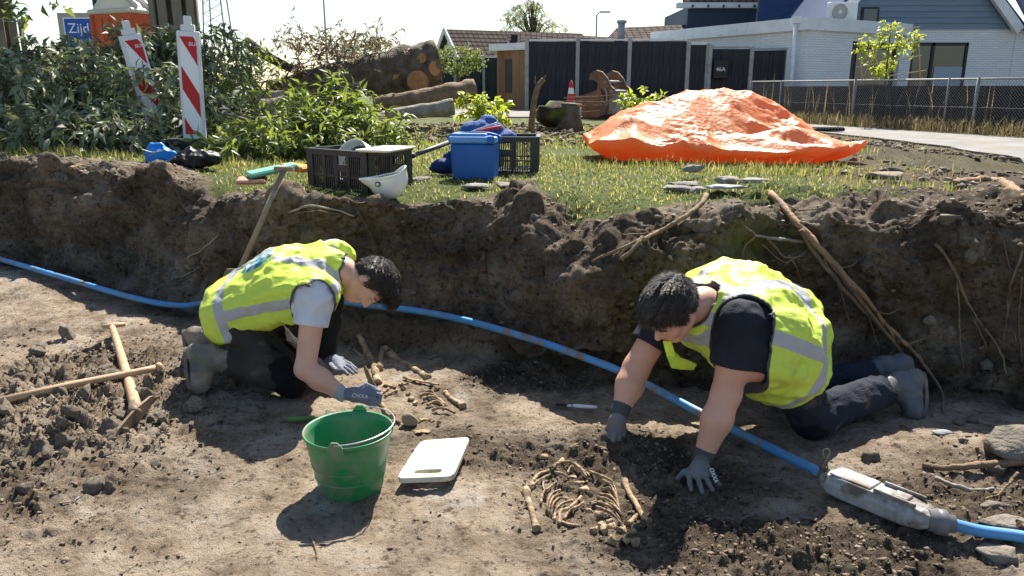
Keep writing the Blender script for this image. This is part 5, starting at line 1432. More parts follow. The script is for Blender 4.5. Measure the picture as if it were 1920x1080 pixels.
# guide beacons
def beacon(label, base, lean, rz, H=1.26, W=0.25):
    t = thing('guide_beacon', label, 'beacon', (base[0], base[1], base[2]), rz)
    t.rotation_euler = (0.0, lean, rz)
    WP = mat('beacon_white', (0.72, 0.73, 0.74), 0.5, dirt=(0.4, 0.4, 0.36), dirt_amt=0.15)
    b = MB(); h = H - 0.13; b.box((0, 0, h / 2), (W, 0.05, h)); b.build('body', WP, t, world=False, bevel=0.012)
    b = MB(); b.box((0, 0, h + 0.03), (W * 0.6, 0.045, 0.06)); b.box((0, 0, h + 0.09), (0.07, 0.045, 0.1)); b.build('grip', WP, t, world=False, bevel=0.01)
    b = MB(); w2 = W / 2 - 0.03; z0_, z1_ = 0.05, h - 0.05; b.box((0, -0.0265, (z0_ + z1_) / 2), (2 * w2, 0.006, z1_ - z0_)); b.build('white_sheeting', REFW, t, world=False)
    RS = mat('red_sheeting', (0.50, 0.015, 0.02), 0.4)
    def clip(poly):                                    # keep stripes inside the sheet
        def cl(p, f):
            o = []
            for i in range(len(p)):
                a_, c_ = p[i], p[(i + 1) % len(p)]; fa, fc = f(a_), f(c_)
                if fa >= 0: o.append(a_)
                if (fa >= 0) != (fc >= 0): s = fa / (fa - fc); o.append((a_[0] + (c_[0] - a_[0]) * s, a_[1] + (c_[1] - a_[1]) * s))
            return o
        for f in (lambda q: q[1] - z0_, lambda q: z1_ - q[1]): poly = cl(poly, f) if poly else poly
        return poly
    sl = 0.27; st = 0.22
    for k in range(-1, 3):
        zt_ = z1_ - k * 0.49 - 0.27
        pl = clip([(-w2, zt_ - st), (w2, zt_ - st - sl), (w2, zt_ - sl), (-w2, zt_)])
        if len(pl) >= 3:
            b = MB(); n = len(pl)
            V = [(x_, -0.0325, z_) for x_, z_ in pl] + [(x_, -0.0295, z_) for x_, z_ in pl]
            b.add(V, [tuple(range(n)), tuple(range(n, 2 * n))[::-1]] + [(i, n + i, n + (i + 1) % n, (i + 1) % n) for i in range(n)]); b.build('red_stripe', RS, t, world=False)
    M = Matrix.Translation((0.005, -0.034, z1_ - 0.085)) @ TX
    o = text_mesh('BUKO', 0.05, M, 'lettering', REFW, None, 0.0008); o.parent = t
    b = MB(); b.box((0, 0, -0.06), (0.55, 0.3, 0.12), bev=0.03); b.build('foot', RUB, t, world=False)
    return t
q = D(366, 261, 7.75); beacon('upright red and white guide beacon with lettering, right of the leaning one', q, 0.035, 0.12, 1.15, 0.215)
q = D(300, 255, 8.6); beacon('leaning red and white guide beacon half hidden by leaves', q, -0.2, 0.95, 1.2, 0.235)
# grey pole lying from the crate to the rear crate
t = thing('levelling_staff', 'dark grey pole leaning from grass onto the rear crate', 'pole', P(775, 292, 1.0)); b = MB(); b.tube([D(772, 292, 5.6), D(815, 277, 5.95), D(850, 264, 6.25)], 0.018, 8); b.build('tube', mat('dark_pole', (0.09, 0.09, 0.085), 0.5), t)
b = MB(); b.tube([D(768, 293.4, 5.57), D(776, 290.6, 5.63)], 0.022, 10); b.build('end_cap', RUB, t)
# stones and broken paving on the verge
STONE = mat('paving_stone', (0.20, 0.18, 0.155), 0.9, (0.30, 0.275, 0.24), 9, 0.5, 50)
SLATE = mat('pale_slab', (0.30, 0.31, 0.31), 0.8, (0.22, 0.225, 0.23), 7, 0.3, 40)
def slab(label, px, py, size, rz, m=STONE, seed=1, dz=0.0, tilt=(0, 0), y=None):
    q = P(px, py, G0 + 0.03); x_, y_ = q[0], q[1] if y is None else y
    z_ = max(zs(x_, y_), zs(x_ + .06, y_), zs(x_ - .06, y_)) + size[2] * 0.42 + dz
    V, F = shard(500 + seed, 20, (0.62, 0.62, 0.62), True); V[:, 2] = np.clip(V[:, 2], -0.42, 0.40)
    R = np.array(Euler((tilt[0], tilt[1], rz)).to_matrix()); V = (V * np.array(size)) @ R.T + np.array([x_, y_, z_])
    me = np_mesh('stone', V, np.array(F), smooth=False)
    return tag(link('paving_stone', me, m), label, 'stone')
slab('flat grey stone on the grass in front of the cool box', 890, 344, (0.18, 0.13, 0.045), 0.3, seed=1)
slab('smaller flat stone right of the stone by the cool box', 945, 341, (0.16, 0.11, 0.04), -0.1, seed=2)
slab('rough brick resting on top of the stone pile before the orange sheet', 1301, 327, (0.19, 0.12, 0.07), 0.12, seed=3, dz=0.045)
slab('flat stone directly under the rough brick', 1283, 342, (0.22, 0.15, 0.04), 0.0, seed=4)
slab('brown-grey slab at the front edge of the stone pile', 1272, 353, (0.2, 0.13, 0.045), -0.2, seed=5)
slab('blocky grey stone in the middle of the stone pile', 1364, 347, (0.17, 0.15, 0.10), 0.4, seed=6, tilt=(0.2, 0.1))
slab('wide flat stone at the back right of the stone pile', 1412, 350, (0.24, 0.16, 0.08), -0.15, seed=7)
slab('pale bluish slab lying at the edge of the bank', 1362, 367, (0.26, 0.15, 0.035), 0.1, SLATE, 8, dz=0.02)
slab('small stone wedged under the brown-grey slab', 1305, 360, (0.13, 0.10, 0.05), 0.6, seed=9)
slab('small stone half hidden behind the helmet', 786, 333, (0.16, 0.08, 0.04), 0.2, seed=10)
slab('brownish flat stone lying in the sparse grass near the right road edge', 1665, 327, (0.36, 0.2, 0.06), 0.1, mat('brown_stone', (0.22, 0.17, 0.125), 0.9, (0.3, 0.24, 0.18), 5), 11)

# ================================================================== orange sheet
def tarp():
    c = np.array([1.84, 7.55]); na, nr_ = 260, 90
    ang = np.linspace(0, 2 * math.pi, na, endpoint=False)
    keya = np.radians([-180, -150, -115, -85, -55, -25, 0, 30, 70, 110, 150, 180])
    keyr = [1.22, 1.20, 0.86, 0.92, 1.28, 1.52, 1.1, 1.05, 0.95, 0.9, 1.0, 1.22]
    aa = (ang + math.pi) % (2 * math.pi) - math.pi
    Ro = np.interp(aa, keya, keyr) + 0.035 * np.sin(aa * 7 + 1) + 0.02 * np.sin(aa * 13)
    V = []
    for j in range(nr_):
        s = j / (nr_ - 1)
        if s <= 0.86: rr = s / 0.86 * 0.97; sk = 0.0
        else: sk = (s - 0.86) / 0.14; rr = 0.97 + 0.03 * math.sin(sk * math.pi) - 0.16 * sk ** 1.2
        x = c[0] + np.cos(ang) * Ro * rr; y = c[1] + np.sin(ang) * Ro * rr
        p = np.stack([x, y, 0 * x], 1)
        h = 0.13 + bumpat(x, y, 1.85, 7.95, 0.78, 0.5, 0.43) + bumpat(x, y, 2.55, 7.95, 0.5, 0.3, 0.20, -0.35) + bumpat(x, y, 1.25, 7.6, 0.4, 0.4, 0.10) + bumpat(x, y, 1.15, 7.4, 0.4, 0.35, 0.07) + bumpat(x, y, 2.65, 6.95, 0.4, 0.22, 0.09) - bumpat(x, y, 2.35, 7.25, 0.3, 0.14, 0.09, -0.4)
        h = h + bumpat(x, y, 1.7, 6.9, 0.9, 0.14, 0.10) + bumpat(x, y, 1.0, 7.3, 0.25, 0.3, 0.05)
        # crumpled film: flat facets meeting in sharp creases
        pw = p + 0.12 * np.stack([fbm(p, 2.0, 2, off=4), fbm(p, 2.0, 2, off=14), 0 * x], 1)
        msk = sstep(-0.15, 0.25, fbm(p, 1.6, 2, off=47))
        cr = 1.1 * np.abs(fbm(pw, 1.9, 1, off=7)) + (0.40 * np.abs(fbm(pw * np.array([1, 1.8, 1]), 6.5, 1, off=17)) + 0.26 * np.abs(fbm(pw, 13, 1, off=27)) + 0.12 * np.abs(fbm(pw, 27, 1, off=37))) * (0.25 + 0.9 * msk)
        h = h - 0.085 * cr * (0.4 + 0.6 * min(1, rr * 3)) + 0.04
        # broad folds falling away from the peak
        fw = ang * 3.5 + 1.6 * fbm(p, 1.3, 2, off=57)
        h = h + 0.05 * (1 - np.abs(np.sin(fw))) ** 2 * float(sstep(0.3, 0.6, rr)) * float(sstep(1.02, 0.9, rr))
        # long folds running down to the right
        fo = np.sin((x * 0.75 + y * 1.6) * 9 + 1.5 * fbm(p, 1.5, 2)) 
        h = h + 0.018 * np.abs(fo) * sstep(1.9, 2.4, x)
        z0 = G0 + 0.0 * x + h
        low = 0.015
        z = z0 * (1 - sk) + (G0 + low) * sk if sk > 0 else z0
        z = np.maximum(z, G0 + 0.012)
        V.append(np.stack([x, y, z], 1))
    V = np.array(V); i = np.arange(nr_ * na).reshape(nr_, na)
    F = np.stack([i[:-1], np.roll(i[:-1], -1, 1), np.roll(i[1:], -1, 1), i[1:]], -1).reshape(-1, 4)
    OR = mat('orange_film', (0.90, 0.32, 0.10), 0.42, (0.86, 0.37, 0.15), 4, 0.4, 30, spec=0.4, trans=0.35, tcol=(1.0, 0.26, 0.02))
    t = thing('orange_sheet', 'crumpled orange plastic sheet heaped on the grass', 'tarpaulin', (c[0], c[1], G0))
    me = np_mesh('film', V.reshape(-1, 3), F[:, ::-1])
    link('film', me, OR, t)
    # turned-over flap along the back right
    b = []; n = 40; m = 14
    pth = spline([D(1318, 165, 8.05), D(1390, 178, 8.25), D(1450, 205, 8.3), D(1512, 238, 8.2)], n)
    for k in range(m):
        a_ = k / (m - 1) * math.pi * 1.15 - 0.3
        rad = 0.10 + 0.05 * np.sin(np.linspace(0.3, 3.0, n))
        o = pth + np.stack([0 * rad, -np.cos(a_) * rad, np.sin(a_) * rad], 1) - np.array([0, 0, 0.13])
        o = o + 0.04 * np.stack([fbm(o, 5, 2, off=3), fbm(o, 5, 2, off=6), fbm(o, 6, 2, off=9)], 1)
        b.append(o)
    Vf = np.array(b).reshape(-1, 3); i = np.arange(m * n).reshape(m, n)
    link('rolled_flap', np_mesh('rolled_flap', Vf, np.stack([i[:-1, :-1], i[:-1, 1:], i[1:, 1:], i[1:, :-1]], -1).reshape(-1, 4)), OR, t)
tarp()
# ================================================================== in the pit
MUD = (0.14, 0.105, 0.075)
# green builder's bucket
bx_, by_ = -0.625, 2.70; bz = zs(bx_, by_) - 0.004
t = thing('green_bucket', 'green plastic builder\'s bucket standing on the pit floor', 'bucket', (bx_, by_, bz))
GR = mat('green_plastic', (0.018, 0.20, 0.062), 0.38, (0.022, 0.23, 0.08), 6, spec=0.5, dirt=(0.15, 0.18, 0.12), dirt_amt=0.62, dscale=8)
b = MB(); h = 0.25
prof = [(0.0005, 0.004), (0.118, 0.0), (0.121, 0.006), (0.160, h - 0.035), (0.161, h - 0.02), (0.168, h - 0.016), (0.172, h - 0.004), (0.170, h), (0.163, h - 0.003), (0.157, h - 0.03), (0.116, 0.012), (0.0005, 0.012)]
b.lathe(prof, (bx_, by_, bz), 56); b.build('shell', GR, t)
for a_, nm in ((-1.65, 'ear'), (1.50, 'ear')):
    d = np.array([math.cos(a_), math.sin(a_), 0]); s_ = np.array([-d[1], d[0], 0]); c = np.array([bx_, by_, bz + h]) + d * 0.168
    b = MB(); pl = [(-0.035, -0.03), (0.035, -0.03), (0.03, 0.0), (0.012, 0.022), (-0.012, 0.022), (-0.03, 0.0)]
    M = Matrix(((s_[0], 0, d[0], c[0]), (s_[1], 0, d[1], c[1]), (s_[2], 1, d[2], c[2]), (0, 0, 0, 1)))
    b.prism(pl, 0.007, M=M); b.build(nm, GR, t)
b = MB(); a0, a1 = -1.65, 1.50
pts = [np.array([bx_, by_, bz + h]) + np.array([math.cos(a_) * 0.176, math.sin(a_) * 0.176, 0.012 + 0.012 * math.sin((a_ - a0) / (a1 - a0) * math.pi)]) for a_ in np.linspace(a0, a1, 30)]
b.tube(pts, 0.0028, 8); b.build('bail_handle', mat('steel_wire', (0.5, 0.5, 0.5), 0.35, metallic=0.7), t)
for k in range(2):
    b = MB(); z_ = 0.07 + 0.05 * k; r_ = 0.121 + (0.160 - 0.121) * z_ / (h - 0.035) + 0.0005
    b.lathe([(r_ - .002, z_ - 0.003), (r_ + 0.0022, z_), (r_ - .002, z_ + 0.003)], (bx_, by_, bz), 56); b.build('moulded_ring', GR, t)

# white board with a hand hole
def holed_board():
    A, B_, C_, Dd = P(789, 826, 0.065), P(882, 819, 0.065), P(850, 893, 0.05), P(743, 897, 0.05)
    A = A + 0; o = (A + B_ + C_ + Dd) / 4; ez = np.cross(B_ - A, A - Dd); ez /= np.linalg.norm(ez); ez = -ez if ez[2] < 0 else ez
    hw, hl, th = 0.112, 0.165, 0.022
    def bl(q):
        u_, v_ = q[0] / hw * .5 + .5, q[1] / hl * .5 + .5
        return (Dd * (1 - u_) + C_ * u_) * (1 - v_) + (A * (1 - u_) + B_ * u_) * v_
    n = 64; outer = []; inner = []
    for k in range(n):
        a_ = 2 * math.pi * (k + 0.5) / n; cx_, cy_ = math.cos(a_), math.sin(a_)
        p_ = 12.0; s_ = (abs(cx_ / hw) ** p_ + abs(cy_ / hl) ** p_) ** (-1 / p_); outer.append((cx_ * s_, cy_ * s_))
        u0 = max(-0.038, min(0.038, cx_ * 0.08)); inner.append((u0 + (cx_ * 0.016), -hl + 0.048 + cy_ * 0.016))
    b = MB(); V = []
    for z_ in (-th, 0):
        for q in outer: V.append(bl(q) + ez * z_)
        for q in inner: V.append(bl(q) + ez * z_)
    F = []
    for k in range(n):
        k2 = (k + 1) % n
        F += [(2 * n + k, 2 * n + k2, 3 * n + k2, 3 * n + k), (k, n + k, n + k2, k2), (k, k2, 2 * n + k2, 2 * n + k), (n + k, 3 * n + k, 3 * n + k2, n + k2)]
    b.add(V, F)
    t = thing('kneeling_board', 'white foam board with a hand hole lying beside the green bucket', 'board', o)
    b.build('foam', mat('white_foam', (0.60, 0.57, 0.48), 0.8, (0.53, 0.49, 0.40), 7, dirt=(0.32, 0.26, 0.18), dirt_amt=0.35, dscale=16), t)
holed_board()

# brush, trowels
def zsurf(px, py, dz=0.0):
    """point on the built ground seen at (px, py)"""
    z = 0.02
    for _ in range(6):
        q = P(px, py, z); z = zs(q[0], q[1]) 
    return np.array([q[0], q[1], z + dz])
WOODH = mat('tool_handle_wood', (0.42, 0.27, 0.15), 0.6, (0.50, 0.34, 0.20), 5, 0.2, 30, stretch=(5, 5, 5), dirt=(0.22, 0.16, 0.10), dirt_amt=0.3, dscale=14)
TOOLST = mat('tool_steel', (0.17, 0.125, 0.09), 0.55, (0.25, 0.18, 0.12), 10, metallic=0.3, dirt=MUD, dirt_amt=0.5)
a, c = zsurf(1042, 766, 0.02), zsurf(1120, 771, 0.02); d = c - a
t = thing('paint_brush', 'small brush with white handle lying between the two skeletons', 'brush', a)
b = MB(); b.tube([a, a + d * 0.18, a + d * 0.28], [0.012, 0.013, 0.011], 10, flat=0.5); b.build('bristles', mat('bristle', (0.03, 0.025, 0.02), 0.9), t)
b = MB(); b.tube([a + d * 0.27, a + d * 0.42], [0.012, 0.011], 12, flat=0.6); b.build('ferrule', mat('ferrule_metal', (0.5, 0.52, 0.55), 0.25, metallic=0.8), t)
b = MB(); b.tube([a + d * 0.42, a + d * 0.6, a + d * 0.9, c], [0.008, 0.0095, 0.008, 0.004], 10); b.build('handle', mat('white_handle', (0.7, 0.71, 0.72), 0.4), t)
a, c = zsurf(540, 793, 0.018), zsurf(590, 791, 0.02); d = c - a
t = thing('hand_trowel', 'green-handled trowel lying behind the green bucket', 'trowel', a)
b = MB(); b.tube([a, a + d * 0.1, a + d * 0.5, c], [0.009, 0.014, 0.012, 0.011], 12); b.build('handle', mat('green_grip', (0.10, 0.22, 0.06), 0.6, dirt=MUD, dirt_amt=0.4), t)
b = MB(); b.tube([c, c + d * 0.4], 0.005, 8); b.build('shank', TOOLST, t); b = MB(); b.prism([(0, -0.03), (0.10, -0.02), (0.13, 0), (0.10, 0.02), (0, 0.03)], 0.003, M=Matrix.Translation(Vector(c + d * 0.4)) @ Matrix.Rotation(0.2, 4, 'Z')); b.build('blade', TOOLST, t)

# hoe with cross grip, long pole, leaning shovel
a, c = zsurf(213, 630, 0.05), zsurf(258, 785, 0.05)
t = thing('hoe', 'short wooden-handled hoe lying over the clods on the left', 'hoe', (a + c) / 2)
d = (c - a); b = MB(); b.tube(spline([a, a + d * 0.3 + (0, 0, 0.01), a + d * 0.7 + (0, 0, 0.012), c + d * 0.02], 14), np.interp(np.linspace(0, 1, 14), [0, 0.1, 0.8, 1], [0.017, 0.019, 0.024, 0.026]), 14); b.build('handle', WOODH, t)
g0, g1 = a + np.array([-0.055, -0.012, 0.006]), a + np.array([0.055, 0.05, 0.006]); b = MB(); b.tube([g0, (g0 + g1) / 2, g1], [0.017, 0.021, 0.014], 10, flat=0.8); b.build('cross_grip', WOODH, t)
e0, e1 = zsurf(213, 823, 0.02), zsurf(290, 770, 0.06); m_ = (e0 + e1) / 2; dd = e1 - e0
b = MB(); up = np.array([0.1, 0.25, 1.0]); up /= np.linalg.norm(up); sd = np.cross(dd / np.linalg.norm(dd), up)
pl = [(0, -0.004), (0.1, -0.03), (0.5, -0.042), (0.9, -0.03), (1, -0.012), (1, 0.012), (0.9, 0.024), (0.5, 0.032), (0.1, 0.014)]
V = [e0 + dd * u_ + up * w_ + sd * 0.006 for u_, w_ in pl] + [e0 + dd * u_ + up * w_ - sd * 0.006 for u_, w_ in pl]; n = len(pl)
b.add(V, [tuple(range(n)), tuple(range(n, 2 * n))[::-1]] + [(i, n + i, n + (i + 1) % n, (i + 1) % n) for i in range(n)]); b.build('blade', TOOLST, t)
b = MB(); b.tube([c - d * 0.03, m_ + up * 0.004], [0.028, 0.03], 12); b.build('socket', TOOLST, t)
a, c = zsurf(-60, 784, 0.06), zsurf(306, 714, 0.035); d = c - a
t = thing('wooden_pole', 'long wooden tool handle lying under the hoe', 'tool handle', c)
b = MB(); b.tube([a, a + d * .5 + (0, 0, .006), a + d * 0.9, c - d * 0.03], [0.017, 0.017, 0.017, 0.018], 14); b.build('shaft', WOODH, t)
b = MB(); b.tube([c - d * 0.035, c - d * 0.015, c], [0.020, 0.027, 0.022], 14); b.build('knob', WOODH, t)
a, c = D(450, 506, 4.50), D(533, 318, 4.78); d = c - a
t = thing('leaning_shovel', 'wooden-handled shovel leaning against the bank', 'shovel', a)
b = MB(); b.tube([a - d * 0.05, a + d * 0.5, c], [0.018, 0.018, 0.017], 12); b.build('handle', mat('grey_handle_wood', (0.25, 0.19, 0.13), 0.75, (0.32, 0.25, 0.18), 5, dirt=MUD, dirt_amt=0.3), t)
b = MB(); b.tube([c - (0.06, 0, -0.004), c + (0.06, 0, 0.004)], 0.016, 10); b.build('grip', mat('grey_handle_wood', (0.25, 0.19, 0.13), 0.75), t)
b = MB(); R = np.stack([np.array([1, 0, 0.0]), np.cross(d / np.linalg.norm(d), (1, 0, 0)), d / np.linalg.norm(d)], 1); b.box(a - d * 0.15, (0.17, 0.012, 0.22), R, bev=0.005); b.build('blade', TOOLST, t)

# ------------------------------------------------------------------ blue water pipe with joint casing
PIPEB = mat('blue_pipe', (0.06, 0.24, 0.50), 0.55, (0.10, 0.30, 0.56), 4, spec=0.35, dirt=(0.20, 0.155, 0.115), dirt_amt=0.5, dscale=11)
pp = [(-120, 452, .29), (0, 485, .26), (150, 530, .19), (260, 561, .13), (340, 574, .095), (400, 566, .12), (520, 562, .19), (640, 570, .215), (760, 580, .215), (870, 600, .215), (1000, 637, .205), (1080, 664, .19), (1160, 695, .15), (1230, 730, .105), (1300, 768, .06), (1420, 828, .045), (1530, 882, .045)]
pts = [P(*q) for q in pp]
t = thing('water_pipe', 'blue plastic water pipe running the length of the pit with a grey joint casing', 'pipe', pts[8])
sp = spline(pts, 140)
for i in range(len(sp)):
    sp[i][2] = min(max(sp[i][2], zs(sp[i][0], sp[i][1]) + 0.008), sp[i][2] + (0.12 if sp[i][0] < -2.4 else 0.03))
k5 = np.ones(9) / 9; z_ = np.convolve(np.pad(sp[:, 2], 4, mode='edge'), k5, 'valid'); sp[:, 2] = z_
b = MB(); b.tube(sp, 0.0195, 14); b.build('pipe', PIPEB, t)
a = P(1543, 893, 0.07); c = P(1752, 977, 0.075); d = c - a; L_ = np.linalg.norm(d); d /= L_; sd = np.cross(d, (0, 0, 1)); sd /= np.linalg.norm(sd); up = np.cross(sd, d)
CAS = mat('grey_casing', (0.36, 0.36, 0.36), 0.6, (0.30, 0.30, 0.30), 5, 0.3, 60, dirt=(0.13, 0.10, 0.072), dirt_amt=0.75, dscale=9)
oct_ = [(-0.062, 0.012), (-0.046, 0.042), (0.046, 0.042), (0.062, 0.012), (0.062, -0.03), (0.03, -0.045), (-0.03, -0.045), (-0.062, -0.03)]
st = [(0.0, 0.35), (0.015, 0.62), (0.05, 0.92), (0.10, 1.0), (L_ * 0.5, 1.0), (L_ - 0.08, 1.0), (L_ - 0.03, 0.85), (L_, 0.5)]
V = []; F = []
for u_, s_ in st: V += [a + d * u_ + sd * q[0] * s_ + up * q[1] * s_ for q in oct_]
for i in range(len(st) - 1):
    for k in range(8): F.append((i * 8 + k, i * 8 + (k + 1) % 8, (i + 1) * 8 + (k + 1) % 8, (i + 1) * 8 + k))
F += [tuple(range(8))[::-1], tuple(range(len(V) - 8, len(V)))]
b = MB(); b.add(V, F); cs_ = b.build('joint_casing', CAS, t, bevel=0.004)
R = np.stack([d, sd, up], 1)
b = MB(); b.box(a + d * L_ * 0.30 + up * 0.0445, (L_ * 0.38, 0.082, 0.007), R, bev=0.003); b.build('cover_plate', CAS, cs_)
for s_ in (-1, 1):
    b = MB(); b.box(a + d * L_ * 0.70 + up * 0.048 + sd * s_ * 0.04, (L_ * 0.36, 0.010, 0.014), R, bev=0.002); b.build('rib', CAS, cs_)
b = MB(); b.box(a + d * L_ * 0.72 + up * 0.0455, (L_ * 0.14, 0.05, 0.008), R, bev=0.003); b.build('label_plate', CAS, cs_)
e = P(1920, 1003, 0.06) - c; e /= np.linalg.norm(e)
COLL = mat('dark_grey_coupling', (0.16, 0.16, 0.165), 0.45, dirt=MUD, dirt_amt=0.4)
b = MB(); b.tube([c - e * 0.02, c + e * 0.0, c + e * 0.001, c + e * 0.035, c + e * 0.036, c + e * 0.062], [0.036, 0.036, 0.044, 0.044, 0.032, 0.030], 20); b.build('collar', COLL, t)
b = MB(); q = [c + e * 0.05, P(1840, 996, 0.06), P(1925, 1008, 0.055), P(2080, 1040, 0.05)]; b.tube(spline(q, 20), 0.0205, 14); b.build('pipe', PIPEB, t)
# wire eye
q = zsurf(1545, 878, 0.0); t = thing('wire_loop', 'bent steel wire eye sticking up by the joint casing', 'wire', q)
w = [q + np.array([-0.012, 0, 0]), q + np.array([0.004, 0, 0.035]), q + np.array([0.016, 0, 0.065]), q + np.array([0.008, 0, 0.085]), q + np.array([-0.008, 0, 0.085]), q + np.array([-0.012, 0, 0.068]), q + np.array([0.004, 0.004, 0.04]), q + np.array([0.018, 0.004, 0.0])]
b = MB(); b.tube(spline(w, 40), 0.0028, 6); b.build('wire', mat('rusty_wire', (0.36, 0.30, 0.23), 0.6, metallic=0.3), t)

# ------------------------------------------------------------------ skeletons
BONE = mat('bone', (0.30, 0.20, 0.11), 0.85, (0.46, 0.335, 0.205), 12, 0.6, 60, dirt=(0.12, 0.086, 0.057), dirt_amt=0.62, dscale=22)
def bone(parent, nm, pix, r0, r1=None, knob=1.5, lift=0.012, arch=0.0, flat=1.0, n=14):
    r1 = r0 if r1 is None else r1
    p = np.array([zsurf(x_, y_) for x_, y_ in pix]); p[:, 2] = np.convolve(np.pad(p[:, 2], 1, mode='edge'), np.ones(3) / 3, 'valid')
    s_ = spline(p, n); tt = np.linspace(0, 1, n)
    s_[:, 2] += lift * 0.5 + arch * np.sin(math.pi * tt) - 0.3 * r0
    rr = r0 + (r1 - r0) * tt
    if knob > 1: rr = rr * (1 + (knob - 1) * (np.exp(-(tt / 0.09) ** 2) + np.exp(-((1 - tt) / 0.09) ** 2)))
    b = MB(); b.tube(s_, rr, 10, flat=flat)
    V = np.array(b.v); V += 0.55 * r0 * np.stack([fbm(V, 30, 2, off=k) for k in (1, 2, 3)], 1); b.v = [tuple(v) for v in V]
    return b.build(nm, BONE, parent)
def chunk(parent, nm, px, py, r, seed, lift=0.01, flat=(1, 1, 0.7), m=None):
    V, F = shard(seed, 10, np.array(flat) * r * 1.1, True); V = V + 0.25 * r * np.stack([fbm(V / r, 2.2, 2, off=k + seed) for k in (1, 2, 3)], 1); q = zsurf(px, py, lift * 0.7)
    return link(nm, np_mesh(nm, V + q, F), m or BONE, parent)
S = 0.2964; O = (940, 760)
def c3(*pts): return [(O[0] + x_ * S, O[1] + y_ * S) for x_, y_ in pts]
t = thing('human_skeleton', 'partly exposed human skeleton with rib cage in front of the dark-shirted man', 'skeleton', zsurf(1095, 930))
bone(t, 'upper_arm_bone', c3((150, 545), (180, 640), (205, 720), (225, 800)), 0.0125, 0.011, 1.7, 0.02)
bone(t, 'collar_bone', c3((178, 525), (230, 470), (300, 415), (390, 365)), 0.0075, 0.006, 1.4, 0.025)
bone(t, 'rib', c3((195, 525), (250, 490), (310, 458)), 0.0055, 0.004, 1.1, 0.02, 0.01)
bone(t, 'shoulder_blade', c3((310, 405), (380, 390), (460, 405), (520, 445), (538, 480)), 0.0075, 0.005, 1.1, 0.025, 0.012)
bone(t, 'rib', c3((370, 375), (440, 385), (500, 415), (560, 460)), 0.0045, 0.003, 1.0, 0.02, 0.01)
bone(t, 'rib', c3((288, 690), (292, 645), (320, 595), (372, 555)), 0.0042, 0.0032, 1.1, 0.018, 0.018, 1.4)
bone(t, 'rib', c3((315, 715), (325, 665), (360, 628), (418, 603)), 0.0042, 0.0032, 1.1, 0.018, 0.018, 1.4)
bone(t, 'rib', c3((368, 770), (375, 715), (430, 680), (505, 595)), 0.0065, 0.005, 1.1, 0.02, 0.02, 1.3)
bone(t, 'rib', c3((385, 752), (430, 765), (495, 775)), 0.006, 0.005, 1.1, 0.015, 0.006)
bone(t, 'rib', c3((268, 480), (265, 530), (285, 575)), 0.004, 0.003, 1.0, 0.016, 0.01)
for pts_ in (((600, 470), (670, 510), (715, 560), (738, 640)), ((660, 545), (705, 580), (735, 640), (742, 670)), ((625, 572), (690, 612), (735, 660), (748, 690)), ((605, 595), (670, 632), (725, 680), (755, 705)), ((640, 640), (690, 665), (735, 695), (768, 718)), ((620, 500), (685, 545), (722, 610), (740, 655))):
    bone(t, 'rib', c3(*pts_), 0.0045, 0.0032, 1.1, 0.020, 0.018, 1.5)
for pts_ in (((250, 640), (262, 590), (300, 545), (350, 515)), ((335, 745), (345, 690), (390, 645), (450, 615)), ((300, 700), (306, 650), (335, 610), (390, 575)), ((395, 735), (430, 700), (480, 660), (520, 620)), ((640, 520), (700, 565), (728, 630), (745, 680)), ((590, 620), (650, 655), (710, 690), (750, 730)), ((600, 660), (660, 690), (715, 725), (755, 755)), ((560, 440), (640, 480), (700, 530), (725, 590)), ((420, 440), (440, 420), (480, 425)), ((330, 430), (370, 440), (430, 470))):
    bone(t, 'rib', c3(*pts_), 0.0048, 0.0035, 1.1, 0.016, 0.014, 1.5)
bone(t, 'upper_arm_bone', c3((778, 490), (810, 560), (850, 640), (900, 720), (938, 748)), 0.011, 0.010, 1.6, 0.022)
bone(t, 'forearm_bone', c3((800, 760), (850, 715), (880, 690)), 0.012, 0.010, 1.4, 0.012)
for k, (x_, y_, r_) in enumerate(((455, 465, 0.018), (490, 500, 0.020), (525, 540, 0.026), (555, 565, 0.018), (590, 630, 0.020), (560, 680, 0.020), (605, 700, 0.022), (660, 715, 0.020), (690, 745, 0.018), (640, 765, 0.024), (700, 775, 0.02))):
    chunk(t, 'vertebra', *c3((x_, y_))[0], r_ * 1.05, 100 + k, 0.008, (1.2, 0.9, 0.6))
for k, (x_, y_, r_) in enumerate(((590, 805, 0.022), (655, 800, 0.026), (760, 800, 0.024), (825, 825, 0.022), (850, 885, 0.022), (800, 860, 0.02), (700, 860, 0.02))):
    chunk(t, 'pelvis_fragment', *c3((x_, y_))[0], r_, 120 + k, 0.012, (1, 1, 1.1))
chunk(t, 'skull_fragment', *c3((268, 335))[0], 0.024, 140, 0.006, (1.2, 1, 0.5))
chunk(t, 'skull_fragment', *c3((470, 305))[0], 0.024, 141, 0.008, (1.3, 0.9, 0.7))
chunk(t, 'jaw_bone', *c3((655, 345))[0], 0.024, 142, 0.02, (0.6, 0.6, 1.3))
chunk(t, 'shoulder_fragment', *c3((205, 400))[0], 0.020, 143, 0.018, (0.5, 0.5, 1.4))
chunk(t, 'shoulder_joint', *c3((150, 560))[0], 0.018, 144, 0.018)
chunk(t, 'elbow_joint', *c3((225, 800))[0], 0.022, 145, 0.012)
S = 0.2222; O = (600, 620)
t = thing('human_skeleton', 'partly exposed skeleton with long leg bones beside the kneeling man in white shirt', 'skeleton', zsurf(765, 730))
bone(t, 'thigh_bone', c3((405, 205), (455, 290), (475, 370), (485, 455)), 0.021, 0.022, 1.35, 0.015)
bone(t, 'shin_bone', c3((335, 125), (372, 165), (405, 208)), 0.017, 0.018, 1.4, 0.012)
bone(t, 'shin_bone', c3((285, 165), (330, 200), (370, 230)), 0.007, 0.006, 1.2, 0.01)
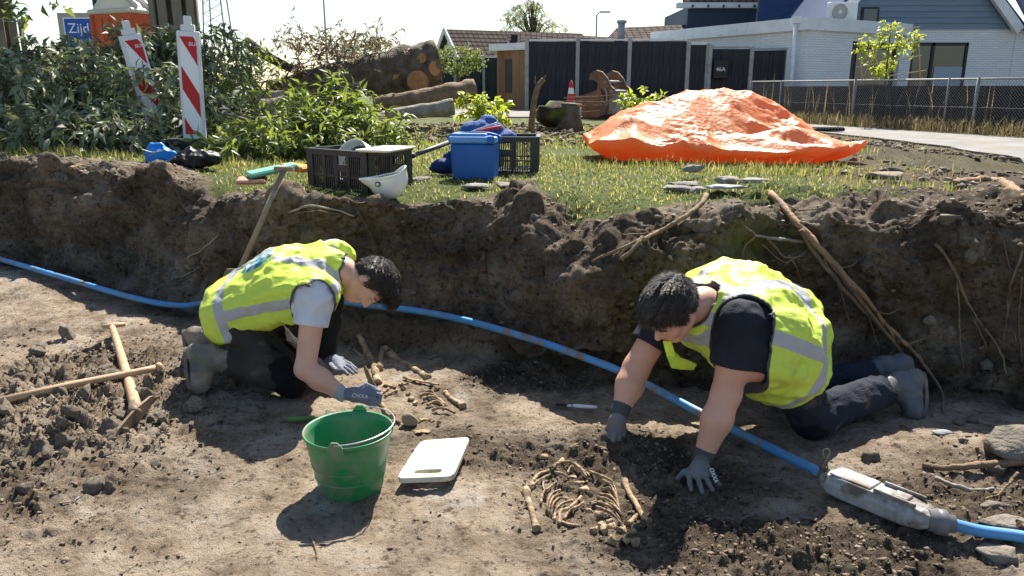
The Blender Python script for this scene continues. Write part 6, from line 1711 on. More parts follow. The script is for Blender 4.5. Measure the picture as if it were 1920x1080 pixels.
bone(t, 'thigh_bone', c3((590, 212), (690, 265), (790, 325), (910, 405)), 0.021, 0.016, 1.45, 0.016)
bone(t, 'shin_bone', c3((490, 115), (535, 155), (580, 190)), 0.017, 0.019, 1.4, 0.012)
bone(t, 'pelvis_bone', c3((705, 412), (800, 432), (900, 455), (1002, 472)), 0.010, 0.008, 1.1, 0.03, 0.0, 0.6)
bone(t, 'forearm_bone', c3((488, 598), (530, 650), (565, 700), (605, 745)), 0.0105, 0.012, 1.4, 0.02)
bone(t, 'upper_arm_bone', c3((1055, 535), (1105, 580), (1160, 620), (1215, 655)), 0.011, 0.014, 1.4, 0.02)
for pts_ in (((840, 572), (900, 560), (980, 585), (1060, 640)), ((870, 602), (930, 588), (1000, 605), (1060, 650)), ((905, 645), (960, 628), (1010, 636), (1050, 662)), ((895, 528), (940, 548), (990, 582)), ((945, 692), (1000, 684), (1060, 690), (1140, 712))):
    bone(t, 'rib', c3(*pts_), 0.0055, 0.004, 1.1, 0.022, 0.012, 1.5)
for pts_ in (((545, 465), (590, 478), (640, 492)), ((505, 550), (540, 525), (578, 502)), ((550, 562), (600, 538), (652, 512)), ((665, 460), (700, 462), (745, 455)), ((500, 520), (520, 480), (545, 450))):
    bone(t, 'hand_bone', c3(*pts_), 0.007, 0.006, 1.2, 0.018)
for k, (x_, y_, r_) in enumerate(((700, 500, 0.02), (740, 545, 0.022), (775, 585, 0.022), (800, 620, 0.02), (690, 470, 0.018), (985, 500, 0.022), (940, 480, 0.018), (620, 775, 0.016), (660, 780, 0.016))):
    chunk(t, 'vertebra', *c3((x_, y_))[0], r_, 160 + k, 0.012)
# broken skull bowl and shards
q = zsurf(769, 797, 0.03); b = MB(); pr = [(0.038 * math.sin(a_), -0.038 * math.cos(a_)) for a_ in np.linspace(0.02, 1.9, 12)]
pr2 = [(r_ * 0.9, z_ * 0.9 + 0.001) for r_, z_ in pr[::-1]]
Rk = np.array(Euler((-0.75, 0.55, 0.0)).to_matrix()); b.lathe(pr + pr2, q, 24, R=Rk); V = np.array(b.v); V += 0.006 * np.stack([fbm(V, 22, 2, off=k) for k in (1, 2, 3)], 1); b.v = [tuple(v) for v in V]
b.build('skull_bowl', mat('skull_grey', (0.26, 0.21, 0.14), 0.75, (0.34, 0.28, 0.19), 12), t)
chunk(t, 'skull_fragment', *c3((880, 760))[0], 0.02, 171, 0.008, (1.6, 0.8, 0.5)); chunk(t, 'skull_fragment', *c3((1000, 800))[0], 0.02, 172, 0.014, (0.8, 0.5, 1.2)); chunk(t, 'skull_fragment', *c3((860, 860))[0], 0.03, 173, 0.006, (1.6, 0.8, 0.35)); chunk(t, 'tooth_row', *c3((950, 770))[0], 0.013, 174, 0.008, (1.6, 0.8, 0.7))

# ------------------------------------------------------------------ stones in the pit, roots, clods
ROCK = mat('field_stone', (0.12, 0.10, 0.08), 0.92, (0.19, 0.165, 0.135), 8, 0.8, 40, dirt=(0.10, 0.075, 0.052), dirt_amt=0.5)
CONCR = mat('broken_concrete', (0.14, 0.12, 0.095), 0.95, (0.20, 0.175, 0.14), 6, 0.9, 50)
PALE = mat('pale_rubble', (0.24, 0.21, 0.175), 0.9, (0.15, 0.125, 0.10), 9, 0.9, 40)
def rock(label, px, py, r, seed, flat=(1, 0.8, 0.7), m=ROCK, name='stone', lift=0.3, amp=0.4):
    V, F = shard(seed, 16, np.array(flat) * r * 1.15, True); q = zsurf(px, py)
    q[2] += r * flat[2] * lift
    return tag(link(name, np_mesh(name, V + q, F, smooth=False), m), label, 'stone')
rock('rounded grey stone just behind the joint casing', 1633, 862, 0.046, 201, (1, 0.8, 0.85))
rock('big broken concrete lump at the right edge of the pit', 1895, 850, 0.17, 202, (1.0, 0.7, 0.6), CONCR, lift=0.1)
rock('grey stone near the boot of the dark-shirted man', 1800, 795, 0.035, 203)
rock('flat bluish shard lying beside the boot', 1768, 812, 0.045, 204, (1.4, 0.6, 0.25), SLATE)
rock('small stone touching the flat bluish shard', 1825, 790, 0.033, 205)
rock('angular pale rubble piece above the pipe at lower right', 1868, 955, 0.05, 206, (1.3, 0.8, 0.55), PALE)
rock('white limy fragment lying against the pipe at lower right', 1890, 985, 0.06, 207, (1.6, 0.9, 0.3), PALE)
rock('grey stone near the lower right corner', 1870, 1045, 0.06, 208, (1.3, 0.8, 0.6), PALE)
rock('stone beside the concrete lump under the root', 1870, 885, 0.05, 209, (1, 0.8, 0.7))
rock('tiny stone below the flat bluish shard', 1806, 828, 0.022, 210)
rock('round stone on the bank high on the right', 1895, 425, 0.045, 211)
for k, (px, py, y, r) in enumerate(((922, 447, 4.62, 0.04), (1002, 408, 4.62, 0.035), (975, 425, 4.6, 0.022), (1100, 468, 4.2, 0.035), (1745, 600, 3.9, 0.05), (1640, 672, 3.85, 0.035), (1820, 480, 3.9, 0.06), (1780, 410, 3.95, 0.07))):
    lab = ['grey stone stuck in the bank face left of centre', 'pale stone in the bank above the recess', 'small stone beside the pale bank stone', 'stone under the fallen branch on the bank', 'stone in the shaded bank behind the boot', 'small stone low in the bank above the boot', 'large clump of stone-hard soil in the right bank', 'rounded lump at the top of the right bank'][k]
    V, F = shard(220 + k, 16, np.array((1, .8, .8)) * r, True); h_ = None
    d_ = ray(px, py); hit = _bv.ray_cast(Vector(CAM), Vector(d_).normalized())
    q = np.array(hit[0]) if hit[0] is not None else D(px, py, y)
    tag(link('stone', np_mesh('stone', V + q, F, smooth=False), ROCK), lab, 'stone')
def hitp(px, py, off=0.0):
    d_ = ray(px, py); d_ /= np.linalg.norm(d_); h_ = _bv.ray_cast(Vector(CAM), Vector(d_))
    return (np.array(h_[0]) if h_[0] is not None else P(px, py, 0.5)) - d_ * off
ROOT = mat('root_bark', (0.14, 0.095, 0.06), 0.9, (0.24, 0.17, 0.11), 9, 0.8, 60)
ROOTP = mat('peeled_root', (0.36, 0.20, 0.10), 0.8, (0.22, 0.14, 0.085), 7, 0.8, 40)
def root(label, pix, r0, r1, m=ROOT, subs=(), off=0.02, name='tree_root', n=26, wob=0.012):
    p = np.array([hitp(x_, y_, off if len(q_) < 3 else q_[2]) for q_ in pix for x_, y_ in [q_[:2]]])
    t = thing(name, label, 'root', p[0])
    def mk(p_, a_, b__, mm, nm):
        s_ = spline(p_, n); s_ += wob * np.stack([fbm(s_, 9, 2, off=k + a_ * 100) for k in (1, 2, 3)], 1)
        mb = MB(); mb.tube(s_, np.linspace(a_, b__, n), 9); V = np.array(mb.v); V += 0.75 * a_ * np.stack([fbm(V * np.array([1, 1, 0.5]), 26, 3, 0.6, off=k) for k in (4, 5, 6)], 1); mb.v = [tuple(v) for v in V]
        mb.build(nm, mm, t)
    mk(p, r0, r1, m, 'stem')
    for sp_, a_, b__ in subs:
        mk(np.array([hitp(q_[0], q_[1], q_[2] if len(q_) > 2 else off) for q_ in sp_]), a_, b__, ROOT, 'rootlet')
    return t
root('thick torn orange-brown root slanting down the bank behind the dark-shirted man', [(1445, 362, 0.05), (1490, 410, 0.09), (1545, 475, 0.12), (1610, 545, 0.14), (1665, 610, 0.12), (1705, 650, 0.08)], 0.020, 0.009, ROOTP,
     [([(1705, 650, .08), (1738, 690, .06), (1765, 735, .03), (1768, 775, .01)], 0.012, 0.005), ([(1690, 635, .1), (1672, 660, .06), (1655, 680, .04)], 0.008, 0.003), ([(1640, 585, .12), (1665, 588, .12), (1685, 578, .1)], 0.005, 0.002),
      ([(1700, 648, .08), (1720, 640, .08), (1755, 625, .1), (1770, 612, .1)], 0.006, 0.002), ([(1660, 605, .12), (1690, 660, .06), (1700, 680, .04)], 0.007, 0.003), ([(1480, 400, .09), (1570, 510, .10), (1620, 570, .10), (1690, 660, .06), (1720, 700, .03)], 0.016, 0.006), ([(1500, 430, .08), (1540, 490, .09), (1590, 550, .09), (1650, 610, .09)], 0.014, 0.008), ([(1600, 550, .06), (1630, 600, .04), (1650, 660, .03)], 0.005, 0.002), ([(1560, 500, .06), (1590, 500, .06), (1620, 480, .05)], 0.005, 0.002), ([(1545, 480, .08), (1580, 560, .03), (1600, 640, .02)], 0.004, 0.002), ([(1460, 372, .06), (1500, 395, .06), (1545, 388, .06)], 0.006, 0.003), ([(1510, 330, .03), (1530, 320, .05), (1490, 310, .05)], 0.005, 0.002)])
root('forked pale root ending in splayed fibres left of the thick torn root', [(1505, 455, 0.06), (1455, 447, 0.07), (1415, 440, 0.06)], 0.010, 0.006, BARKPALE,
     [([(1420, 442, .06), (1400, 460, .05), (1390, 490, .03)], 0.006, 0.002), ([(1415, 440, .06), (1398, 425, .05), (1392, 415, .04)], 0.006, 0.002), ([(1440, 447, .06), (1470, 480, .06), (1505, 480, .07)], 0.006, 0.003), ([(1480, 480, .06), (1495, 510, .06), (1503, 530, .04)], 0.006, 0.002), ([(1430, 460, .06), (1470, 490, .06), (1512, 472, .08)], 0.005, 0.002)])
root('long thin root hanging down the right part of the bank', [(1755, 458, 0.02), (1790, 510, 0.03), (1820, 580, 0.03), (1870, 650, 0.03), (1888, 700, 0.02)], 0.009, 0.005, ROOT, [([(1795, 520, .03), (1800, 600, .02), (1805, 690, .02)], 0.006, 0.003), ([(1825, 590, .03), (1850, 650, .02)], 0.004, 0.002)])
root('tangle of hair-thin roots hanging at the right picture edge', [(1915, 470, 0.03), (1900, 520, 0.03), (1890, 570, 0.03), (1905, 640, 0.02)], 0.006, 0.003, ROOT, [([(1885, 450, .02), (1895, 540, .02), (1880, 640, .02)], 0.004, 0.002), ([(1918, 520, .02), (1910, 600, .02), (1918, 680, .02)], 0.004, 0.002)])
root('dead branch lying diagonally across the bulge of the bank', [(1325, 365, 0.04), (1300, 395, 0.06), (1240, 430, 0.05), (1190, 455, 0.04), (1110, 490, 0.03)], 0.014, 0.008, DEADWOOD, [([(1205, 445, .05), (1185, 470, .04), (1165, 487, .03)], 0.012, 0.008), ([(1240, 432, .05), (1180, 440, .04), (1155, 437, .03)], 0.005, 0.003)], name='dead_branch')
root('bundle of thin bent roots under the front crate', [(540, 400, 0.05), (580, 385, 0.07), (630, 395, 0.06), (665, 405, 0.03)], 0.008, 0.004, BARKPALE, [([(545, 405, .05), (585, 395, .07), (635, 402, .05)], 0.005, 0.003), ([(560, 400, .05), (540, 425, .04), (535, 450, .03)], 0.004, 0.002), ([(640, 372, .05), (680, 380, .05), (702, 365, .05)], 0.008, 0.003), ([(585, 385, .05), (590, 430, .03)], 0.004, 0.002), ([(670, 395, .04), (690, 430, .03), (700, 460, .02)], 0.003, 0.002)])
root('stubby brown root poking from the soil at the right edge', [(1730, 872, 0.02), (1800, 878, 0.03), (1860, 872, 0.04), (1930, 862, 0.05)], 0.010, 0.020, DEADWOOD, [([(1905, 885, .03), (1880, 925, .02), (1845, 935, .01)], 0.006, 0.003)])
root('pale root lying on the floor right of the joint casing', [(1755, 898, 0.01), (1790, 912, 0.02), (1830, 922, 0.02), (1865, 918, 0.02)], 0.010, 0.007, BARKPALE)
root('splintered orange root lying on the soil by the road edge', [(1785, 345, 0.02), (1840, 338, 0.03), (1885, 345, 0.03), (1925, 375, 0.02)], 0.03, 0.025, ROOTP)
root('thin root sticking out of the left bank face', [(410, 440, 0.02), (375, 470, 0.03), (350, 482, 0.03)], 0.007, 0.004, BARKPALE)
root('short curved root low on the left bank', [(330, 520, 0.02), (350, 515, 0.03), (375, 500, 0.02)], 0.006, 0.003, BARKPALE)
root('orange splinter of wood on the grass edge at the left', [(132, 314, 0.02), (155, 310, 0.03), (178, 316, 0.02)], 0.012, 0.004, ROOTP, name='wood_splinter')
root('dry twig bent over the floor in the foreground', [(560, 1022, 0.006), (600, 1018, 0.012), (650, 1012, 0.006)], 0.0035, 0.002, BARKPALE, [([(585, 1010, .01), (592, 1030, .012), (595, 1048, .005)], 0.004, 0.002)], name='dry_twig', wob=0.004)
root('thin curved straw stalk on the floor at the left', [(105, 945, 0.005), (140, 938, 0.01), (160, 915, 0.005)], 0.003, 0.002, BARKPALE, name='straw_stalk', wob=0.003)

# individual big clods in the broken heap, smaller crumbs as one mass
CLODM = mat('dry_clod', (0.22, 0.17, 0.12), 0.95, (0.48, 0.40, 0.31), 6, 1.0, 45)
LIB = [shard(300 + k, 13, (1, 1, 0.85), True) for k in range(6)]
LIBM = [np_mesh('dirt_clod', V, F, smooth=False) for V, F in LIB]
for m_ in LIBM: m_.materials.append(CLODM)
rg = np.random.default_rng(77)
n = 0
while n < 190:
    x_, y_ = rg.uniform(-3.2, -1.35), rg.uniform(2.3, 4.6)
    w = max(bumpat(x_, y_, -2.1, 3.3, 0.6, 0.9, 1.0, 0.25), bumpat(x_, y_, -2.8, 2.95, 0.6, 0.7, 1.0))
    if rg.random() > w: continue
    r = 0.022 + 0.055 * rg.random() ** 2.4
    o = bpy.data.objects.new('dirt_clod', LIBM[n % 6]); COL.objects.link(o)
    o.location = (x_, y_, zs(x_, y_) + r * 0.12); o.scale = (r * rg.uniform(.8, 1.4), r * rg.uniform(.8, 1.2), r * rg.uniform(.6, .95)); o.rotation_euler = tuple(rg.uniform(0, 6.28, 3))
    tag(o, 'lump of dry grey-brown soil in the broken heap on the left', 'clod', 'clods of the broken soil heap'); n += 1
def crumbs(name, samples, rmin, rmax, power, m, seed, sub=1, sink=0.2):
    rg = np.random.default_rng(seed); lib = [shard(400 + seed * 20 + k, 8, (1, 1, 0.8)) for k in range(12)]
    Vs = []; Fs = []; o = 0
    for i, (x_, y_, z_) in enumerate(samples):
        V, F = lib[i % 12]; r = rmin + (rmax - rmin) * rg.random() ** power
        a_ = rg.uniform(0, 6.28); ca, sa = math.cos(a_), math.sin(a_)
        s_ = np.array([rg.uniform(.8, 1.4), rg.uniform(.8, 1.2), rg.uniform(.55, 1.0)]) * r
        q = V * s_; q = np.stack([q[:, 0] * ca - q[:, 1] * sa, q[:, 0] * sa + q[:, 1] * ca, q[:, 2]], 1)
        Vs.append(q + np.array([x_, y_, z_ + r * sink])); Fs.append(F + o); o += len(V)
    return tag(link(name, np_mesh(name, np.concatenate(Vs), np.concatenate(Fs), smooth=False), m), kind='stuff')
# sample the built floor, weighted by how loose the soil is
fl = GV[(GK == 0)]; flc = GC[(GK == 0)]
ok = (fl[:, 0] > -4.2) & (fl[:, 0] < 3.0) & (fl[:, 1] > 1.95)
fl = fl[ok]; flc = flc[ok]
w = 0.005 + np.clip(flc, 0, 1) ** 1.6; w /= w.sum()
CRM = mat('loose_crumb', (0.11, 0.082, 0.057), 0.95, (0.26, 0.20, 0.145), 6, 0.8, 80)
w = w * (1 + 1.2 * bumpat(fl[:, 0], fl[:, 1], -2.2, 3.3, 0.8, 1.1, 1.0)); w /= w.sum()
ix = rg.choice(len(fl), 17000, p=w); crumbs('loose_soil_crumbs', fl[ix], 0.003, 0.016, 3.2, CRM, 1, sink=0.1)
near = fl[(fl[:, 1] < 3.4)]; ix = rg.integers(0, len(near), 2600); crumbs('fine_soil_crumbs', near[ix], 0.0015, 0.007, 2.6, mat('dark_crumb', (0.09, 0.066, 0.046), 0.95, (0.18, 0.14, 0.10), 9), 2)
fa = GV[(GK == 1)]; fa = fa[(fa[:, 0] > -5) & (fa[:, 0] < 3.3)]; ix = rg.integers(0, len(fa), 2000); crumbs('bank_soil_lumps', fa[ix], 0.004, 0.03, 3.8, mat('bank_clod', (0.10, 0.076, 0.053), 0.95, (0.20, 0.155, 0.112), 8, 0.6, 60), 3, sink=-0.3)
tp_ = GV[(GK == 2)]; tpt = GT[(GK == 2)]; okk = (tp_[:, 0] > -5) & (tp_[:, 0] < 3.5) & (tpt < 0.35); tp_ = tp_[okk]; ix = rg.integers(0, len(tp_), 2600); crumbs('rim_soil_lumps', tp_[ix], 0.005, 0.032, 3.2, mat('rim_clod', (0.15, 0.115, 0.082), 0.95, (0.27, 0.22, 0.165), 8, 0.6, 60), 4, sink=-0.1)

# ------------------------------------------------------------------ grass
def grass_material(name, stops, trans, tc):
    m = bpy.data.materials.new(name); m.use_nodes = True
    N = m.node_tree.nodes; L = m.node_tree.links; N.clear()
    out = N.new('ShaderNodeOutputMaterial'); b = N.new('ShaderNodeBsdfPrincipled'); b.inputs['Roughness'].default_value = 0.5
    g = N.new('ShaderNodeNewGeometry'); r = N.new('ShaderNodeValToRGB'); els = r.color_ramp.elements
    while len(els) < len(stops): els.new(0.5)
    for e, (p_, c_) in zip(els, stops): e.position = p_; e.color = (*c_, 1)
    L.new(g.outputs['Random Per Island'], r.inputs['Fac']); L.new(r.outputs['Color'], b.inputs['Base Color'])
    t = N.new('ShaderNodeBsdfTranslucent'); mu = N.new('ShaderNodeMix'); mu.data_type = 'RGBA'; mu.blend_type = 'MULTIPLY'; mu.inputs[0].default_value = 1.0
    L.new(r.outputs['Color'], mu.inputs[6]); mu.inputs[7].default_value = (*tc, 1); L.new(mu.outputs[2], t.inputs['Color'])
    mx = N.new('ShaderNodeMixShader'); mx.inputs['Fac'].default_value = trans; L.new(b.outputs['BSDF'], mx.inputs[1]); L.new(t.outputs['BSDF'], mx.inputs[2]); L.new(mx.outputs['Shader'], out.inputs['Surface'])
    return m
GRASS = grass_material('grass_blade', [(0.0, (0.07, 0.10, 0.02)), (0.4, (0.14, 0.17, 0.04)), (0.7, (0.24, 0.24, 0.08)), (0.9, (0.38, 0.33, 0.17))], 0.42, (2.0, 1.9, 1.3))
DRYG = grass_material('dry_grass', [(0.0, (0.20, 0.15, 0.08)), (0.6, (0.34, 0.26, 0.15)), (1.0, (0.16, 0.16, 0.05))], 0.35, (1.5, 1.5, 1.2))
def blades(name, pts, hmin, hmax, w, m, seed, lean=0.5):
    r = np.random.default_rng(seed); n = len(pts); pts = np.asarray(pts)
    h = r.uniform(hmin, hmax, n); a_ = r.uniform(0, 6.28, n); d = np.stack([np.cos(a_), np.sin(a_), 0 * a_], 1); s_ = np.stack([-np.sin(a_), np.cos(a_), 0 * a_], 1) * (w * r.uniform(.6, 1.3, n))[:, None]
    le = (lean * r.random(n))[:, None] * h[:, None]
    up = np.array([0, 0, 1.0]) * h[:, None]
    b0 = pts - s_ * .5 - np.array([0, 0, .006]); b1 = pts + s_ * .5 - np.array([0, 0, .006]); m0 = pts + up * .55 + d * le * .35 - s_ * .38; m1 = pts + up * .55 + d * le * .35 + s_ * .38; tp = pts + up * (1 - 0.25 * lean * r.random(n)[:, None]) + d * le
    V = np.stack([b0, b1, m1, m0, tp], 1).reshape(-1, 3); o = np.arange(n)[:, None] * 5
    T = np.concatenate([o + np.array([[0, 1, 2]]), o + np.array([[0, 2, 3]]), o + np.array([[3, 2, 4]])])
    return tag(link(name, np_mesh(name, V, T, smooth=False), m), kind='stuff')
gp = GV[(GK >= 2)]; gt_ = GT[(GK >= 2)]
gk = (gp[:, 0] > -5.5) & (gp[:, 0] < 3.6) & (gt_ > 0.3) & (gp[:, 1] < 9)
gp = gp[gk]; gt_ = gt_[gk]
area = np.abs(fbm(gp * np.array([1, 1, 0.0]), 1.1, 2, off=3))
ww = gt_ * (0.35 + area); 
# rows get sparser with depth: weight by row spacing
rows_y = gp[:, 1] - y_rim(gp[:, 0]); ww = ww * (0.008 + rows_y * 0.012); ww /= ww.sum()
ix = rg.choice(len(gp), 34000, p=ww); pts_ = gp[ix] + np.concatenate([rg.normal(size=(34000, 2)) * 0.012, np.zeros((34000, 1))], 1); pts_[:, 2] -= 0.002
blades('grass', pts_, 0.012, 0.042, 0.006, GRASS, 1, 1.6)
# verge further back
n = 30000; xy = np.stack([rg.uniform(-4.5, 4.2, n), rg.uniform(6.6, 13.5, n)], 1)
dens = fbm(np.c_[xy, 0 * xy[:, 0]], 0.9, 2, off=9); keep = (dens > -0.22) & ~((xy[:, 0] > 2.3 + 0.3 * dens) & (xy[:, 1] < 9)) & ~((xy[:, 1] > 10) & (dens < 0.05)); xy = xy[keep]
p3 = np.c_[xy, top_z(xy[:, 0], xy[:, 1])]; blades('far_grass', p3, 0.02, 0.06, 0.011, GRASS, 2, 1.5)
# tufts: along the bank edge, at the sheet, below the beacons
tc_ = [(P(380, 310, 0.86), 0.35, 500), (P(180, 295, 0.9), 0.5, 900), (P(60, 290, 0.9), 0.4, 500), (P(1500, 320, 0.88), 0.25, 350), (P(1700, 345, 0.9), 0.2, 200), (P(1590, 265, 0.9), 0.16, 220), (P(1590, 335, .88), .2, 150), (P(1180, 312, .86), .5, 500), (P(1420, 318, .86), .4, 350)]
pts_ = []
for c, r_, k in tc_:
    q = rg.normal(size=(k, 2)) * r_ * np.array([1, 0.35]) + c[:2]
    for x_, y_ in q: pts_.append((x_, y_, zs(x_, y_)))
blades('grass_tufts', np.array(pts_), 0.03, 0.11, 0.006, GRASS, 3, 0.9)
q = np.stack([rg.uniform(2.4, 6.2, 2600), rg.uniform(5.5, 14, 2600)], 1); kk = fbm(np.c_[q, 0 * q[:, 0]], 1.4, 2, off=19) > 0.02; q = q[kk]; blades('strip_grass', np.c_[q, top_z(q[:, 0], q[:, 1])], 0.03, 0.10, 0.010, DRYG, 8, 1.2)
# dry weeds along the chain-link fence
n = 2600; u_ = rg.uniform(0, 1, n) ** 0.9; q = FA[None, :] + (FB - FA)[None, :] * u_[:, None] + np.stack([rg.normal(size=n) * 0.13 - 0.16, rg.normal(size=n) * 0.1], 1)
blades('dry_weeds', np.c_[q, top_z(q[:, 0], q[:, 1])], 0.10, 0.42, 0.018, DRYG, 4, 0.8)
n = 60; u_ = rg.uniform(0.3, 1, n); q = FA[None, :] + (FB - FA)[None, :] * u_[:, None] + np.stack([rg.normal(size=n) * 0.1 + 0.15, 0 * u_], 1)
blades('tall_dry_grass', np.c_[q, top_z(q[:, 0], q[:, 1])], 0.7, 1.35, 0.02, DRYG, 5, 0.35)
# trampled litter and bark mould behind the branches
n = 2600; xy = np.stack([rg.uniform(-3.6, 1.5, n), rg.uniform(9.0, 14.5, n)], 1); p3 = np.c_[xy, top_z(xy[:, 0], xy[:, 1])]
crumbs('soil_litter', p3, 0.012, 0.10, 3.0, mat('litter', (0.13, 0.095, 0.06), 0.95, (0.22, 0.17, 0.11), 4), 6)
n = 1300; xy = np.stack([rg.uniform(2.4, 6.1, n), rg.uniform(4.8, 12.5, n)], 1); p3 = np.c_[xy, top_z(xy[:, 0], xy[:, 1])]
crumbs('trench_rubble', p3, 0.015, 0.085, 2.6, mat('rubble_soil', (0.11, 0.085, 0.06), 0.95, (0.22, 0.175, 0.13), 4), 7)
# ================================================================== the two people
SKIN = mat('skin', (0.60, 0.33, 0.225), 0.5, (0.66, 0.38, 0.27), 9, 0.08, 120, spec=0.35)
SKIN2 = mat('ruddy_skin', (0.58, 0.30, 0.205), 0.5, (0.66, 0.36, 0.26), 7, 0.08, 120, spec=0.35)
LIP = mat('lip', (0.42, 0.16, 0.12), 0.45)
EYEW = mat('eye_white', (0.42, 0.39, 0.36), 0.3); IRIS = mat('iris', (0.03, 0.022, 0.015), 0.15)
GLOVE = mat('grey_glove', (0.14, 0.155, 0.20), 0.75, (0.20, 0.215, 0.26), 12, 0.5, 140, dirt=(0.28, 0.25, 0.21), dirt_amt=0.2, dscale=25)
GLOVE2 = mat('worn_grey_glove', (0.13, 0.13, 0.135), 0.75, (0.19, 0.19, 0.19), 12, 0.5, 140, dirt=(0.22, 0.19, 0.15), dirt_amt=0.45, dscale=25)
BOOT = mat('rubber_boot', (0.10, 0.092, 0.075), 0.45, (0.16, 0.15, 0.125), 6, 0.3, 30, dirt=(0.27, 0.215, 0.155), dirt_amt=0.55, dscale=9)
def hair_mat(name, c, c2):
    return mat(name, c, 0.38, c2, 22, 0.9, 34, spec=0.5, stretch=(1, 6, 3))
def cloth(name, c, c2, **k): return mat(name, c, 0.8, c2, 6, 0.25, 160, spec=0.2, **k)

def near_noise(f, p, amp, freq, octs=2, off=0.0, lim=0.05, billow=False, stretch=None):
    m = np.abs(f) < lim
    e = p[m]
    if stretch is not None: e = e @ stretch
    f = f.copy(); f[m] += amp * fbm(e, freq, octs, off=off, billow=billow)
    return f
def bounds(prims, pad):
    lo = np.full(3, 1e9); hi = -lo
    for q in prims:
        if q[0] == 'c':
            r = max(q[3], q[4]); lo = np.minimum(lo, np.minimum(q[1], q[2]) - r); hi = np.maximum(hi, np.maximum(q[1], q[2]) + r)
        else:
            r = np.max(q[2]); lo = np.minimum(lo, np.asarray(q[1]) - r); hi = np.maximum(hi, np.asarray(q[1]) + r)
    return lo - pad, hi + pad
def mesh_of(prims, h, pad=0.04, k=0.03, post=None, relax=2):
    """surface of smoothly joined primitives; each is evaluated only near itself"""
    lo, hi = bounds(prims, pad); g = grid_pts(lo, hi, h).astype(np.float32); n = np.array(g.shape[:3])
    f = np.full(g.shape[:3], 0.5, np.float32)
    for q in prims:
        kk = (q[5] if len(q) > 5 else k) if q[0] == 'c' else (q[4] if len(q) > 4 else k)
        l_, h_ = bounds([q], kk + 0.02)
        i0 = np.clip(np.floor((l_ - lo) / h).astype(int), 0, n - 1); i1 = np.clip(np.ceil((h_ - lo) / h).astype(int) + 1, 1, n)
        sl = tuple(slice(a, b) for a, b in zip(i0, i1)); p = g[sl]
        d = sd_cone(p, q[1], q[2], q[3], q[4]) if q[0] == 'c' else sd_ell(p, q[1], q[2], q[3] if len(q) > 3 else None)
        f[sl] = smin(f[sl], d, kk)
    if post is not None:
        m = f < 0.05; f[m] = post(f[m], g[m])
    return surface_nets(f, lo, h, relax)
def orth(a, b):
    a = np.asarray(a, float); a = a / np.linalg.norm(a); b = np.asarray(b, float); b = b - a * (a @ b); b /= np.linalg.norm(b)
    return a, b

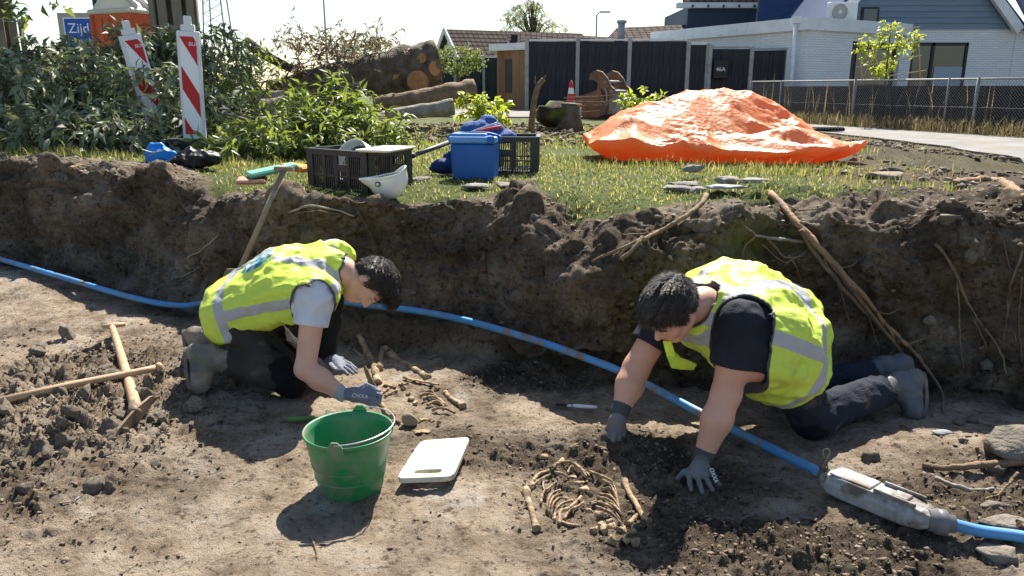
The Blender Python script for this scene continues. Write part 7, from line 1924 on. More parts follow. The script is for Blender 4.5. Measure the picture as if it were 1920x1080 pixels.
def head_parts(t, c, U, Fd, s, skin, hairm, style, ext):
    """face, ears, eyes and hair; the skin mesh itself is returned as primitives so that it joins the body"""
    U, Fd = orth(U, Fd); Lf = np.cross(U, Fd)
    R = np.stack([Fd, Lf, U], 1)
    W = lambda x, y, z: np.asarray(c) + s * (R @ np.array([x, y, z]))
    pr = [('e', W(-0.012, 0, 0.035), np.array([0.098, 0.076, 0.094]) * s, R, 0.02), ('e', W(0.028, 0, -0.035), np.array([0.062, 0.058, 0.078]) * s, R, 0.03),
          ('c', W(0.062, -0.014, -0.092), W(0.062, 0.014, -0.092), 0.021 * s, 0.021 * s, 0.025), ('c', W(-0.005, 0.050, -0.05), W(0.05, 0.026, -0.088), 0.024 * s, 0.020 * s, 0.03), ('c', W(-0.005, -0.050, -0.05), W(0.05, -0.026, -0.088), 0.024 * s, 0.020 * s, 0.03),
          ('c', W(0.083, 0, 0.018), W(0.106, 0, -0.022), 0.0085 * s, 0.0125 * s, 0.012), ('c', W(0.092, -0.011, -0.028), W(0.092, 0.011, -0.028), 0.009 * s, 0.009 * s, 0.008),
          ('c', W(0.074, -0.038, 0.030), W(0.084, -0.008, 0.026), 0.011 * s, 0.010 * s, 0.012), ('c', W(0.074, 0.038, 0.030), W(0.084, 0.008, 0.026), 0.011 * s, 0.010 * s, 0.012),
          ('e', W(0.062, 0.037, -0.022), np.array([0.024, 0.020, 0.024]) * s, R, 0.02), ('e', W(0.062, -0.037, -0.022), np.array([0.024, 0.020, 0.024]) * s, R, 0.02),
          ('c', W(0.083, -0.016, -0.058), W(0.083, 0.016, -0.058), 0.0085 * s, 0.0085 * s, 0.008), ('c', W(0.080, -0.014, -0.070), W(0.080, 0.014, -0.070), 0.009 * s, 0.009 * s, 0.008)]
    for sg in (-1, 1):
        ca, sa = math.cos(0.35 * sg), math.sin(0.35 * sg); Re = R @ np.array([[ca, -sa, 0], [sa, ca, 0], [0, 0, 1]])
        pr.append(('e', W(-0.012, sg * 0.080, 0.004), np.array([0.021, 0.0085, 0.031]) * s, Re, 0.006))
    def carve(f, p):
        for sg in (-1, 1):
            f = np.maximum(f, -sd_ell(p, W(0.096, sg * 0.033, 0.010), np.array([0.013, 0.017, 0.010]) * s, R) + 0.0)
            f = np.maximum(f, -sd_ell(p, W(-0.008, sg * 0.0915, 0.006), np.array([0.009, 0.006, 0.016]) * s, R))
        return np.maximum(f, -sd_cone(p, W(0.094, -0.018, -0.0645), W(0.094, 0.018, -0.0645), 0.0022 * s, 0.0022 * s))
    for sg in (-1, 1):
        V, F = ICO[2]; link('eye', np_mesh('eye', V * 0.0108 * s + W(0.0765, sg * 0.033, 0.008), F), EYEW, t)
        b = MB(); b.lathe([(0.0003, 0.0), (0.0062 * s, -0.0018)], W(0.0876, sg * 0.033, 0.0045), 12, R=np.stack([Lf, U, Fd], 1)); b.build('iris', IRIS, t.children[-1] if False else t)
        b = MB(); b.tube(spline([W(0.090, sg * 0.012, 0.033), W(0.0925, sg * 0.030, 0.038), W(0.078, sg * 0.052, 0.034)], 7), [0.002, 0.0035, 0.0038, 0.0036, 0.003, 0.0025, 0.001], 6); b.build('eyebrow', hairm, t)
    for sg in (-1, 1):
        b = MB(); b.tube(spline([W(0.083, sg * 0.020, 0.012), W(0.0875, sg * 0.033, 0.0165), W(0.079, sg * 0.047, 0.011)], 7), [0.002, 0.0045, 0.0052, 0.0052, 0.005, 0.004, 0.002], 6); b.build('eyelid', skin, t)
    b = MB(); b.tube(spline([W(0.086, -0.024, -0.0645), W(0.0925, 0.0, -0.063), W(0.086, 0.024, -0.0645)], 7), [0.001, 0.004, 0.0055, 0.006, 0.0055, 0.004, 0.001], 6, flat=0.8); b.build('lips', LIP, t)
    # hair
    hp = [('e', W(-0.014, 0, 0.040), np.array([0.107, 0.0835, 0.100]) * s, R, 0.02), ('c', W(-0.07, 0, -0.02), W(-0.065, 0, -0.055), 0.045 * s, 0.036 * s, 0.03)] + [('e', W(*e[0]), np.array(e[1]) * s, R, 0.03) for e in ext]
    lo, hi = bounds(hp, 0.03); g = grid_pts(lo, hi, 0.0042); f = field(g, hp)
    q = (g - np.asarray(c)) @ R / s
    hl = np.interp(q[..., 0], [-0.12, -0.045, -0.028, -0.006, 0.012, 0.030, 0.045, 0.068, 0.09, 0.12], style)
    f = near_noise(f, g, 0.010 * s, 34, 2, off=3, stretch=R @ np.diag([0.16, 1.5, 0.30]), billow=True)
    f = np.maximum(f, (hl - q[..., 2]) * s * 0.8 + 0.003 * fbm(g, 60, 1))
    V, Q = surface_nets(f, lo, 0.0042, 1)
    link('hair', np_mesh('hair', V, Q), hairm, t)
    rg_ = np.random.default_rng(91); ix = rg_.integers(0, len(V), 6000); p0 = V[ix]; q = (p0 - np.asarray(c)) @ R / s
    nn = q - np.array([-0.014, 0, 0.03]); nn /= np.linalg.norm(nn, axis=1)[:, None]
    fl_ = np.stack([np.where(q[:, 2] > 0.06, 1.0, -0.5), 0.25 * np.sign(q[:, 1]) + 0 * q[:, 0], np.where(q[:, 2] > 0.06, -0.1, -0.9)], 1) + rg_.normal(size=(len(q), 3)) * 0.16
    fl_ = fl_ - nn * (fl_ * nn).sum(1)[:, None] + nn * 0.04; fl_ /= np.linalg.norm(fl_, axis=1)[:, None]
    sd_ = np.cross(fl_, nn); ln_ = rg_.uniform(0.012, 0.045, len(q))[:, None]
    pts = [q - nn * 0.002, q + fl_ * ln_ * 0.5 + nn * 0.004, q + fl_ * ln_ + nn * 0.002]
    Vs = np.stack([pts[0] - sd_ * 0.0009, pts[0] + sd_ * 0.0009, pts[1] + sd_ * 0.0008, pts[1] - sd_ * 0.0008, pts[2]], 1).reshape(-1, 3); o_ = np.arange(len(q))[:, None] * 5
    Ts = np.concatenate([o_ + np.array([[0, 1, 2]]), o_ + np.array([[0, 2, 3]]), o_ + np.array([[3, 2, 4]])])
    link('hair_strands', np_mesh('hair_strands', Vs @ R.T * s + np.asarray(c), Ts, smooth=False), hairm, t)['kind'] = 'stuff'
    return pr, carve, W, R

def hand_prims(wrist, palm, fingers, thumb, pw=0.034, fr=0.0098):
    """palm between wrist and knuckles plus five jointed digits; fingers: list of joint polylines"""
    pr = [('c', wrist, palm[0], 0.030, 0.031, 0.02)]
    for q in palm[1:]: pr.append(('c', palm[0], q, 0.026, 0.0165, 0.018))
    for poly in fingers:
        for i in range(len(poly) - 1):
            r0 = fr * (1.08 - 0.10 * i); pr.append(('c', poly[i], poly[i + 1], r0, r0 * 0.92, 0.006))
    for i in range(len(thumb) - 1): pr.append(('c', thumb[i], thumb[i + 1], fr * (1.35 - 0.15 * i), fr * (1.15 - 0.12 * i), 0.010))
    return pr

def person(name, label, base, J, look):
    t = thing(name, label, 'person', base)
    skin = look['skin']
    hp, carve, W, R = head_parts(t, J['head'], J['up'], J['face'], look['hs'], skin, look['hair'], look['hairline'], look['hairvol'])
    nk = J['neck']; hb = W(-0.02, 0, -0.05)
    # bare body: head, neck, arms down to the wrists, trunk and legs under the clothes
    tr = []
    for s_ in ('n', 'f'):
        tr += [('c', J['hip_' + s_], J['rib_' + s_], look['rt'][0] - 0.015, look['rt'][1] - 0.015, 0.08), ('c', J['rib_' + s_], J['sh_' + s_], look['rt'][1] - 0.015, 0.075, 0.08)]
    arms = []
    for s_ in ('n', 'f'):
        arms += [('c', J['sh_' + s_], J['el_' + s_], look['ra'][0], look['ra'][1], 0.03), ('c', J['el_' + s_], J['el_' + s_] * .6 + J['wr_' + s_] * .4, look['ra'][1] * 1.0, look['ra'][2], 0.025), ('c', J['el_' + s_] * .6 + J['wr_' + s_] * .4, J['wr_' + s_], look['ra'][2], look['ra'][3], 0.03)]
    legs_core = []
    for s_ in ('n', 'f'):
        legs_core += [('c', J['hip_' + s_], J['kn_' + s_], 0.075, 0.055, 0.03), ('c', J['kn_' + s_], J['an_' + s_], 0.05, 0.04, 0.03)]
    body = hp + [('c', hb, nk, 0.054 * look['hs'], 0.062 * look['hs'], 0.03), ('c', nk, (J['sh_n'] + J['sh_f']) / 2, 0.062, 0.09, 0.05)] + arms + tr + legs_core
    V, Q = mesh_of(body, 0.0058, 0.03, 0.02, carve, 1)
    link('body', np_mesh('body', V, Q), skin, t)
    ax = J['neck'] - (J['hip_n'] + J['hip_f']) / 2; pel = (J['hip_n'] + J['hip_f']) / 2
    ax_n = ax / np.linalg.norm(ax); lat = J['sh_f'] - J['sh_n']; lat = lat - ax_n * (lat @ ax_n); lat /= np.linalg.norm(lat); bk = np.cross(lat, ax_n)
    if bk[2] < 0: bk = -bk
    def coords(p): q = p - pel; return q @ ax_n, q @ lat, q @ bk
    # shirt with sleeves
    sp = []
    for s_ in ('n', 'f'):
        sp += [('c', J['hip_' + s_], J['rib_' + s_], look['rt'][0], look['rt'][1], 0.08), ('c', J['rib_' + s_], J['sh_' + s_], look['rt'][1], 0.088, 0.08)]
        d = J['el_' + s_] - J['sh_' + s_]; e = J['sh_' + s_] + d * (look['sleeve'][s_] + 0.15)
        sp.append(('c', J['sh_' + s_], e, look['ra'][0] + 0.020, look['ra'][0] + 0.017, 0.04))
    mh, mr, ms = pel, (J['rib_n'] + J['rib_f']) / 2, (J['sh_n'] + J['sh_f']) / 2
    cf = look['centre']
    sp += [('c', mh, mr + bk * cf[1], look['rt'][0] + cf[0], look['rt'][1] + cf[0], 0.09), ('c', mr + bk * cf[1], ms, look['rt'][1] + cf[0], 0.105, 0.09)]
    sp.append(('c', J['neck'] * .25 + (J['sh_n'] + J['sh_f']) / 2 * .75, (J['sh_n'] + J['sh_f']) / 2, 0.085, 0.1, 0.05))
    def shirt_post(f, p):
        f = near_noise(f, p, 0.012, 8, 2, off=21, billow=True); f = near_noise(f, p, 0.005, 22, 2, off=4)
        for s_ in ('n', 'f'):
            d = J['el_' + s_] - J['sh_' + s_]; l = np.linalg.norm(d); d = d / l
            cut = (p - J['sh_' + s_]) @ d - l * look['sleeve'][s_]
            arm = sd_cone(p, J['sh_' + s_], J['el_' + s_] + d * 0.05, 0.13, 0.13)
            f = np.where(arm < 0, np.maximum(f, cut), f)
        f = np.maximum(f, -(sd_cone(p, J['neck'] - ax_n * 0.02, W(0, 0, 0), 0.072, 0.10)))
        return f
    V, Q = mesh_of(sp, 0.0066, 0.05, 0.04, shirt_post, 2)
    link('shirt', np_mesh('shirt', V, Q), look['shirt'], t)
    # high-visibility vest
    vp = []
    for s_ in ('n', 'f'):
        vp += [('c', J['hip_' + s_] - ax_n * 0.02, J['rib_' + s_], look['rt'][0] + 0.030, look['rt'][1] + 0.026, 0.08), ('c', J['rib_' + s_], J['sh_' + s_], look['rt'][1] + 0.026, 0.108, 0.08)]
    vp += [('c', mh - ax_n * 0.02, mr + bk * cf[1], look['rt'][0] + cf[0] + 0.028, look['rt'][1] + cf[0] + 0.026, 0.10), ('c', mr + bk * cf[1], ms, look['rt'][1] + cf[0] + 0.026, 0.125, 0.10)]
    vp.append(('c', (J['sh_n'] + J['sh_f']) / 2, J['neck'] - ax_n * 0.01, 0.115, 0.095, 0.05))
    for e in look.get('vest_extra', ()): vp.append(e)
    holes = {}
    def arm_d(p):
        d = 1e9
        for s_ in ('n', 'f'):
            v = J['el_' + s_] - J['sh_' + s_]; v = v / np.linalg.norm(v)
            a0 = J['sh_' + s_] + v * 0.005 + (J['sh_' + s_] - (J['sh_n'] + J['sh_f']) / 2) * look['hole_out']
            d = np.minimum(d, sd_cone(p, a0, a0 + v * 0.40, look['hole'][0], look['hole'][1]))
        return d
    def neck_d(p): return sd_cone(p, J['neck'] + ax_n * look['neck_off'][0] + bk * look['neck_off'][1], J['neck'] + (W(0, 0, 0) - J['neck']) * 1.2, look['neck_r'], look['neck_r'] + 0.03)
    def hem_d(p): s__, l_, b_ = coords(p); return (look['hem'] - s__ + 0.02 * np.sin(l_ * 11) + look.get('hem_b', 0.0) * b_)
    def vest_post(f, p):
        f = near_noise(f, p, look['wr'], 6.5, 2, off=51, billow=True, stretch=np.eye(3)); f = near_noise(f, p, 0.007, 13, 2, off=14, billow=True); f = near_noise(f, p, 0.014, 5.5, 1, off=33, billow=True, stretch=np.stack([ax_n * 0.5, lat * 1.6, bk], 1))
        f = np.maximum(f, -arm_d(p)); f = np.maximum(f, -neck_d(p)); f = np.maximum(f, hem_d(p))
        if 'front' in look:                     # vest hangs open below the chest
            f = np.maximum(f, -look['front'](p, coords))
        return f
    V, Q = mesh_of(vp, 0.0066, 0.05, 0.04, vest_post, 2)
    me = np_mesh('vest', V, Q)
    s__, l_, b_ = coords(V)
    set_attr(me, 'stripe', look['stripes'](s__, l_, b_))
    trim = 0.009 - np.minimum(np.minimum(np.abs(arm_d(V)), np.abs(neck_d(V))), np.abs(hem_d(V))); set_attr(me, 'trim', trim)
    set_attr(me, 'logo', look['logo'](s__, l_, b_) if 'logo' in look else np.full(len(V), -1.0))
    link('vest', me, look['vest'], t)
    # trousers
    pr = []
    for s_ in ('n', 'f'):
        pr += [('c', J['hip_' + s_], J['kn_' + s_], look['rl'][0], look['rl'][1], 0.05), ('c', J['kn_' + s_], J['kn_' + s_] * .25 + J['an_' + s_] * .75, look['rl'][1], look['rl'][2], 0.03)]
    pr += [('c', J['hip_n'] - ax_n * 0.02, J['hip_f'] - ax_n * 0.02, look['rt'][0] + 0.008, look['rt'][0] + 0.008, 0.06), ('c', pel, pel + ax_n * 0.12, look['rt'][0], look['rt'][0] - 0.01, 0.06)]
    def tr_post(f, p):
        f = near_noise(f, p, 0.016, 9, 2, off=61, billow=True); f = near_noise(f, p, 0.006, 24, 2, off=64)
        return f
    V, Q = mesh_of(pr, 0.0075, 0.04, 0.04, tr_post, 2)
    me = np_mesh('trousers', V, Q)
    pn = np.full(len(V), -1.0)
    for s_ in ('n', 'f'):
        th = sd_cone(V, J['hip_' + s_] * .5 + J['kn_' + s_] * .5, J['kn_' + s_] * 1.0, 0.085, 0.10); side = (V - J['kn_' + s_]) @ np.array([0, -1.0, 0.2])
        pn = np.maximum(pn, np.minimum(-th + 0.0, side - 0.035))
    set_attr(me, 'panel', pn)
    link('trousers', me, look['trousers'], t)
    # boots
    for s_ in ('n', 'f'):
        k_, a_, to, he = J['kn_' + s_], J['an_' + s_], J['toe_' + s_], J['heel_' + s_]
        top = a_ * 0.45 + k_ * 0.55
        bp = [('c', top, a_ * .8 + k_ * .2, 0.066, 0.058, 0.02), ('c', a_ * .8 + k_ * .2, a_, 0.058, 0.055, 0.02), ('c', a_, he, 0.05, 0.040, 0.03), ('c', he, to, 0.040, 0.040, 0.03), ('c', a_, to, 0.052, 0.042, 0.03)]
        fd = to - he; fd /= np.linalg.norm(fd); so = (he + to) / 2 - a_; so = so - fd * (so @ fd); so /= np.linalg.norm(so)
        sh = look['boot_top']
        def bpost(f, p, top=top, a_=a_, k_=k_):
            d = (k_ - a_); d = d / np.linalg.norm(d); f = near_noise(f, p, 0.007, 14, 2, off=71, billow=True)
            return np.maximum(f, (p - top) @ d - sh)
        V, Q = mesh_of(bp, 0.0068, 0.03, 0.02, bpost, 2); bo = link('boot', np_mesh('boot', V, Q), look['boot'], t)
        sb = MB(); n_ = 14; w_ = np.cross(fd, so); L_ = np.linalg.norm(to - he)
        pl = []
        for i in range(n_ * 2):
            u_ = 2 * math.pi * i / (n_ * 2); x_ = math.cos(u_); y_ = math.sin(u_); pl.append(he + fd * (L_ / 2 + x_ * (L_ / 2 + 0.038)) + w_ * y_ * 0.041 * (1.0 if x_ > -0.2 else 0.86) + so * 0.034)
        V2 = pl + [q + so * 0.016 for q in pl]; m_ = len(pl)
        sb.add(V2, [tuple(range(m_)), tuple(range(m_, 2 * m_))[::-1]] + [(i, m_ + i, m_ + (i + 1) % m_, (i + 1) % m_) for i in range(m_)]); sb.build('sole', look['boot'], bo)
    # gloves
    for s_ in ('n', 'f'):
        V, Q = mesh_of(J['hand_' + s_], 0.0038, 0.02, 0.01, None, 1); gl = link('glove', np_mesh('glove', V, Q), look['glove'], t)
        d = J['wr_' + s_] - J['el_' + s_]; d /= np.linalg.norm(d); b = MB(); q0 = J['wr_' + s_] - d * 0.035; r_ = look['ra'][3]
        b.tube([q0, q0 + d * 0.004, q0 + d * 0.045, q0 + d * 0.06], [r_ + 0.003, r_ + 0.0055, r_ + 0.0045, r_ + 0.001], 20); b.build('cuff', look['cuff'], gl)
    return t, coords

# fluorescent vest material with reflective bands
def vest_mat(name, c, logo=False):
    m = mat(name, c, 0.55, tuple(q * 0.93 for q in c), 5, 0.6, 14, spec=0.35, dirt=(0.42, 0.50, 0.10), dirt_amt=0.12, dscale=5, trans=0.22, tcol=tuple(min(1, q * 1.0) for q in c))
    if logo:
        attr_mix(m, 'logo', (0.10, 0.33, 0.55), width=0.002)
        nt = m.node_tree; N = nt.nodes; L = nt.links          # mottled blue, white and green print
        mx = [n for n in N if n.type == 'MIX' and abs(n.inputs[7].default_value[2] - 0.55) < 1e-3][0]
        nz = N.new('ShaderNodeTexNoise'); nz.inputs['Scale'].default_value = 24; tc = next(n for n in N if n.type == 'TEX_COORD'); L.new(tc.outputs['Object'], nz.inputs['Vector'])
        rp = N.new('ShaderNodeValToRGB'); e = rp.color_ramp.elements; e[0].position = 0.38; e[0].color = (0.05, 0.22, 0.42, 1); e[1].position = 0.62; e[1].color = (0.72, 0.80, 0.82, 1); k = e.new(0.5); k.color = (0.22, 0.52, 0.50, 1)
        L.new(nz.outputs['Fac'], rp.inputs['Fac']); L.new(rp.outputs['Color'], mx.inputs[7])
    attr_mix(m, 'stripe', (0.50, 0.49, 0.52), width=0.0015)
    attr_mix(m, 'trim', (0.10, 0.10, 0.11), width=0.0015)
    return m
VESTA = vest_mat('vest_yellow', (0.74, 0.90, 0.12), True); VESTB = vest_mat('vest_yellow_plain', (0.74, 0.90, 0.12))
def trouser_mat(name, c, c2, panel):
    m = mat(name, c, 0.85, c2, 6, 0.4, 120, spec=0.15, dirt=(0.16, 0.125, 0.09), dirt_amt=0.10, dscale=7); attr_mix(m, 'panel', panel, width=0.002); return m

# ------------------------------------------------------------------ man in the white shirt
J = {}
J['hip_n'] = D(438, 596, 3.66); J['hip_f'] = D(436, 572, 3.86)
J['rib_n'] = D(535, 553, 3.62); J['rib_f'] = D(535, 516, 3.90)
J['sh_n'] = D(592, 553, 3.50); J['sh_f'] = D(625, 483, 3.92)
J['neck'] = D(640, 508, 3.70)
J['head'] = D(691, 530, 3.68); J['up'] = (1.0, -0.05, 0.10); J['face'] = (0.02, -0.36, -0.93)
J['el_n'] = D(572, 692, 3.40); J['wr_n'] = D(641, 738, 3.40)
J['el_f'] = D(613, 598, 3.88); J['wr_f'] = D(612, 664, 3.80)
J['kn_n'] = D(548, 712, 3.56); J['kn_f'] = D(560, 680, 3.86)
J['an_n'] = D(396, 668, 3.58); J['an_f'] = D(388, 634, 3.88)
J['heel_n'] = D(366, 662, 3.58); J['toe_n'] = D(374, 722, 3.52); J['heel_f'] = D(362, 628, 3.88); J['toe_f'] = D(372, 688, 3.82)
wn_ = J['wr_n']; 
pk = [D(664, 740, 3.385), D(692, 728, 3.40), D(698, 737, 3.375), D(698, 747, 3.36), D(694, 755, 3.355)]
fg = [[D(692, 728, 3.40), D(708, 733, 3.40), D(712, 746, 3.39)], [D(698, 736, 3.375), D(713, 741, 3.375), D(712, 754, 3.37)], [D(697, 746, 3.36), D(709, 751, 3.36), D(705, 760, 3.355)], [D(692, 754, 3.35), D(701, 759, 3.35), D(696, 764, 3.35)]]
th = [D(666, 730, 3.42), D(686, 722, 3.45), D(703, 728, 3.45)]
J['hand_n'] = hand_prims(wn_, pk, fg, th)
pk = [D(622, 676, 3.78), D(640, 674, 3.80), D(642, 680, 3.76), D(642, 686, 3.73), D(638, 690, 3.70)]
fg = [[D(640, 674, 3.82), D(656, 682, 3.80), D(668, 692, 3.76)], [D(642, 679, 3.77), D(657, 688, 3.74), D(668, 698, 3.71)], [D(641, 685, 3.73), D(653, 693, 3.70), D(662, 700, 3.68)], [D(637, 689, 3.69), D(646, 696, 3.67), D(652, 702, 3.655)]]
th = [D(618, 684, 3.72), D(628, 694, 3.68), D(640, 697, 3.67)]
J['hand_f'] = hand_prims(J['wr_f'], pk, fg, th)
lookA = dict(skin=SKIN, hs=1.04, hair=hair_mat('dark_brown_hair', (0.018, 0.012, 0.009), (0.05, 0.035, 0.025)), hairline=[-0.055, -0.05, -0.01, 0.030, 0.026, 0.012, 0.045, 0.078, 0.086, 0.09],
             hairvol=[((0.035, 0, 0.122), (0.08, 0.06, 0.034)), ((0.095, 0, 0.112), (0.040, 0.052, 0.028))],
             centre=(0.004, 0.014), rt=(0.102, 0.104), ra=(0.062, 0.047, 0.050, 0.033), rl=(0.108, 0.080, 0.068), sleeve={'n': 0.42, 'f': 0.55}, shirt=cloth('white_shirt', (0.62, 0.64, 0.70), (0.56, 0.58, 0.64)),
             hole=(0.098, 0.105), hole_out=0.16, neck_off=(0.03, 0.0), neck_r=0.075, hem=-0.07, hem_b=0.1, wr=0.020, vest=VESTA, trousers=trouser_mat('grey_work_trousers', (0.034, 0.030, 0.027), (0.052, 0.046, 0.042), (0.008, 0.008, 0.009)),
             boot=BOOT, boot_top=0.0, glove=GLOVE, cuff=mat('pale_cuff', (0.34, 0.35, 0.38), 0.8),
             stripes=lambda s, l, b: np.maximum(np.maximum(0.026 - np.abs(s - 0.045 - 0.1 * b), np.minimum(0.026 - np.abs(b - 0.055 + 0.10 * (s - 0.2)), np.minimum(-l - 0.06, s - 0.045))), np.maximum(np.minimum(0.026 - np.abs(l + 0.055 + 0.25 * (s - 0.42)), np.minimum(s - 0.36, b)), np.minimum(0.026 - np.abs(l - 0.135), s - 0.06))),
             logo=lambda s, l, b: np.where(b > 0.02, 1 - ((s - 0.25) / 0.10) ** 2 - ((l - 0.02) / 0.075) ** 2, -1.0) * 0.05)
pA, coordsA = person('person', 'kneeling man in yellow vest over white t-shirt scraping at bones', (J['kn_n'][0] - 0.25, 3.6, 0.0), J, lookA)
JA = J
# black sleeve on the far forearm
d = JA['wr_f'] - JA['el_f']; u0 = JA['sh_f'] * .5 + JA['el_f'] * .5
V, Q = mesh_of([('c', u0, JA['el_f'], 0.080, 0.072, 0.02), ('c', JA['el_f'], JA['wr_f'] - d * 0.10, 0.072, 0.054, 0.02)], 0.006, 0.03, 0.02, lambda f_, p: near_noise(f_, p, 0.006, 20, 2, billow=True), 2)
link('black_sleeve', np_mesh('black_sleeve', V, Q), cloth('black_sleeve', (0.010, 0.010, 0.011), (0.016, 0.016, 0.017)), pA)
b = MB(); b.tube(spline([JA['sh_f'] * .45 + JA['el_f'] * .55 + (0.068, -0.01, 0), JA['el_f'] + (0.063, -.01, 0), JA['wr_f'] - d * 0.12 + (0.049, -.005, 0)], 18), 0.004, 6); b.build('sleeve_seam', mat('grey_seam', (0.25, 0.25, 0.25), 0.8), pA)
# lettering on the glove
def on_hand(px, py, y, s, size, parent, m, ex=None):
    q = D(px, py, y); ex, ey = orth(ex if ex is not None else (1, 0, -0.1), (0, 0.15, 1)); ez = np.cross(ex, ey)
    M = Matrix(((ex[0], ey[0], ez[0], q[0]), (ex[1], ey[1], ez[1], q[1]), (ex[2], ey[2], ez[2], q[2]), (0, 0, 0, 1)))
    return text_mesh(s, size, M, 'glove_lettering', m, parent, 0.0006)
PRINT = mat('white_print', (0.75, 0.76, 0.78), 0.6)
# ------------------------------------------------------------------ man in the dark shirt
J = {}
J['hip_n'] = D(1462, 662, 3.08); J['hip_f'] = D(1452, 592, 3.42)
J['rib_n'] = D(1425, 640, 3.00); J['rib_f'] = D(1362, 570, 3.38)
J['sh_n'] = D(1388, 607, 2.94); J['sh_f'] = D(1258, 578, 3.30)
J['neck'] = D(1318, 572, 3.07)
J['head'] = D(1259, 582, 2.96); J['up'] = (-0.46, -0.60, 0.58); J['face'] = (-0.46, -0.22, -0.84)
J['el_n'] = D(1362, 738, 2.90); J['wr_n'] = D(1318, 858, 2.83)
J['el_f'] = D(1193, 690, 3.22); J['wr_f'] = D(1163, 770, 3.12)
J['kn_n'] = D(1525, 782, 3.16); J['kn_f'] = D(1500, 740, 3.50)
J['an_n'] = D(1688, 718, 3.42); J['an_f'] = D(1660, 690, 3.62)
J['heel_n'] = D(1714, 708, 3.44); J['toe_n'] = D(1712, 770, 3.36); J['heel_f'] = D(1690, 680, 3.64); J['toe_f'] = D(1690, 730, 3.58)
z1 = 0.022
kn = [P(1292, 890, 0.035), P(1308, 894, 0.036), P(1322, 893, 0.034), P(1333, 888, 0.030)]
J['hand_n'] = hand_prims(J['wr_n'], [P(1312, 876, 0.05)] + kn, [[kn[0], P(1293, 904, .028), P(1296, 918, .014)], [kn[1], P(1312, 909, .029), P(1317, 923, .014)], [kn[2], P(1329, 907, .027), P(1336, 919, .014)], [kn[3], P(1341, 899, .024), P(1349, 909, .013)]], [P(1298, 879, .04), P(1282, 886, .03), P(1271, 897, .016)])
wf = J['wr_f']
pk = [D(1158, 787, 3.09), D(1146, 806, 3.07), D(1153, 811, 3.05), D(1161, 812, 3.06), D(1169, 808, 3.08)]
J['hand_f'] = hand_prims(wf, pk, [[pk[1], D(1142, 818, 3.05), D(1150, 830, 3.05)], [pk[2], D(1150, 825, 3.03), D(1157, 838, 3.045)], [pk[3], D(1161, 825, 3.04), D(1163, 836, 3.055)], [pk[4], D(1171, 819, 3.06), D(1169, 829, 3.075)]], [D(1147, 790, 3.10), D(1140, 805, 3.10), D(1148, 822, 3.08)], fr=0.0115)
lookB = dict(skin=SKIN2, hs=1.13, hair=hair_mat('black_brown_hair', (0.014, 0.010, 0.008), (0.040, 0.028, 0.020)), hairline=[-0.055, -0.05, -0.015, 0.030, 0.024, 0.006, 0.040, 0.070, 0.080, 0.085],
             hairvol=[((0.03, 0, 0.112), (0.075, 0.06, 0.028))], centre=(0.012, 0.02), rt=(0.165, 0.160), ra=(0.072, 0.058, 0.060, 0.038), rl=(0.125, 0.092, 0.075), sleeve={'n': 0.60, 'f': 0.62}, shirt=cloth('dark_navy_shirt', (0.016, 0.018, 0.026), (0.024, 0.027, 0.036)),
             hole=(0.118, 0.128), hole_out=0.13, neck_off=(0.02, 0.03), neck_r=0.085, hem=-0.06, hem_b=0.0, wr=0.024, vest_extra=[('c', D(1420, 665, 3.02), D(1465, 690, 3.08), 0.14, 0.15, 0.08)], vest=VESTB, trousers=trouser_mat('navy_work_trousers', (0.018, 0.021, 0.032), (0.028, 0.032, 0.045), (0.012, 0.013, 0.018)),
             boot=mat('blue_grey_boot', (0.075, 0.085, 0.10), 0.5, (0.11, 0.12, 0.13), 6, dirt=(0.17, 0.15, 0.125), dirt_amt=0.5, dscale=11), boot_top=0.0, glove=GLOVE2, cuff=mat('dark_cuff', (0.07, 0.07, 0.072), 0.8),
             stripes=lambda s, l, b: np.maximum(np.maximum(0.029 - np.abs(s - 0.03), np.minimum(0.029 - np.abs(b + 0.055), np.minimum(-l, s - 0.03))), np.maximum(np.minimum(0.029 - np.abs(l + 0.15), np.minimum(s - 0.03, b)), np.maximum(np.minimum(0.029 - np.abs(l - 0.15), np.minimum(s - 0.03, b)), np.minimum(0.029 - np.abs(s - 0.46 - 0.2 * l), -b + 0.2)))))
pB, coordsB = person('person', 'man in yellow vest over dark shirt on hands and knees over a skeleton', (J['kn_n'][0] - 0.2, 3.2, 0.0), J, lookB)
JB = J
for k, (a_, b_) in enumerate((('hip', 'rib'), ('rib', 'sh'), ('sh', 'el'), ('el', 'wr'), ('hip', 'kn'), ('kn', 'an'), ('heel', 'toe'))):
    print('len', a_, b_, *['%.2f' % np.linalg.norm(q[a_ + s_] - q[b_ + s_]) for q in (JA, JB) for s_ in ('_n', '_f')])
print('shoulders', np.linalg.norm(JA['sh_n'] - JA['sh_f']), np.linalg.norm(JB['sh_n'] - JB['sh_f']))
# open front edge of the vest hanging under the chin
fl = [(1243, 640, 3.0), (1258, 640, 2.98), (1266, 668, 2.99), (1290, 676, 3.0), (1306, 684, 3.02), (1300, 694, 3.05), (1276, 693, 3.04), (1259, 690, 3.02), (1250, 668, 3.01)]
V = [D(*q) for q in fl]; V = V + [v + np.array([0.004, 0.006, 0.0]) for v in V]; n = len(fl); b = MB()
b.add(V, [tuple(range(n)), tuple(range(n, 2 * n))[::-1]] + [(i, n + i, n + (i + 1) % n, (i + 1) % n) for i in range(n)]); b.build('vest_front_flap', mat('vest_cloth', (0.74, 0.90, 0.12), 0.6, trans=0.3, tcol=(0.74, 0.9, 0.12)), pB)
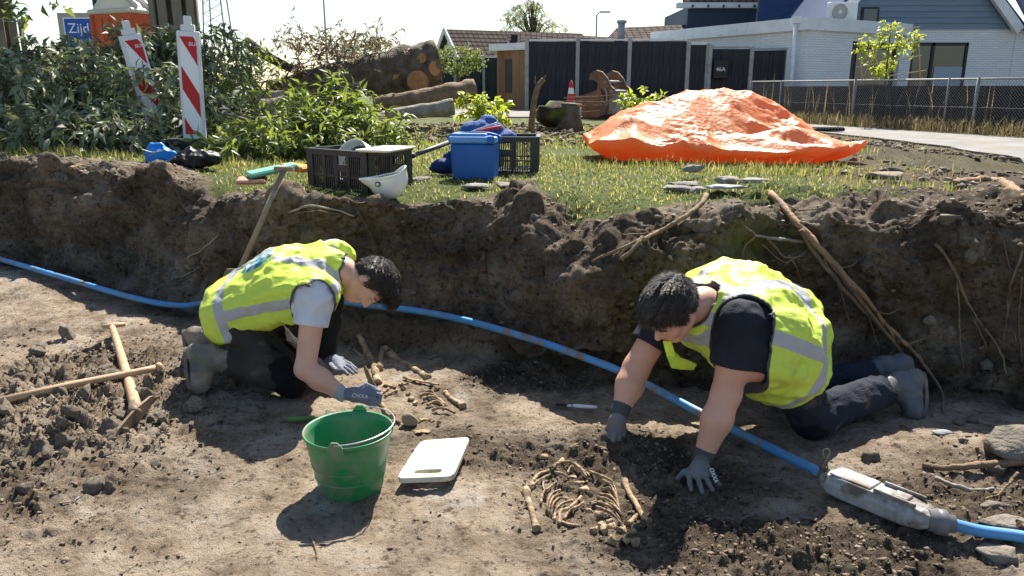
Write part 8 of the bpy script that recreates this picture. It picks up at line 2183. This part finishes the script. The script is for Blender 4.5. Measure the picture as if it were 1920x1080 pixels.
# tools in their hands
t = thing('leaf_trowel', 'rusty leaf-shaped spatula held by the man in the white t-shirt', 'trowel', D(712, 756, 3.4))
a, c = D(683, 686, 3.52), D(715, 765, 3.41); d = c - a; ln = np.linalg.norm(d); d /= ln; sd = np.cross(d, (0.2, 1, 0.1)); sd /= np.linalg.norm(sd); nn = np.cross(d, sd)
pf = [(0, 0.004), (0.12, 0.011), (0.28, 0.012), (0.42, 0.017), (0.55, 0.019), (0.68, 0.015), (0.8, 0.010), (1.0, 0.008)]
b = MB(); n = len(pf); V = [a + d * ln * u_ + sd * w_ + nn * 0.002 for u_, w_ in pf] + [a + d * ln * u_ - sd * w_ + nn * 0.002 for u_, w_ in pf[::-1]]; m_ = len(V); V = V + [v - nn * 0.004 for v in V]
b.add(V, [tuple(range(m_)), tuple(range(m_, 2 * m_))[::-1]] + [(i, m_ + i, m_ + (i + 1) % m_, (i + 1) % m_) for i in range(m_)]); b.build('blade', TOOLST, t)
b = MB(); b.tube([a + d * ln * 0.8, c + d * 0.04], [0.007, 0.008], 8); b.build('handle', TOOLST, t)
t = thing('pointing_trowel', 'small steel trowel in the hand of the man in the dark shirt', 'trowel', D(1160, 850, 3.02))
a, c = D(1158, 815, 3.07), D(1161, 838, 3.03); b = MB(); b.tube([a, c], [0.010, 0.008], 10); b.build('handle', WOODH, t)
e = D(1160, 860, 2.98); d = e - c; sd = np.array([0.02, 0, 0]); b = MB(); V = [c - sd * .4, c + sd * .4, c + d * .3 + sd, e, c + d * .3 - sd]; V = V + [v + np.array([0, 0.003, 0.001]) for v in V]
b.add(V, [(0, 1, 2, 3, 4), (9, 8, 7, 6, 5)] + [(i, 5 + i, 5 + (i + 1) % 5, (i + 1) % 5) for i in range(5)]); b.build('blade', mat('bright_steel', (0.5, 0.5, 0.5), 0.3, metallic=0.8), t)
gA = [o for o in pA.children if o.name.startswith('glove')]; gB = [o for o in pB.children if o.name.startswith('glove')]
on_hand(660, 744.5, 3.345, 'OXXA', 0.026, gA[0], PRINT)
q = P(1330, 878, 0.066); ex, ey = orth((0.1, -1, -0.45), (1, 0.15, 0.1)); ez = np.cross(ex, ey)
text_mesh('OXXA', 0.024, Matrix(((ex[0], ey[0], ez[0], q[0]), (ex[1], ey[1], ez[1], q[1]), (ex[2], ey[2], ez[2], q[2]), (0, 0, 0, 1))), 'glove_lettering', PRINT, gB[0], 0.0006)
